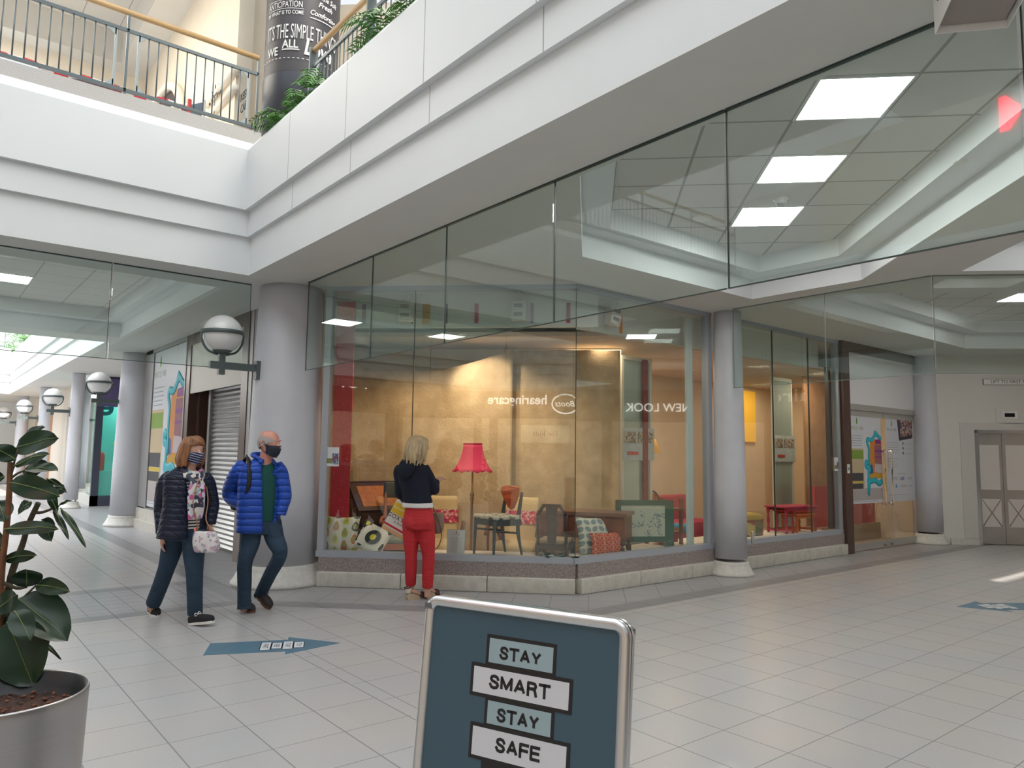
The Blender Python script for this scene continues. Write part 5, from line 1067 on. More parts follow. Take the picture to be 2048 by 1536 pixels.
def framering(b, x0, y0, x1, y1, w, prof, r, k=6):
    """moulded frame: rounded outside, profile = list of (inset, height)"""
    loops = []
    for ins, z in prof: loops.append([(x, y, z) for x, y in rrect(x0+ins, y0+ins, x1-ins, y1-ins, max(.004, r-ins), k)])
    n = len(loops[0]); vs = [p for l_ in loops for p in l_]
    b.add(vs, [(j*n+i, j*n+(i+1) % n, (j+1)*n+(i+1) % n, (j+1)*n+i) for j in range(len(loops)-1) for i in range(n)], None, True)
def aboard_side(Tl, par, printed=True):
    b = B(Tl); framering(b, 0, -H_, W_, 0, .03, [(0.002, -.012), (0, -.004), (.002, .006), (.009, .012), (.018, .0125), (.028, .008), (.031, .001), (.031, -.004)], .045); fr_ = b.build('frame', alu, par)
    b = B(Tl); b.box(.004, .026, -.038, -.024, .006, .0135); b.box(.002, .03, -.0405, -.0395, -.004, .0137); b.build('corner_joint', M('joint_dark', (.12, .12, .12), .4), fr_)
    b = B(Tl); b.box(.03, W_-.03, -H_+.03, -.03, -.004, .0); return b.build('poster_panel', M('slate_blue_print', (.050, .098, .135), .38, var=.04, vs=1.5), par)
pp = aboard_side(Matrix(), ab)
T2 = Matrix.Translation((0, 0, -.03)) @ Matrix.Rotation(PI, 4, 'Y') @ Matrix.Rotation(0, 4, 'X'); T2 = Matrix.Translation((W_, 0, -.03)) @ Matrix.Rotation(PI, 4, 'Y') @ Matrix.Rotation(R(-1.2), 4, 'X').inverted()
aboard_side(T2, ab)
b = B(Matrix.Translation((W_/2, -H_+.01, -.02))); b.rbox(-.30, .30, -.03, .0, -.16, .16, .012); b.build('base_plate', alu, ab)
b = B(); b.tube([(.1, -.012, -.022), (.3, -.005, -.015), (W_-.1, -.012, -.022)], .01, 8, 2); b.build('hinge', dgrey, ab)
pb = M('print_black', (.012, .011, .013), .4); pl_ = M('print_pale_blue', (.33, .43, .47), .4); pwh = M('print_white', (.66, .66, .70), .4)
for k, (x0, y0, x1, y1, s_, m_, tx, ty, tw, th, dy) in enumerate([(.2185, .0865, .4365, .17, 'STAY', pl_, .327, .131, .131, .035, 0), (.174, .167, .488, .254, 'SMART', pwh, .330, .2095, .19, .038, 0), (.226, .250, .440, .328, 'STAY', pl_, .331, .2915, .131, .036, 0), (.184, .3225, .489, .415, 'SAFE', pwh, .336, .3665, .137, .038, 0)]):
    z = .0004+.0008*(k % 2); e = .0095
    b = B(); b.box(x0, x1, -y1, -y0, z, z+.0006); bo = b.build('text_box_border', pb, pp); b = B(); b.box(x0+e, x1-e, -y1+e, -y0-e, z+.0006, z+.0010); b.build('text_box', m_, bo)
    block_text('letter', s_, tw, th, Matrix.Translation((tx, -ty, z+.0013)), pb, pp)
b = B(); b.box(.226, .440, -.49, -.405, .0004, .001); b.build('text_box_border', pb, pp)
# floor arrows
arr = M('vinyl_blue_grey', (.085, .17, .235), .5, var=.06, vs=4)
def arrow(M4, label, words):
    t = thing('floor_arrow', label, 'floor sticker', M4=M4)
    b = B(); b.prism([(0, -.18), (.60, -.18), (.60, -.27), (1.02, 0), (.60, .27), (.60, .18), (0, .18)], .0, .0015); b.build('vinyl', arr, t)
    for k, s_ in enumerate(words):
        x = .40+.085*k; w_ = .115 if k % 2 == 0 else .085
        b = B(); b.box(x-.005, x+.083, -w_-.006, w_+.006, .0015, .0021); bo = b.build('text_box_border', pb, t); b = B(); b.box(x+.003, x+.075, -w_, w_, .0021, .0025); b.build('text_box', M('vinyl_white', (.68, .70, .72), .5), bo)
        fit_text('lettering', s_, w_*1.2, .042, Matrix.Translation((x+.039, 0, .0027)) @ Matrix.Rotation(R(-90), 4, 'Z'), pb, t, .01, 0)
p0, p1 = Vector((1.90, 6.10, 0)), Vector((2.82, 5.67, 0)); 
arrow(frame(p0+Vector((0, 0, .0005)), p1-p0, (0, 0, 1)), "blue-grey arrow stuck to the floor in front of the walking pair", ["PART", "KEEP", "START", "STAY"])
p0, p1 = Vector((9.55, 2.72, 0)), Vector((8.80, 3.22, 0)); 
arrow(frame(p0+(p0-p1)*.1+Vector((0, 0, .0005)), p1-p0, (0, 0, 1)), 'blue-grey floor arrow at the right picture edge', ['PART', 'KEEP', 'SMART', 'STAY'])

# planter with the rubber plant
pc = Vector((.262, 2.79, 0)); pr = .238
t = thing('planter', 'tall round brushed steel planter holding a rubber plant, at the left edge', 'planter', pc)
bs, nt, bb = _new('brushed_steel'); n_ = NT(nt); co, x, y, z = n_.xyz(); mp_ = nt.nodes.new('ShaderNodeMapping'); mp_.inputs['Scale'].default_value = (2, 2, 220); nt.links.new(co, mp_.inputs[0]); nz = n_.noise(mp_.outputs[0], 3, 3)
nt.links.new(n_.mix(nz, (.38, .365, .365), (.50, .48, .48)), bb.inputs['Base Color']); bb.inputs['Metallic'].default_value = .9; nt.links.new(n_.v('MULTIPLY_ADD', nz, .12, .26), bb.inputs['Roughness']); bb.inputs['Anisotropic'].default_value = .6
b = B(); b.lathe([(pr*.86, 0), (pr*.90, .1), (pr*.96, .5), (pr*.995, .78), (pr, .80), (pr*.99, .806), (pr*.975, .80)], 72, cap=False); b.build('shell', bs, t)
b = B(); b.lathe([(pr*.985, .803), (pr*.95, .80), (pr*.935, .77), (pr*.90, .765), (pr*.90, .70), (.0, .70)], 60, cap=False); b.build('liner', M('liner_black', (.015, .016, .018), .4), t)
soil = M('soil', (.055, .025, .018), .95, var=.6, vs=45, bump=.6, bs=70); b = B(); vs = []; fs = []
rn = random.Random(4); nr = 14; na = 48
for j in range(nr+1):
    for i in range(na): a = 2*PI*i/na; r_ = pr*.9*j/nr; vs.append((r_*math.cos(a), r_*math.sin(a), .735+.012*(1-j/nr)+rn.uniform(-.006, .006)))
b.add(vs, [(j*na+i, j*na+(i+1) % na, (j+1)*na+(i+1) % na, (j+1)*na+i) for j in range(nr) for i in range(na)], None, True); so = b.build('soil', soil, t)
b = B()
for k in range(90):
    a, r_ = rn.uniform(0, 2*PI), pr*.86*math.sqrt(rn.random()); s_ = rn.uniform(.004, .010); b.sphere((r_*math.cos(a), r_*math.sin(a), .747), (s_, s_*.8, s_*.6), 6, 4)
ch = b.build('bark_chips', M('bark_chips', (.16, .06, .03), .9, var=.6, vs=30), t); ch['kind'] = 'stuff'
# plant
rp = thing('rubber_plant', 'dark glossy rubber plant with broad leaves growing in the steel planter', 'plant', pc+Vector((0, 0, .735)))
inv = Matrix.Translation(-(pc+Vector((0, 0, .735))))
def V(x, y, dd=0): return inv @ at(x, y, 2.62+dd)
lm, nt, bb = _new('rubber_leaf'); n_ = NT(nt); co, x, y, z = n_.xyz(); gi = nt.nodes.new('ShaderNodeNewGeometry')
c_ = n_.mix(n_.noise(co, 5, 3), (.006, .020, .012), (.020, .050, .020)); c_ = n_.mix(gi.outputs['Backfacing'], c_, (.035, .065, .022)); nt.links.new(c_, bb.inputs['Base Color']); bb.inputs['Roughness'].default_value = .28; bb.inputs['Specular IOR Level'].default_value = .35
mrib = M('leaf_rib', (.16, .22, .06), .4)
fol = B(); ribs = fol
def bigleaf(p0, p1, w, nrm=None, droop=.03, fold=.25, seed=0):
    p0, p1 = Vector(p0), Vector(p1); ax = p1-p0; L_ = ax.length; ax.normalize(); nrm = Vector(nrm or (-.35, -.75, .55)); nrm = (nrm-ax*nrm.dot(ax)).normalized(); sd = ax.cross(nrm)
    N = 12; K = 8; vs = []
    for i in range(N+1):
        t_ = i/N; ww = w*.5*(math.sin(PI*min(1, t_**.85))**.62)*(1 if t_ < .97 else .5); dz = -droop*4*(t_-.0)**2*.5
        for j in range(K+1):
            s_ = j/K*2-1; vs.append(p0+ax*L_*t_+sd*ww*s_+nrm*(fold*ww*abs(s_)**1.3+.003*math.sin(9*t_+seed+2*s_))+Vector((0, 0, dz)))
    fol.add(vs, [(i*(K+1)+j, i*(K+1)+j+1, (i+1)*(K+1)+j+1, (i+1)*(K+1)+j) for i in range(N) for j in range(K)], None, True)
    ribs.mat(1).tube([vs[i*(K+1)+K//2]+nrm*.0012 for i in range(N+1)], [.0022*(1-.6*i/N) for i in range(N+1)], 5, 1); fol.mat(0)
pu = lambda x, y, dd=0: V(x/2.0867, 800+y/2.0867, dd)
rr = random.Random(11)
LV = [((80, 170), (188, 84), 46, .10), ((62, 205), (246, 130), 84, .04), ((66, 250), (-40, 170), 62, .0), ((60, 275), (208, 196), 44, -.04), ((110, 292), (243, 268), 62, .0), ((95, 300), (205, 245), 60, .06),
      ((38, 345), (252, 372), 74, -.06), ((195, 330), (282, 358), 20, .05), ((215, 380), (275, 352), 44, .03), ((130, 425), (78, 448), 34, .02), ((205, 400), (240, 440), 30, .0), ((240, 446), (303, 393), 13, .0), ((222, 458), (290, 555), 20, -.02), ((252, 452), (361, 586), 21, -.05),
      ((20, 542), (246, 508), 52, -.08), ((175, 500), (216, 562), 56, .04), ((15, 668), (155, 620), 42, .02), ((112, 780), (112, 678), 88, .0), ((150, 774), (293, 770), 54, -.03), ((-10, 880), (75, 782), 70, -.08), ((72, 830), (286, 975), 140, -.05),
      ((30, 925), (140, 1165), 165, -.12), ((168, 1010), (259, 1056), 14, -.02), ((150, 945), (205, 990), 34, .04), ((-20, 1080), (110, 1240), 120, -.05), ((60, 880), (130, 975), 70, -.15), ((130, 1110), (175, 1130), 30, .05), ((-10, 420), (22, 480), 70, .02), ((20, 320), (-60, 330), 40, .0), ((-60, 980), (60, 900), 120, .02), ((-90, 1150), (20, 1040), 130, .05), ((-70, 700), (20, 640), 80, .05), ((-60, 560), (15, 600), 60, .05), ((-30, 250), (-120, 200), 70, .05), ((-40, 1230), (60, 1290), 90, -.04), ((-80, 820), (-10, 900), 110, .0)]
for k, (a, c, w, dd) in enumerate(LV):
    nz_ = (-.35+rr.uniform(-.35, .35), -.72+rr.uniform(-.2, .2), rr.uniform(.25, .85)); bigleaf(pu(*a, dd), pu(*c, dd-.04), w/2.0867*2.62/FOC*1.3, nz_, .012, rr.uniform(-.15, .4), k)
fol.build('leaves', [lm, mrib], rp, fix=False)
b = B(); b.tube([pu(2, 1200, 0), pu(5, 760, 0), pu(25, 560, 0), pu(38, 400, 0), pu(42, 260, 0)], [.011, .011, .010, .010, .008], 10, 4); b.build('cane', M('orange_cane', (.20, .08, .035), .7, var=.3, vs=15), rp)
b = B(); b.tube([pu(30, 1210, .05), pu(28, 900, .04), pu(45, 740, .03), pu(95, 600, .02), pu(118, 520, .01), pu(160, 430, 0)], [.014, .013, .012, .010, .009, .009], 10, 4); b.tube([pu(140, 470, 0), pu(180, 468, 0), pu(235, 446, 0)], [.006, .005, .004], 8, 3); b.tube([pu(5, 760, .0), pu(70, 785, .0), pu(112, 780, 0)], [.008, .006, .004], 8, 3)
for x_, y_ in ((75, 205), (62, 250), (60, 275), (100, 295), (38, 345), (30, 320)): b.tube([pu(42, 330, 0), pu((42+x_)/2, (320+y_)/2, 0), pu(x_, y_, 0)], [.005, .004, .003], 6, 2)
for x_, y_ in ((72, 830), (30, 925), (150, 774), (-10, 880), (60, 880), (150, 945), (168, 1010)): b.tube([pu(30, 880, .04), pu((40+x_)/2, (880+y_)/2, 0), pu(x_, y_, 0)], [.005, .004, .003], 6, 2)
b.build('stem', M('grey_stem', (.075, .06, .035), .8, var=.3, vs=15), rp)

# ---- first floor railings -----------------------------------------------------------------------------
rail_wood = M('beech_handrail', (.58, .38, .19), .35, var=.12, vs=5, stretch=(1, 12, 12)); rail_m = M('blue_grey_steel', (.11, .135, .145), .4, metal=.3)
def railing(T, L_, label, step=1.40, wood=True, post_w=.014):
    t = thing('railing', label, 'railing', M4=T)
    b = B(); b.cyl((0, 0, .955), (L_, 0, .955), .031, n=16); b.build('handrail', rail_wood, t)
    x = 0; first = True
    while x < L_+.01:
        b = B(); b.box(x-.012, x+.012, -post_w, post_w, 0, .985); b.build('post', rail_m, t)
        x += step
    b = B(); b.box(0, L_, -.014, .014, .735, .770); b.box(0, L_, -.014, .014, .07, .105); b.build('rail_bars', rail_m, t)
    x = 0
    while x < L_-.1:
        for xx, s_ in ((x+.11, 1), (x+step-.11, -1)):
            b = B()
            b.box(xx-.012, xx+.012, -.006, .006, .105, .735)
            for z0, z1 in ((.735, .66), (.105, .18)): b.add([(xx, -.006, z0), (xx+s_*.085, -.006, z0), (xx, -.006, z1), (xx, .006, z0), (xx+s_*.085, .006, z0), (xx, .006, z1)], [(0, 1, 2), (5, 4, 3), (0, 3, 4, 1), (1, 4, 5, 2), (2, 5, 3, 0)])
            b.build('gusset_bar', M('pale_steel', (.34, .40, .42), .4), t)
        for k in range(11):
            xx = x+.11+(step-.22)*(k+1)/12; b = B(); b.cyl((xx, 0, .1), (xx, 0, .74), .0075, n=8); b.build('baluster', rail_m, t)
        x += step
    return t
railing(frame((2.87, 8.42, 5.255), (-1, 0, 0), (0, 0, 1)), 8.4, 'metal balustrade with a wooden handrail on the first floor, left of the dark column')
railing(frame((3.3, 7.83, 5.25), (0, -1, 0), (0, 0, 1)), 8.4, 'balustrade with wooden handrail rising to the top edge beside the trough plants', 1.40, True, .05)
# barrier tape
tape = stripes_mat if 0 else None
tm_, nt, bb = _new('barrier_tape'); n_ = NT(nt); co, x, y, z = n_.xyz(); nt.links.new(n_.mix(n_.line(n_.v('ADD', x, n_.v('MULTIPLY', z, .4)), .26, 0, .13), (.72, .70, .70), (.62, .02, .04)), bb.inputs['Base Color']); bb.inputs['Roughness'].default_value = .4
b = B(); N = 60; vs = []
for i in range(N+1):
    x_ = 2.25-i*.085; zc = 5.60+.02*math.sin(i*.7); tw = .3*math.sin(i*.9)
    vs += [(x_, 9.0+.02*math.sin(i*1.3)+tw*.02, zc-.03), (x_, 9.0+.02*math.sin(i*1.3)-tw*.02, zc+.03)]
b.add(vs, [(2*i, 2*i+2, 2*i+3, 2*i+1) for i in range(N)], None, True); o = b.build('barrier_tape', tm_); md = o.modifiers.new('s', 'SOLIDIFY'); md.thickness = .001
tag(o, 'red and white barrier tape strung behind the first floor balustrade', 'barrier tape')
def barrier_post(x_, y_): 
    t = thing('barrier_post', 'slim post holding the red and white tape on the first floor', 'post', (x_, y_, 5.0)); b = B(); b.lathe([(.15, 0), (.15, .02), (.025, .03), (.025, .72), (.0, .73)], 16); b.build('post', M('post_red', (.5, .04, .04), .5), t)
barrier_post(2.27, 9.0)
# purple shop lettering and tree sign on the first floor
text_p = M('pale_lettering', (.62, .60, .56), .6)
tag(fit_text('shop_lettering', 'HUTCHINSONS', 1.0, .16, wallT((2.15, 14.95, 8.0), (1, 0, 0)), text_p, None, 0, .01), 'small pale letters on the purple first floor fascia', 'lettering') if 0 else None
t = thing('tree_sign', 'dark tree-shaped motif on the beige first floor wall', 'sign', M4=wallT((2.90, 10.2, 6.32), (0, -1, 0)))
b = B(); 
for k in range(9):
    a = R(20+17.5*k); c_, s_ = math.cos(a), math.sin(a); r0 = .15 if k % 2 else .24
    b.prism([(c_*r0+(.045*math.cos(q)*c_-.02*math.sin(q)*s_), s_*r0+(.045*math.cos(q)*s_+.02*math.sin(q)*c_)) for q in [2*PI*i/10 for i in range(10)]], 0, .004)
b.prism([(-.012, -.2), (.012, -.2), (.006, .1), (-.006, .1)], 0, .004); b.build('leaves', bk, t)
tag(fit_text('shop_lettering', 'KEELE', .30, .10, wallT((2.90, 8.95, 5.98), (0, -1, 0)), bk, None, 0, .004), 'upper line of dark lettering beside the dark column', 'lettering')
tag(fit_text('shop_lettering', 'CAFE', .26, .11, wallT((2.90, 8.95, 5.82), (0, -1, 0)), bk, None, 0, .004), 'lower line of dark lettering beside the dark column', 'lettering')
t = thing('menu_board', 'dark blue standing board with a white frame on the first floor', 'board', M4=frame((2.45, 9.6, 5.0), (.5, -.85, 0), (0, 0, 1))); b = B(); b.box(-.2, .2, 0, .03, .1, .98); b.build('frame', M('board_white', (.7, .7, .72), .5), t); b = B(); b.box(-.17, .17, -.004, 0, .14, .94); b.build('board_face', M('board_blue', (.03, .07, .12), .3), t)
# chalk column
t = column(3.5, 8.68, .455, .455, 5.0, 9.2, 'dark round column on the first floor covered in chalk-style lettering', base=False, group=None, mats=M('chalkboard_wrap', (.040, .037, .043), .5, var=.08, vs=6)); t.name = 'column'
b = B(); b.lathe([(.4575, 0), (.4575, 1.13), (.4565, 1.135)], 48); b.build('lower_wrap', M('lower_wrap', (.020, .024, .037), .4), t)
chalk = M('chalk_white', (.70, .70, .70), .8)
fa = math.atan2(-8.68, -3.5)   # towards the viewer
def wrap(s_, deg0, deg1, z0, z1, bold=0, shear=0, name='chalk_lettering', arc=0):
    me = text_mesh(s_, 1, ext=0, bold=bold, shear=shear); xs = [v.co.x for v in me.vertices]; ys_ = [v.co.y for v in me.vertices]; x0, x1, y0, y1 = min(xs), max(xs), min(ys_), max(ys_)
    bm = bmesh.new(); bm.from_mesh(me); bmesh.ops.subdivide_edges(bm, edges=[e for e in bm.edges if e.calc_length() > .15], cuts=3); bm.to_mesh(me); bm.free()
    for v in me.vertices:
        q = (v.co.x-x0)/(x1-x0); a = fa+R(deg0+(deg1-deg0)*q); z = z0+(z1-z0)*(v.co.y-y0)/(y1-y0)+arc*math.sin(PI*q); v.co = (.4605*math.cos(a), .4605*math.sin(a), z-5.0)
    me.materials.clear(); me.materials.append(chalk); return obj(name, me, t, fix=False)
def ringline(deg0, deg1, z, w, dash=0, name='chalk_line'):
    b = B(); k = 40
    for i in range(k):
        if dash and i % 2: continue
        a0, a1 = fa+R(deg0+(deg1-deg0)*i/k), fa+R(deg0+(deg1-deg0)*(i+1)/k); b.add([(.461*math.cos(a), .461*math.sin(a), zz-5) for a, zz in ((a0, z), (a1, z), (a1, z+w), (a0, z+w))], [(0, 1, 2, 3)])
    return b.build(name, chalk, t, fix=False)
wrap('ANTICIPATION', -62, -2, 6.955, 7.035); wrap('IN WHAT IS TO COME', -62, 0, 6.865, 6.915, .01); wrap("IT'S THE SIMPLE THINGS", -62, 60, 6.555, 6.745, 0); wrap('WE', -60, -38, 6.345, 6.455, .02); wrap('ALL', -31, -6, 6.43, 6.535, .02); ringline(-31, -4, 6.405, .014); wrap('Love', 3, 50, 6.36, 6.56, .03, .2)
wrap('Fresh', 22, 48, 7.02, 7.09, .02, .3); wrap('Comforting', 10, 56, 6.87, 6.96, .02, .3); ringline(10, 56, 6.845, .012); wrap('the Soft', 28, 58, 7.12, 7.19, .01, .3); ringline(-62, 0, 6.935, .006); ringline(-62, -4, 7.05, .006); ringline(-70, 70, 6.30, .008, 1)
# trough plants on the parapet
def fern(p, label, n_=14, L_=.38, seed=1, group='leafy plants in the parapet trough', cname='trough_plant', lc=(.07, .22, .03)):
    t = thing(cname, label, 'plant', p, group=group); r_ = random.Random(seed); b = B(); s2 = B()
    for k in range(n_):
        a = 2*PI*k/n_+r_.uniform(-.2, .2); l__ = L_*r_.uniform(.7, 1.1); e = r_.uniform(.35, 1.1)
        pts = [Vector((0, 0, 0)), Vector((math.cos(a)*l__*.35, math.sin(a)*l__*.35, l__*e*.7)), Vector((math.cos(a)*l__*.75, math.sin(a)*l__*.75, l__*e*.75)), Vector((math.cos(a)*l__*1.05, math.sin(a)*l__*1.05, l__*(e*.5-.1)))]
        s2.tube(pts, [.005, .004, .003, .002], 5, 3)
        for j in range(2, 12):
            q = j/12*3; i = min(2, int(q)); f_ = q-i; c = pts[i]*(1-f_)+pts[i+1]*f_; d_ = (pts[i+1]-pts[i]).normalized(); sd = d_.cross(Vector((0, 0, 1))).normalized()
            for s_ in (1, -1):
                w = .12*(1-.5*abs(j/12-.45))*L_/.38; tip = c+sd*s_*w+d_*w*.55-Vector((0, 0, w*.35)); md = c+sd*s_*w*.5+d_*w*.2; b.add([c, md+d_*.014, tip, md-d_*.014], [(0, 1, 2, 3)], None, True)
    b.build('fronds', M('fern_green', lc, .45, var=.5, vs=12), t); s2.build('stem', M('fern_stem', (.08, .14, .04), .6), t); return t
b = B(); b.box(2.98, 3.24, 2.0, 8.05, 5.0, 5.04); b.box(2.98, 3.0, 2, 8.05, 5.04, 5.10); struct(b.build('trim_plant_trough', dgrey))
fern((3.0, 7.65, 5.06), 'fern-like plant hanging over the parapet in front of the dark column', 18, .42, 1); fern((3.08, 7.05, 5.06), 'bushy plant between the dark column and the handrail', 22, .40, 2)
fern((3.05, 5.55, 5.06), 'leafy plant at the top edge between handrail and parapet', 20, .42, 3); fern((3.05, 4.9, 5.06), 'second leafy plant at the top edge of the parapet', 20, .42, 5)
fern((2.85, 30.5, 5.06), 'plant trailing over the far parapet at the left edge', 22, .9, 6, 'plants on the far parapet'); fern((2.85, 34.5, 5.06), 'reddish green plant farther along the far parapet', 22, .9, 8, 'plants on the far parapet')
railing(frame((2.4, 33.3, 5.25), (-1, 0, 0), (0, 0, 1)), 5.6, 'far first floor balustrade at the left picture edge')
b = B(); b.box(-7.5, 2.6, 33.0, 33.28, 4.9, ZK); struct(b.build('trim_kerb_far', kerbm))

# ================================================================ PEOPLE
UP = Vector((0, 0, 1)); RIGHT = Vector((math.sin(AZ), -math.cos(AZ), 0))
def depth_of(p): return (Vector(p)-Vector((0, 0, EYE))).dot(_F)
def fuse(name, b, mats, parent=None, vox=.009, smooth=3, tagit=None):
    me = b.mesh(name, mats); o = bpy.data.objects.new('tmp', me); COL.objects.link(o)
    r = o.modifiers.new('r', 'REMESH'); r.mode = 'VOXEL'; r.voxel_size = vox
    if smooth: s = o.modifiers.new('s', 'SMOOTH'); s.factor = .5; s.iterations = smooth
    dg = bpy.context.evaluated_depsgraph_get(); m2 = bpy.data.meshes.new_from_object(o.evaluated_get(dg)); bpy.data.objects.remove(o)
    for m_ in (mats if isinstance(mats, (list, tuple)) else [mats]):
        if m_.name not in [x.name for x in m2.materials if x]: m2.materials.append(m_)
    m2.polygons.foreach_set('use_smooth', [True]*len(m2.polygons)); m2.name = name
    return obj(name, m2, parent, fix=False)
def hand(b, wrist, d, n, th, s=1.0, curl=.5, spread=.1):
    """palm and five separate fingers; d towards fingertips, n out of the back of the hand, th towards the thumb side"""
    d, n = Vector(d).normalized(), Vector(n).normalized(); th = (Vector(th)-d*Vector(th).dot(d)-n*Vector(th).dot(n)).normalized(); w = Vector(wrist)
    b.loft([(w-d*.03*s, .026*s, .019*s, th, n), (w, .028*s, .019*s, th, n), (w+d*.04*s, .040*s, .016*s, th, n), (w+d*.085*s, .042*s, .014*s, th, n), (w+d*.098*s, .038*s, .010*s, th, n)], 14, 3)
    for i, (o, L_) in enumerate(((.030, .070), (.010, .078), (-.010, .073), (-.030, .058))):
        p = w+d*.085*s+th*o*s; pts = [p-d*.02*s]; a = spread*(1.5-i)*.3; dd = (d+th*a).normalized(); c = 0
        for k, f in enumerate((.42, .32, .26)):
            pts.append(p); c += curl*(.6+.2*k); q = dd*math.cos(c)-n*math.sin(c); p = p+q*L_*f*s
        pts.append(p); b.tube(pts, [.0085*s, .0088*s, .0082*s, .0078*s, .0055*s], 8, 3)
    p = w+d*.02*s+th*.026*s; q = (d*.6+th*.75-n*.15).normalized(); r = (d*.92+th*.25-n*.25).normalized()
    b.tube([p-q*.015*s, p+q*.028*s, p+q*.028*s+r*.028*s, p+q*.028*s+r*.052*s], [.013*s, .0115*s, .0095*s, .0065*s], 8, 3)
def head(b, c, f, up, s=1.0, jaw=1.0):
    """skull, face, nose, lips, ears; c = centre of the head, f = facing; local units metres"""
    f = Vector(f).normalized(); up = Vector(up).normalized(); l = up.cross(f).normalized(); f = l.cross(up); c = Vector(c)
    P = lambda x, y, z: c+(l*x+f*y+up*z)*s
    b.loft([(P(0, -.01, -.135), .035*s, .045*s, l, f), (P(0, .035, -.115), .042*s*jaw, .045*s, l, f), (P(0, .025, -.075), .060*s*jaw, .072*s, l, f), (P(0, .008, -.03), .071*s, .088*s, l, f), (P(0, 0, .02), .076*s, .098*s, l, f), (P(0, -.006, .065), .072*s, .093*s, l, f), (P(0, -.01, .1), .052*s, .068*s, l, f), (P(0, -.01, .116), .02*s, .028*s, l, f)], 24, 4)
    b.tube([P(0, .09, .005), P(0, .104, -.02), P(0, .117, -.042), P(0, .098, -.053)], [.009*s, .011*s, .0155*s, .011*s], 10, 4)
    b.sphere(P(0, .09, -.078), (.022*s, .013*s, .009*s), 12, 8); b.sphere(P(0, .086, .028), (.05*s, .016*s, .009*s), 14, 8); b.sphere(P(0, .082, -.11), (.02*s, .016*s, .014*s), 12, 8)
    for q in (1, -1):
        b.tube([P(q*.072, -.004, .018), P(q*.086, -.018, .02), P(q*.088, -.022, -.008), P(q*.075, -.006, -.032)], [.008*s, .010*s, .009*s, .007*s], 8, 3)
        b.sphere(P(q*.04, .068, -.03), (.02*s, .014*s, .016*s), 12, 8)
    return P
def eyes(parent, P, s=1.0):
    for q in (1, -1):
        b = B(); b.sphere(P(q*.030, .080, .004), .0095*s, 14, 10); b.build('eye', M('eye_white', (.75, .72, .70), .2), parent)
        b = B(); b.sphere(P(q*.030, .0862, .004), .0050*s, 10, 8); b.build('iris', M('iris_dark', (.06, .05, .04), .1), parent)
def mask(parent, P, mat_, s=1.0):
    b = B(); nu, nv = 20, 12; vs = []
    for j in range(nv+1):
        v = j/nv; z = -.022-.105*v
        for i in range(nu+1):
            a = (i/nu-.5)*2; th = a*1.35; r = .104-.012*abs(v-.25)*2-.02*max(0, v-.6)*2; y = r*math.cos(th)+.018*math.exp(-(a/.35)**2)*(1-v*.6)-.0; x = .083*math.sin(th)*(1-.12*v)
            zz = z+(abs(a)**2)*(.012-.035*(1-v)*0+.03*v); vs.append(P(x, y+.004, zz))
    b.add(vs, [(j*(nu+1)+i, j*(nu+1)+i+1, (j+1)*(nu+1)+i+1, (j+1)*(nu+1)+i) for j in range(nv) for i in range(nu)], None, True)
    o = b.build('face_mask', mat_, parent); md = o.modifiers.new('s', 'SOLIDIFY'); md.thickness = .004; md.offset = 1
    b = B()
    for q in (1, -1):
        b.tube([P(q*.08, .028, -.035), P(q*.084, .0, .02), P(q*.09, -.03, .012), P(q*.088, -.032, -.02)], .0022, 5, 3); b.tube([P(q*.076, .025, -.09), P(q*.083, -.005, -.06), P(q*.088, -.028, -.03)], .0022, 5, 3)
    b.build('ear_loops', mat_, o)
    return o
skin = M('skin', (.62, .36, .27), .5, var=.08, vs=14, bump=.04, bs=120); skinr = M('skin_ruddy', (.62, .28, .21), .45, var=.12, vs=12, bump=.04, bs=120)
def denim():
    m_, nt, bb = _new('denim'); n = NT(nt); co, x, y, z = n.xyz()
    c = n.mix(n.noise(co, 5, 4), (.010, .024, .048), (.018, .048, .088)); c = n.mix(n.v('MULTIPLY', n.noise(co, 150, 2), .35), c, (.045, .08, .125))
    nt.links.new(c, bb.inputs['Base Color']); bb.inputs['Roughness'].default_value = .85
    bp = nt.nodes.new('ShaderNodeBump'); bp.inputs['Strength'].default_value = .6; bp.inputs['Distance'].default_value = .03; mp = nt.nodes.new('ShaderNodeMapping'); mp.inputs['Scale'].default_value = (6, 6, 14); nt.links.new(co, mp.inputs[0])
    nt.links.new(n.noise(mp.outputs[0], 1.2, 3), bp.inputs['Height']); nt.links.new(bp.outputs[0], bb.inputs['Normal']); return m_
denim = denim()
def quilt(name, c, per, amp=.7, stitch=0, c2=None):
    m_, nt, bb = _new(name); n = NT(nt); co, x, y, z = n.xyz()
    w = n.v('ADD', z, n.v('MULTIPLY', n.noise(co, 6), .03)); f = n.v('FRACT', n.v('DIVIDE', w, per)); hgt = n.v('POWER', n.v('SINE', n.v('MULTIPLY', f, PI)), .45)
    if stitch:
        g = n.v('FRACT', n.v('DIVIDE', n.v('ADD', n.v('ADD', x, y), n.v('MULTIPLY', z, .8)), stitch)); hgt = n.v('MULTIPLY', hgt, n.v('POWER', n.v('SINE', n.v('MULTIPLY', g, PI)), .35))
    nn = n.v('ADD', hgt, n.v('MULTIPLY', n.noise(co, 30, 3), .35))
    bb.inputs['Base Color'].default_value = (*c, 1); bb.inputs['Roughness'].default_value = .42; bb.inputs['Specular IOR Level'].default_value = .35
    bp = nt.nodes.new('ShaderNodeBump'); bp.inputs['Strength'].default_value = amp; bp.inputs['Distance'].default_value = .02
    nt.links.new(nn, bp.inputs['Height']); nt.links.new(bp.outputs[0], bb.inputs['Normal']); return m_
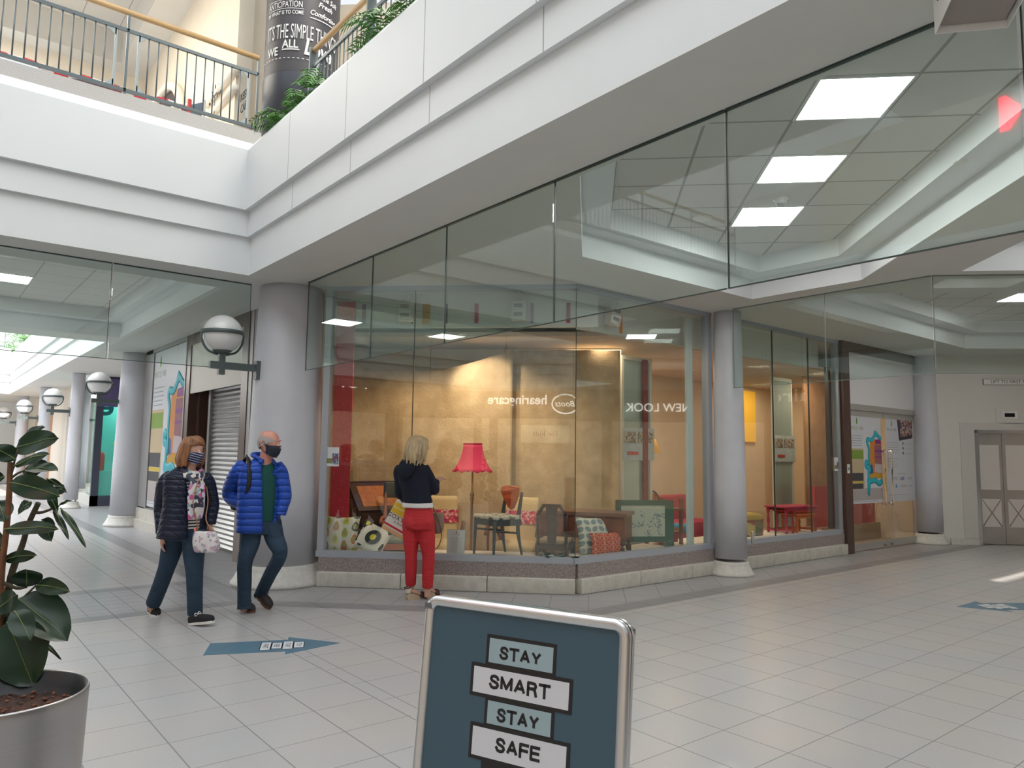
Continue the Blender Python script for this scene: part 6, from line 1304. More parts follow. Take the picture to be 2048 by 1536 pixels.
def stripes_mat(name, c1, c2, per, frac, tilt=(0, 0, 1), rough=.7):
    m_, nt, bb = _new(name); n = NT(nt); co, x, y, z = n.xyz()
    q = n.v('ADD', n.v('ADD', n.v('MULTIPLY', x, tilt[0]), n.v('MULTIPLY', y, tilt[1])), n.v('MULTIPLY', z, tilt[2]))
    nt.links.new(n.mix(n.line(q, per, 0, per*frac), c1, c2), bb.inputs['Base Color']); bb.inputs['Roughness'].default_value = rough; return m_
def patch_mat(name, cols, scale, rough=.7, detail=2):
    m_, nt, bb = _new(name); n = NT(nt); co, x, y, z = n.xyz()
    v = nt.nodes.new('ShaderNodeTexVoronoi'); v.inputs['Scale'].default_value = scale; v.feature = 'F1'
    d = nt.nodes.new('ShaderNodeVectorMath'); d.operation = 'ADD'; nt.links.new(co, d.inputs[0]); t = nt.nodes.new('ShaderNodeTexNoise'); t.inputs['Scale'].default_value = scale*.8; nt.links.new(co, t.inputs[0])
    sc_ = nt.nodes.new('ShaderNodeVectorMath'); sc_.operation = 'SCALE'; sc_.inputs['Scale'].default_value = 1.2/scale; nt.links.new(t.outputs[1], sc_.inputs[0]); nt.links.new(sc_.outputs[0], d.inputs[1]); nt.links.new(d.outputs[0], v.inputs[0])
    s_ = nt.nodes.new('ShaderNodeSeparateXYZ'); nt.links.new(v.outputs['Color'], s_.inputs[0]); k = len(cols)
    nt.links.new(n.ramp(s_.outputs[0], [(i/k, c) for i, c in enumerate(cols)], True), bb.inputs['Base Color']); bb.inputs['Roughness'].default_value = rough; return m_
def shoe(parent, heel, toe, mat_u, mat_s, h=.085, w=.045, lace=None, name='shoe', open_=False):
    """heel and toe are the sole points on the ground (or lifted)"""
    heel, toe = Vector(heel), Vector(toe); d = (toe-heel); L_ = d.length; d.normalize(); s_ = d.cross(UP).normalized(); u = s_.cross(d).normalized(); T = frame(heel, d, u)
    b = B(); pts = [(-.005, .030, .038), (.03, .036, .044), (.3*L_, .032, .05), (.55*L_, .044, .046), (.8*L_, .042, .036), (.95*L_, .028, .026), (1.0*L_, .010, .014)]
    b.loft([(T @ Vector((x, 0, hh*.5+.012)), ww, hh*.62, s_, u, 2.6) for x, ww, hh in [(p[0], p[1], .06 if i < 1 else p[2]+.018) for i, p in enumerate(pts)]], 16, 3)
    b.loft([(T @ Vector((.02, 0, .045)), .032, .036, s_, d), (T @ Vector((.035, 0, h)), .036, .045, s_, d)], 14, 3)
    o = fuse(name, b, mat_u, parent, .006, 2)
    b = B(); out = [(-.01, .0), (.0, .028), (.05, .035), (.35*L_, .032), (.6*L_, .046), (.82*L_, .043), (.96*L_, .026), (1.01*L_, 0)]
    b.prism([(x, y) for x, y in out]+[(x, -y) for x, y in out[::-1][1:-1]], 0, .022, T); b.build('sole', mat_s, o)
    if lace:
        b = B()
        for k in range(4):
            x = .36*L_+k*.03; z = .088-.011*k; b.tube([T @ Vector((x, -.026, z-.012)), T @ Vector((x+.006, 0, z)), T @ Vector((x, .026, z-.012))], .004, 5, 3)
        b.tube([T @ Vector((.33*L_, 0, .09)), T @ Vector((.31*L_, .03, .105)), T @ Vector((.35*L_, .045, .08)), T @ Vector((.36*L_, .01, .09)), T @ Vector((.33*L_, -.035, .1)), T @ Vector((.37*L_, -.045, .075))], .0035, 5, 3)
        b.build('laces', lace, o)
    return o
def limb(b, pts, rs, flat=1.0, n=14, up=(0.3, 1, 0)): b.tube(pts, rs, n, 5, flat=flat, up=up)

# ---- man in the blue jacket -------------------------------------------------------------------
g0 = onZ(503, 1228, 0); d0 = depth_of(g0)
def mp(x, y, dd=0): return at(x, y, d0+dd)
toC = Vector((-g0.x, -g0.y, 0)).normalized()
f = (RIGHT*.55+toC*.84).normalized(); l = UP.cross(f); fh = (RIGHT*.93+toC*.36).normalized()
hc = mp(538, 887, -.02)
b = B(); PM = head(b, hc, fh, UP, 1.04, 1.08)
neckb = mp(527, 925, .0)
b.tube([hc-fh*.02-UP*.04, hc-fh*.025-UP*.13, neckb-UP*.04], [.055, .060, .075], 14, 4)
b.loft([(mp(525, 928), .10, .07, l, f), (mp(522, 940), .17, .095, l, f), (mp(521, 965), .165, .115, l, f), (mp(520, 1005), .15, .115, l, f), (mp(518, 1045), .155, .11, l, f)], 18, 4)
hipR, kneeR, ankR = mp(502, 1052, -.04), mp(490, 1124, -.09), mp(488, 1209, -.0)
hipL, kneeL, ankL = mp(541, 1052, .04), mp(560, 1108, -.02), mp(522, 1186, .27)
shR, elR, wrR = mp(481, 935, -.03), mp(460, 990, .06), mp(500, 1020, -.11)
shL, elL, wrL = mp(560, 937, .03), mp(569, 992, .02), mp(560, 1030, -.02)
for a, k, e in ((hipR, kneeR, ankR), (hipL, kneeL, ankL)): limb(b, [a+UP*.05, a*.5+k*.5, k, e, e-UP*.06], [.045, .045, .036, .032, .033])
for a, k, e in ((shR, elR, wrR), (shL, elL, wrL)): limb(b, [a, k, e], [.048, .040, .027])
hand(b, wrR+Vector((0, 0, .0)), (wrR-elR).normalized()*.6-UP*.6, toC, f, 1, .3); hand(b, wrL-f*.07-l*.01, -UP*.85-f*.25-l*.15, f, UP, .85, .3)
man = fuse('person', b, skinr, None, .0075, 2)
tag(man, 'walking man with short grey hair, dark mask, bright blue quilted jacket and jeans', 'person')
eyes(man, PM, 1.04)
mask(man, PM, M('navy_mask', (.012, .018, .035), .7, bump=.2, bs=40))
# hair: short grey fringe round the bald crown
def shell(name, parent, P, mat_, zmin, fn, r=1.05, nu=40, nv=20, th=.004):
    b = B(); vs = []; 
    for j in range(nv+1):
        for i in range(nu):
            a = 2*PI*i/nu; lo = fn(a); t = lo+(1.25-lo)*0
            u = j/nv; el = lo+(fn(a, True)-lo)*u
            x = .080*r*math.cos(el)*math.sin(a); y = .103*r*math.cos(el)*math.cos(a)-.006; z = .012+.108*r*math.sin(el); vs.append(P(x, y, z))
    b.add(vs, [(j*nu+i, j*nu+(i+1) % nu, (j+1)*nu+(i+1) % nu, (j+1)*nu+i) for j in range(nv) for i in range(nu)], None, True)
    o = b.build(name, mat_, parent); md = o.modifiers.new('s', 'SOLIDIFY'); md.thickness = th; md.offset = -1; return o
def fr(a, top=False):
    back = (1-math.cos(a))/2       # 0 front, 1 back
    if top: return .15+.75*back
    return .14-.75*back**.8
shell('hair', man, PM, M('grey_hair', (.45, .40, .38), .8, bump=.6, bs=200), 0, fr, 1.03)
# jeans
b = B(); pel = mp(519, 1048)
b.loft([(mp(519, 1030), .165, .125, l, f), (pel, .175, .128, l, f), (mp(520, 1068), .165, .12, l, f)], 20, 4)
limb(b, [hipR+UP*.04, hipR-UP*.15+l*.0, kneeR, (kneeR+ankR)/2+toC*-.01, ankR, ankR-UP*.045], [.10, .092, .070, .066, .062, .066]); limb(b, [hipL+UP*.04, (hipL*.55+kneeL*.45), kneeL, (kneeL+ankL)/2, ankL, ankL-UP*.035-RIGHT*.01], [.10, .09, .070, .064, .060, .063])
fuse('jeans', b, denim, man, .009, 2)
# green jumper
b = B(); b.loft([(mp(532, 922), .062, .06, l, fh), (mp(530, 932), .10, .085, l, f), (mp(527, 950)+f*.01, .15, .115, l, f), (mp(524, 985)+f*.015, .16, .125, l, f), (mp(523, 1015)+f*.01, .16, .125, l, f), (mp(521, 1042), .165, .125, l, f)], 20, 4)
fuse('jumper', b, M('green_knit', (.008, .075, .065), .9, bump=.2, bs=90), man, .009, 1)
# blue jacket: open shell + sleeves
bluej = quilt('blue_quilted', (.015, .07, .42), .062, .8)
def openshell(name, parent, rings, mat_, a0, a1, n=40, sub=5, th=.02):
    """jacket body left open at the front; angle 0 = front"""
    b = B(); k = len(rings); C = []
    for i in range(k-1):
        for j in range(sub):
            t = j/sub; p, q = rings[i], rings[i+1]; C.append([p[m_]*(1-t)+q[m_]*t for m_ in range(3)])
    C.append(list(rings[-1])[:3]); vs = []
    for idx, (c, w, d_) in enumerate(C):
        v = idx/(len(C)-1)
        for i in range(n+1):
            aa = (a0[0]+(a0[1]-a0[0])*v); bb_ = (a1[0]+(a1[1]-a1[0])*v); a = aa+(bb_-aa)*i/n
            vs.append(c+l_*math.sin(a)*w+f_*math.cos(a)*d_)
    b.add(vs, [(j*(n+1)+i, j*(n+1)+i+1, (j+1)*(n+1)+i+1, (j+1)*(n+1)+i) for j in range(len(C)-1) for i in range(n)], None, True)
    o = b.build(name, mat_, parent); md = o.modifiers.new('s', 'SOLIDIFY'); md.thickness = th; md.offset = 0; return o
l_, f_ = l, f
rings = [(mp(527, 919), .085, .080), (mp(526, 926), .12, .095), (mp(523, 935), .19, .12), (mp(521, 960), .205, .145), (mp(519, 1000), .20, .15), (mp(517, 1040), .20, .152), (mp(515, 1063), .195, .15)]
jk = openshell('jacket', man, rings, bluej, (.50, .42), (2*PI-.42, 2*PI-.15), th=.022)
b = B(); limb(b, [shR+l*.04+UP*.015, shR-l*.01-UP*.04, (shR+elR)/2-l*.015, elR, (elR+wrR)/2, wrR], [.082, .080, .078, .073, .068, .058], 1.0, 18)
limb(b, [shL-l*.05+UP*.01, shL-UP*.04, (shL+elL)/2, elL, (elL+wrL)/2, wrL], [.082, .076, .072, .068, .062, .055], 1.0, 18)
fuse('sleeves', b, bluej, jk, .009, 2)
b = B(); b.tube([mp(527, 912)+l*.075+f*.03, mp(527, 910)+l*.07-f*.06, mp(525, 908)-f*.09, mp(525, 910)-l*.07-f*.06, mp(527, 915)-l*.085+f*.03, mp(530, 925)-l*.075+f*.09], .021, 10, 4); b.build('collar', bluej, jk)
# rucksack on his back
t = fuse('rucksack', (lambda b_: (b_.loft([(mp(510, 940)-f*.17, .12, .05, l, f, 3), (mp(508, 965)-f*.20, .15, .085, l, f, 3), (mp(508, 1000)-f*.20, .15, .095, l, f, 3), (mp(508, 1022)-f*.18, .13, .07, l, f, 3)], 20, 4), b_)[1])(B()), M('black_nylon', (.012, .013, .018), .6, bump=.1), None, .01, 2)
tag(t, "black rucksack on the walking man's back", 'rucksack')
b = B(); b.tube([mp(486, 935, .13), mp(491, 915, .03), mp(497, 917, -.08), mp(499, 935, -.165), mp(499, 958, -.195), mp(496, 980, -.19), mp(489, 998, -.13)], .024, 8, 4, flat=.4, up=f); b.build('shoulder_strap', M('black_nylon', (0, 0, 0)), t)
dk = M('dark_suede', (.035, .028, .03), .8, bump=.15); bs_ = M('brown_sole', (.16, .07, .04), .7)
hl = onZ(488, 1214, 0.0); shoe(man, onZ(486, 1217, 0.0), onZ(494, 1217, 0)+(toC*.9+RIGHT*.25).normalized()*.25, dk, bs_, lace=dk)
shoe(man, ankL-UP*.035-RIGHT*.035, onZ(540, 1219, .004), dk, bs_, lace=dk)

# ---- woman with the striped mask ---------------------------------------------------------------
g0 = onZ(362, 1243, 0); d0 = depth_of(g0); toC = Vector((-g0.x, -g0.y, 0)).normalized()
f = (RIGHT*.62+toC*.78).normalized(); l = UP.cross(f); fh = (RIGHT*.72+toC*.7).normalized(); l_, f_ = l, f
hc = mp(386, 900)
b = B(); PW = head(b, hc, fh, UP, .98, .95)
b.tube([hc-UP*.05-fh*.01, hc-UP*.12-fh*.02, mp(378, 938)], [.048, .05, .065], 14, 4)
b.loft([(mp(377, 940), .09, .065, l, f), (mp(374, 952), .16, .09, l, f), (mp(374, 975), .155, .115, l, f), (mp(375, 1010), .145, .11, l, f), (mp(370, 1055), .16, .115, l, f)], 18, 4)
hipR, kneeR, ankR = mp(352, 1068, .02), mp(333, 1136, .05), mp(306, 1212, .20)
hipL, kneeL, ankL = mp(386, 1068, 0), mp(389, 1145, -.06), mp(390, 1232, -.04)
shR, elR, wrR = mp(334, 957, -.03), mp(322, 1018, .02), mp(324, 1071, -.05)
shL, elL, wrL = mp(415, 957, .04), mp(425, 1010, .10), mp(420, 1052, .05)
limb(b, [hipR+UP*.05, kneeR, ankR, ankR-UP*.03], [.07, .048, .036, .036]); limb(b, [hipL+UP*.05, kneeL, ankL, ankL-UP*.05], [.07, .048, .036, .036])
for a, k, e in ((shR, elR, wrR), (shL, elL, wrL)): limb(b, [a, k, e], [.045, .036, .024])
hand(b, wrR, -UP*.95+RIGHT*.05, (-RIGHT*.8+toC*.5), (toC*.3+RIGHT*.9), .95, .28, .15); hand(b, wrL, -UP*.8+f*.3, l, f, .95, .4)
wom = fuse('person', b, skin, None, .0075, 2)
tag(wom, 'walking woman with auburn hair, striped mask, navy quilted coat and floral scarf', 'person')
eyes(wom, PW, .98)
mask(wom, PW, stripes_mat('striped_mask', (.015, .02, .08), (.55, .56, .62), .022, .22, (.25, -.15, 1)))
hairm = M('auburn_hair', (.24, .10, .04), .45, bump=.5, bs=60, var=.45, vs=40, stretch=(1, 1, .15))
def bob(name, parent, P, mat_, length, r=1.0, part=.6, seed=1, cut=.55, wave=.006, lift=0):
    """hair as a fused cap plus hanging locks"""
    rnd = random.Random(seed); b = B()
    b.loft([(P(0, -.012, .125+lift), .02, .03, P(1, 0, 0)-P(0, 0, 0), P(0, 1, 0)-P(0, 0, 0)), (P(0, -.014, .11+lift), .062*r, .078*r, P(1, 0, 0)-P(0, 0, 0), P(0, 1, 0)-P(0, 0, 0)), (P(0, -.018, .075), .087*r, .104*r, P(1, 0, 0)-P(0, 0, 0), P(0, 1, 0)-P(0, 0, 0)), (P(0, -.034, .03), .090*r, .092*r, P(1, 0, 0)-P(0, 0, 0), P(0, 1, 0)-P(0, 0, 0)), (P(0, -.045, -.04), .085*r, .075*r, P(1, 0, 0)-P(0, 0, 0), P(0, 1, 0)-P(0, 0, 0)), (P(0, -.05, -length*.6), .085*r, .06*r, P(1, 0, 0)-P(0, 0, 0), P(0, 1, 0)-P(0, 0, 0))], 24, 4)
    for k in range(46):
        a = cut+(2*PI-2*cut)*(k+.5)/46; x, y = .088*r*math.sin(a), .1*r*math.cos(a)-.015; L_ = length*(.75+.4*rnd.random()); w = rnd.uniform(-wave, wave)
        p0 = P(x*.55, y*.6, .105+lift*.6); p1 = P(x*1.0, y*.97, .055); p2 = P(x*1.08+w, y*1.0-.006, -.02); p3 = P(x*1.10+w*2, y*.98-.012, -.02-(L_-.02)*.55); p4 = P(x*.98+w*3, y*.9-.008, -L_)
        b.tube([p0, p1, p2, p3, p4], [.012, .015, .016, .015, .008], 6, 4)
    for k in range(9):   # fringe / parting
        a = -cut+2*cut*(k+.5)/9; x, y = .085*math.sin(a), .1*math.cos(a)
        b.tube([P(x*.3+.01, y*.3, .122+lift), P(x*.8, y*.85, .10), P(x*1.0, y*1.03, .062), P(x*1.12+.012*math.copysign(1, a), y*1.0, .038)], [.012, .013, .011, .004], 6, 4)
    return fuse(name, b, mat_, parent, .006, 1)
bob('hair', wom, PW, hairm, .155, 1.03, seed=3, cut=.78, wave=.014, lift=.004)
b = B(); b.loft([(mp(371, 1040), .155, .12, l, f), (mp(370, 1058), .18, .135, l, f), (mp(369, 1078), .175, .13, l, f)], 20, 4)
limb(b, [hipR+UP*.04, hipR*.5+kneeR*.5, kneeR, (kneeR+ankR)/2, ankR+UP*.02], [.10, .092, .074, .070, .068]); limb(b, [hipL+UP*.04, hipL*.5+kneeL*.5, kneeL, (kneeL+ankL)/2, ankL+UP*.015], [.10, .094, .074, .068, .066])
fuse('jeans', b, denim, wom, .009, 2)
b = B(); b.loft([(mp(378, 945), .10, .08, l, f), (mp(377, 975), .145, .115, l, f), (mp(377, 1015), .15, .12, l, f), (mp(374, 1058), .168, .13, l, f)], 20, 4)
fuse('striped_top', b, stripes_mat('striped_knit', (.75, .73, .72), (.02, .02, .025), .027, .45), wom, .009, 1)
navyq = quilt('navy_quilted', (.010, .014, .036), .05, .6, .06)
rings = [(mp(375, 934), .08, .08), (mp(373, 942), .12, .095), (mp(372, 951), .185, .12), (mp(372, 975), .195, .14), (mp(371, 1010), .19, .145), (mp(367, 1045), .20, .155), (mp(364, 1074), .215, .16)]
jk = openshell('coat', wom, rings, navyq, (.62, .30), (2*PI-.5, 2*PI-.16), th=.02)
b = B(); limb(b, [shR+l*.05+UP*.01, shR-l*.01-UP*.04, (shR+elR)/2-l*.01, elR, (elR+wrR)/2, wrR+UP*.015], [.078, .074, .068, .062, .056, .054], 1.0, 18)
limb(b, [shL-l*.05+UP*.01, shL-UP*.04, (shL+elL)/2, elL, (elL+wrL)/2, wrL+UP*.015], [.076, .070, .064, .060, .054, .050], 1.0, 18)
fuse('sleeves', b, navyq, jk, .009, 2)
b = B(); b.rbox(-.085, .085, -.012, .012, -.02, .02, .008, frame(mp(346, 1034)+f*.14+l*-.03, l+f*.5, UP)); b.build('pocket_flap', M('navy_cord', (.03, .018, .022), .8), jk)
# scarf
scf = patch_mat('floral_scarf', [(.03, .03, .05), (.62, .60, .66), (.55, .10, .28), (.70, .70, .72), (.05, .05, .08), (.30, .45, .45), (.45, .20, .36), (.65, .60, .55)], 26)
b = B(); c = mp(380, 940); 
for dz, rr, th in ((0, .085, .030), (-.035, .098, .033), (-.02, .075, .03)):
    b.tube([c+(l*math.sin(a)*rr*1.05+f*(math.cos(a)*rr*.95+.01)+UP*(dz-.035*math.cos(a))) for a in [2*PI*k/10 for k in range(10)]], th, 10, 3, closed=True)
b.loft([(c+f*.09-UP*.04, .06, .03, l, f), (c+f*.135-UP*.12, .075, .03, l, f), (c+f*.15-UP*.24-l*.01, .085, .025, l, f), (c+f*.155-UP*.36-l*.01, .078, .022, l, f), (c+f*.155-UP*.43-l*.015, .07, .015, l, f)], 18, 4)
fuse('scarf', b, scf, wom, .008, 1)
b = B(); b.rbox(-.022, .022, -.006, .006, -.008, .008, .004, frame(mp(357, 938)+f*.09, RIGHT+UP*.2, UP)); b.build('yellow_trim', M('yellow_trim', (.75, .50, .02), .5), jk)
ck = M('black_canvas', (.012, .012, .013), .8); ws = M('white_rubber', (.72, .70, .66), .6); wl_ = M('white_lace', (.78, .76, .74), .7)
shoe(wom, onZ(301, 1226, .0), onZ(301, 1226, 0)+(toC*.93+RIGHT*.36).normalized()*.235, ck, ws, .075, lace=wl_)
shoe(wom, onZ(381, 1250, .0), onZ(381, 1250, 0)+(toC*.25+RIGHT*.95).normalized()*.235+UP*.035, ck, ws, .075, lace=wl_)
# her white handbag
bagm = patch_mat('pale_floral_bag', [(.72, .68, .68), (.70, .66, .67), (.55, .38, .45), (.74, .70, .70), (.35, .33, .38), (.72, .69, .66)], 40, .5)
b = B(); q = mp(412, 1082, -.16); br = (RIGHT*.85+toC*.2).normalized(); bf = br.cross(UP)
b.loft([(q+UP*.085-RIGHT*.015, .095, .035, br, bf, 4), (q+UP*.06-RIGHT*.01, .105, .045, br, bf, 4), (q, .118, .055, br, bf, 4), (q-UP*.07+RIGHT*.01, .115, .055, br, bf, 4), (q-UP*.10+RIGHT*.01, .10, .04, br, bf, 4)], 24, 4)
hb = fuse('handbag', b, bagm, None, .008, 1); tag(hb, "small white floral handbag at the walking woman's hip", 'handbag')
b = B(); b.tube([q+UP*.085-br*.09, mp(395, 1050, -.17), mp(386, 1005, -.2), mp(398, 955, -.10)], .006, 6, 4); b.tube([q+UP*.085+br*.07, mp(412, 1040, -.1), mp(416, 1000, -.05), mp(409, 950, .0)], .006, 6, 4); b.build('strap', M('tan_leather', (.35, .17, .10), .5), hb)
b = B(); b.cyl(q+UP*.075-br*.095+bf*.02, q+UP*.115-br*.10+bf*.02, .012, n=8); b.build('strap_tab', M('coral_tab', (.65, .22, .15), .5), hb)

# ---- woman in red trousers, back to the viewer -----------------------------------------------------
g0 = onZ(838, 1199, 0); d0 = depth_of(g0); toC = Vector((-g0.x, -g0.y, 0)).normalized()
f = (-toC*.93+RIGHT*.36).normalized(); l = UP.cross(f); fh = (-toC*.72+RIGHT*.68).normalized(); l_, f_ = l, f
hc = mp(837, 893)
b = B(); PR = head(b, hc, fh, (UP+fh*.18).normalized(), .96, .92)
b.tube([hc-UP*.05-fh*.02, hc-UP*.12-fh*.03, mp(828, 930)], [.046, .047, .06], 14, 4)
b.loft([(mp(827, 930), .085, .06, l, f), (mp(825, 940), .16, .085, l, f), (mp(829, 965), .15, .105, l, f), (mp(833, 990), .12, .09, l, f), (mp(836, 1030), .118, .085, l, f)], 18, 4)
hipL, kneeL, ankL = mp(822, 1045, .02), mp(822, 1110, .0), mp(821, 1180, .03)
hipR, kneeR, ankR = mp(851, 1045, 0), mp(857, 1112, .0), mp(855, 1183, .0)
shL, elL, wrL = mp(799, 937, .05), mp(800, 985, .10), mp(812, 1003, -.0+.26)
shR, elR, wrR = mp(851, 937, -.02), mp(868, 980, .04), mp(872, 962, .22)
for a, k, e in ((hipL, kneeL, ankL), (hipR, kneeR, ankR)): limb(b, [a+UP*.05, k, e, e-UP*.06], [.068, .046, .034, .032])
for a, k, e in ((shL, elL, wrL), (shR, elR, wrR)): limb(b, [a, k, e], [.044, .036, .023])
hand(b, wrL, (f*.6-RIGHT*.2-UP*.3), UP, RIGHT, .95, .8); hand(b, wrR-UP*.005, (RIGHT*.5+UP*.35+f*.4), (UP*.6-f*.2+RIGHT*.2), (-RIGHT*.3+UP*.3+f*.3), .95, .55)
wr = fuse('person', b, skin, None, .0075, 2)
tag(wr, 'blonde woman in a navy hooded top and red trousers looking into the window', 'person')
blonde = M('blonde_hair', (.50, .38, .22), .45, bump=.5, bs=60, var=.35, vs=45, stretch=(1, 1, .12))
bob('hair', wr, PR, blonde, .20, 1.08, seed=5, cut=.7, wave=.012, lift=-.005)
eyes(wr, PR, .96)
b = B()
for q in (1, -1): b.tube([PR(q*.078, -.01, .015), PR(q*.078, .05, .014), PR(q*.05, .1, .01)], .003, 5, 2); b.tube([PR(q*.032+.024*math.cos(a), .108, .004+.019*math.sin(a)) for a in [2*PI*k/10 for k in range(10)]], .0025, 5, 1, closed=True)
b.build('glasses', dgrey, wr)
redm = M('red_cotton', (.52, .022, .030), .75, bump=.5, bs=5, stretch=(3, 3, 9))
b = B(); b.loft([(mp(836, 1010), .140, .10, l, f), (mp(837, 1022), .152, .110, l, f), (mp(838, 1042), .176, .128, l, f), (mp(838, 1058), .165, .12, l, f)], 20, 4)
b.sphere(mp(823, 1045, -.05), (.08, .08, .085)); b.sphere(mp(851, 1045, -.05), (.08, .08, .085))
limb(b, [hipL+UP*.03, hipL*.5+kneeL*.5, kneeL, (kneeL+ankL)/2, ankL+UP*.055], [.098, .088, .066, .064, .056]); limb(b, [hipR+UP*.03, hipR*.5+kneeR*.5, kneeR, (kneeR+ankR)/2, ankR+UP*.04], [.098, .088, .068, .066, .056])
fuse('trousers', b, redm, wr, .009, 2)
b = B(); b.loft([(mp(835, 1003), .163, .122, l, f), (mp(836, 1015), .174, .130, l, f)], 22, 3); fuse('white_shirt',b, M('white_cotton', (.75, .74, .72), .8), wr, .008, 1)
navyk = M('navy_fleece', (.006, .009, .022), .9, bump=.35, bs=9)
b = B(); b.loft([(mp(826, 921), .07, .065, l, f), (mp(825, 929), .13, .085, l, f), (mp(826, 938), .188, .11, l, f), (mp(828, 960), .172, .125, l, f), (mp(832, 985), .158, .12, l, f), (mp(835, 1002), .165, .125, l, f), (mp(835, 1010), .160, .12, l, f)], 22, 4)
limb(b, [shL+l*-.03, shL-UP*.04, (shL+elL)/2, elL, (elL+wrL)/2, wrL-(wrL-elL).normalized()*.02], [.07, .066, .060, .055, .046, .042], 1, 16)
limb(b, [shR+l*.03, shR-UP*.04, (shR+elR)/2, elR, (elR+wrR)/2, wrR-(wrR-elR).normalized()*.02], [.07, .068, .062, .058, .048, .044], 1, 16)
top = fuse('hooded_top', b, navyk, wr, .009, 2)
b = B(); b.loft([(mp(824, 918)-f*.05, .085, .045, l, f, 2.5), (mp(822, 932)-f*.10, .10, .05, l, f, 2.5), (mp(820, 948)-f*.125, .07, .035, l, f, 2.2), (mp(819, 957)-f*.125, .02, .015, l, f)], 20, 4)
fuse('hood', b, navyk, top, .009, 2)
# wedge sandals
esp = M('espadrille_jute', (.50, .40, .27), .9, bump=.4, bs=120); crm = M('cream_canvas', (.66, .60, .50), .8)
for hp, tp, nm in ((onZ(814, 1200, 0), None, 0), (onZ(850, 1197, 0), None, 1)):
    dd = (-toC*.55+RIGHT*.85).normalized() if nm == 0 else (-toC*.8+RIGHT*.6).normalized(); T = frame(hp, dd, UP)
    b = B(); sd = [(0, 0), (.245, 0), (.25, .02), (.15, .025), (.08, .06), (0, .07), (-.01, .03)]
    b.add([T @ Vector((x, y, z)) for y in (-.034, .034) for x, z in sd], [list(range(7)), list(range(7, 14))[::-1]]+[(i, (i+1) % 7, 7+(i+1) % 7, 7+i) for i in range(7)])
    o = b.build('sandal', esp, wr)
    b = B(); b.loft([(T @ Vector((.012, 0, .07)), .03, .034, T.col[1].to_3d(), T.col[0].to_3d()), (T @ Vector((.01, 0, .125)), .030, .032, T.col[1].to_3d(), T.col[0].to_3d())], 16, 3); b.build('heel_cup', crm, o)
    b = B(); b.tube([T @ Vector((.17, -.04, .015)), T @ Vector((.18, -.02, .055)), T @ Vector((.18, .02, .055)), T @ Vector((.17, .04, .015))], .016, 8, 3, flat=2.2, up=T.col[0].to_3d()); b.tube([T @ Vector((.0, -.036, .13)), T @ Vector((.05, 0, .145)), T @ Vector((0, .036, .13)), T @ Vector((-.035, 0, .125))], .005, 6, 3, closed=True); b.build('strap', M('dark_maroon', (.05, .015, .02), .6), o)
    b = B(); b.tube([T @ Vector((.02, 0, .10)), T @ Vector((.09, 0, .075)), T @ Vector((.17, 0, .04)), T @ Vector((.225, 0, .035))], [.03, .032, .03, .018], 12, 4, flat=.7, up=T.col[2].to_3d()); b.build('foot', skin, o)
# shopping bag she carries
q0, q1, q2, q3 = mp(794, 999, .30), mp(762, 1056, .30), mp(811, 1084, .28), mp(843, 1020, .28)
bx = (q2-q1).normalized(); by = (q0-q1); by = (by-bx*by.dot(bx)).normalized(); bz = bx.cross(by); T = Matrix((bx, by, bz)).transposed().to_4x4(); T.translation = q1; Wb, Hb = (q2-q1).length, (q0-q1).length
def bagmat():
    m_, nt, bb = _new('shopping_bag_print'); n = NT(nt); co, x, y, z = n.xyz(); v = n.v('DIVIDE', y, Hb)
    c = n.ramp(v, [(0, (.72, .42, .22)), (.13, (.72, .66, .60)), (.17, (.60, .02, .03)), (.235, (.72, .68, .62)), (.56, (.45, .25, .1)), (.585, (.72, .66, .58)), (.60, (.78, .52, .02)), (.76, (.78, .66, .30)), (.80, (.80, .55, .03)), (.93, (.72, .66, .6))], True)
    nt.links.new(c, bb.inputs['Base Color']); bb.inputs['Roughness'].default_value = .5; return m_
t = thing('shopping_bag', 'white yellow and red printed shopping bag hanging at the blonde woman\'s left side', 'bag', M4=T)
b = B(); b.rbox(0, Wb, 0, Hb, -.09, 0, .012); b.build('bag_body', bagmat(), t)
ink = M('print_dark', (.06, .05, .05), .5)
text('bag_lettering', 'GOATS', .062, Matrix.Translation((.10*1, Hb*.50, .0015)), ink, t, ext=.0006, sx=1.1, space=1.1); text('bag_small_lettering', '& MORE', .026, Matrix.Translation((.15, Hb*.37, .0015)), ink, t, ext=.0006, space=1.3)
b = B(); b.tube([(Wb*.3, Hb-.01, -.02), (Wb*.4, Hb+.10, -.03), (Wb*.6, Hb+.10, -.03), (Wb*.7, Hb-.01, -.02)], .005, 6, 4); b.build('bag_handle', M('print_yellow', (.6, .5, .3), .6), t)
# brown handbag in front of her
b = B(); q = mp(874, 1048, .18); b.loft([(q+UP*.12, .06, .05, RIGHT, -toC, 3), (q+UP*.08, .075, .06, RIGHT, -toC, 3), (q-UP*.04, .075, .07, RIGHT, -toC, 3), (q-UP*.10, .05, .05, RIGHT, -toC, 3)], 20, 4)
hb = fuse('handbag', b, M('taupe_leather', (.24, .17, .12), .5), None, .008, 1); tag(hb, "brown shoulder bag at the blonde woman's right hip", 'handbag')
b = B(); b.tube([mp(866, 1015, .12), mp(878, 1045, .06), mp(883, 1072, .05), mp(877, 1092, .07), mp(869, 1100, .1)], .005, 6, 4); b.build('strap', M('taupe_strap', (.08, .05, .04), .5), hb)

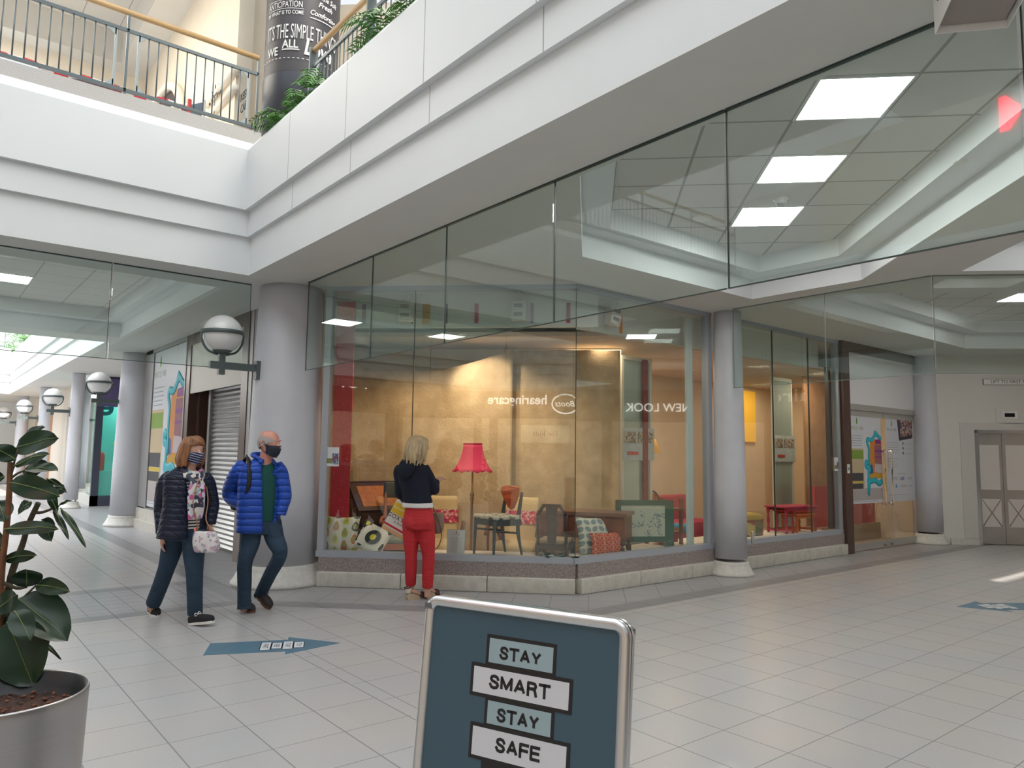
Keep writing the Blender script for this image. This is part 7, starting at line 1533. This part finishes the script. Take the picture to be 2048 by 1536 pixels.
# ---- distant masked passer-by in the arcade ---------------------------------------------------------
g0 = onZ(24, 985, 0); 
g0 = Vector((1.15, 24.5, 0)); T = Matrix.Translation(g0); f = Vector((-.2, -1, 0)).normalized(); l = UP.cross(f)
b = B(); PD = head(b, g0+Vector((0, 0, 1.56)), f, UP)
b.tube([g0+UP*1.48, g0+UP*1.38], .055, 10, 2); b.loft([(g0+UP*1.40, .10, .07, l, f), (g0+UP*1.35, .18, .09, l, f), (g0+UP*1.1, .16, .11, l, f), (g0+UP*.9, .17, .12, l, f)], 16, 3)
for q in (1, -1):
    limb(b, [g0+l*q*.09+UP*.9, g0+l*q*.10+UP*.48+f*.02*q, g0+l*q*.10+UP*.06+f*.08*q], [.09, .06, .045]); limb(b, [g0+l*q*.19+UP*1.33, g0+l*q*.24+UP*1.07, g0+l*q*.22+UP*.86+f*.06], [.05, .042, .028]); hand(b, g0+l*q*.22+UP*.85+f*.07, -UP+f*.2, l*q, f, 1, .4); b.tube([g0+l*q*.10+UP*.045+f*.02, g0+l*q*.10+UP*.035+f*.22], .045, 8, 2)
pd = fuse('person', b, skin, None, .012, 2); tag(pd, 'distant masked passer-by in an orange top seen behind the rubber plant', 'person')
mask(pd, PD, M('white_mask', (.75, .76, .78), .7)); bob('hair', pd, PD, M('dark_hair', (.10, .06, .04), .6), .10, 1.0, seed=9)
b = B(); b.loft([(g0+UP*1.42, .08, .07, l, f), (g0+UP*1.36, .20, .11, l, f), (g0+UP*1.1, .18, .13, l, f), (g0+UP*.85, .19, .14, l, f)], 16, 3)
for q in (1, -1): limb(b, [g0+l*q*.17+UP*1.34, g0+l*q*.24+UP*1.07, g0+l*q*.22+UP*.9+f*.05], [.07, .058, .045])
fuse('orange_top', b, M('orange_cotton', (.60, .20, .05), .8), pd, .012, 2)
b = B()
for q in (1, -1): limb(b, [g0+l*q*.09+UP*.92, g0+l*q*.10+UP*.48+f*.02*q, g0+l*q*.10+UP*.09+f*.08*q], [.115, .08, .065])
fuse('jeans', b, denim, pd, .012, 2)
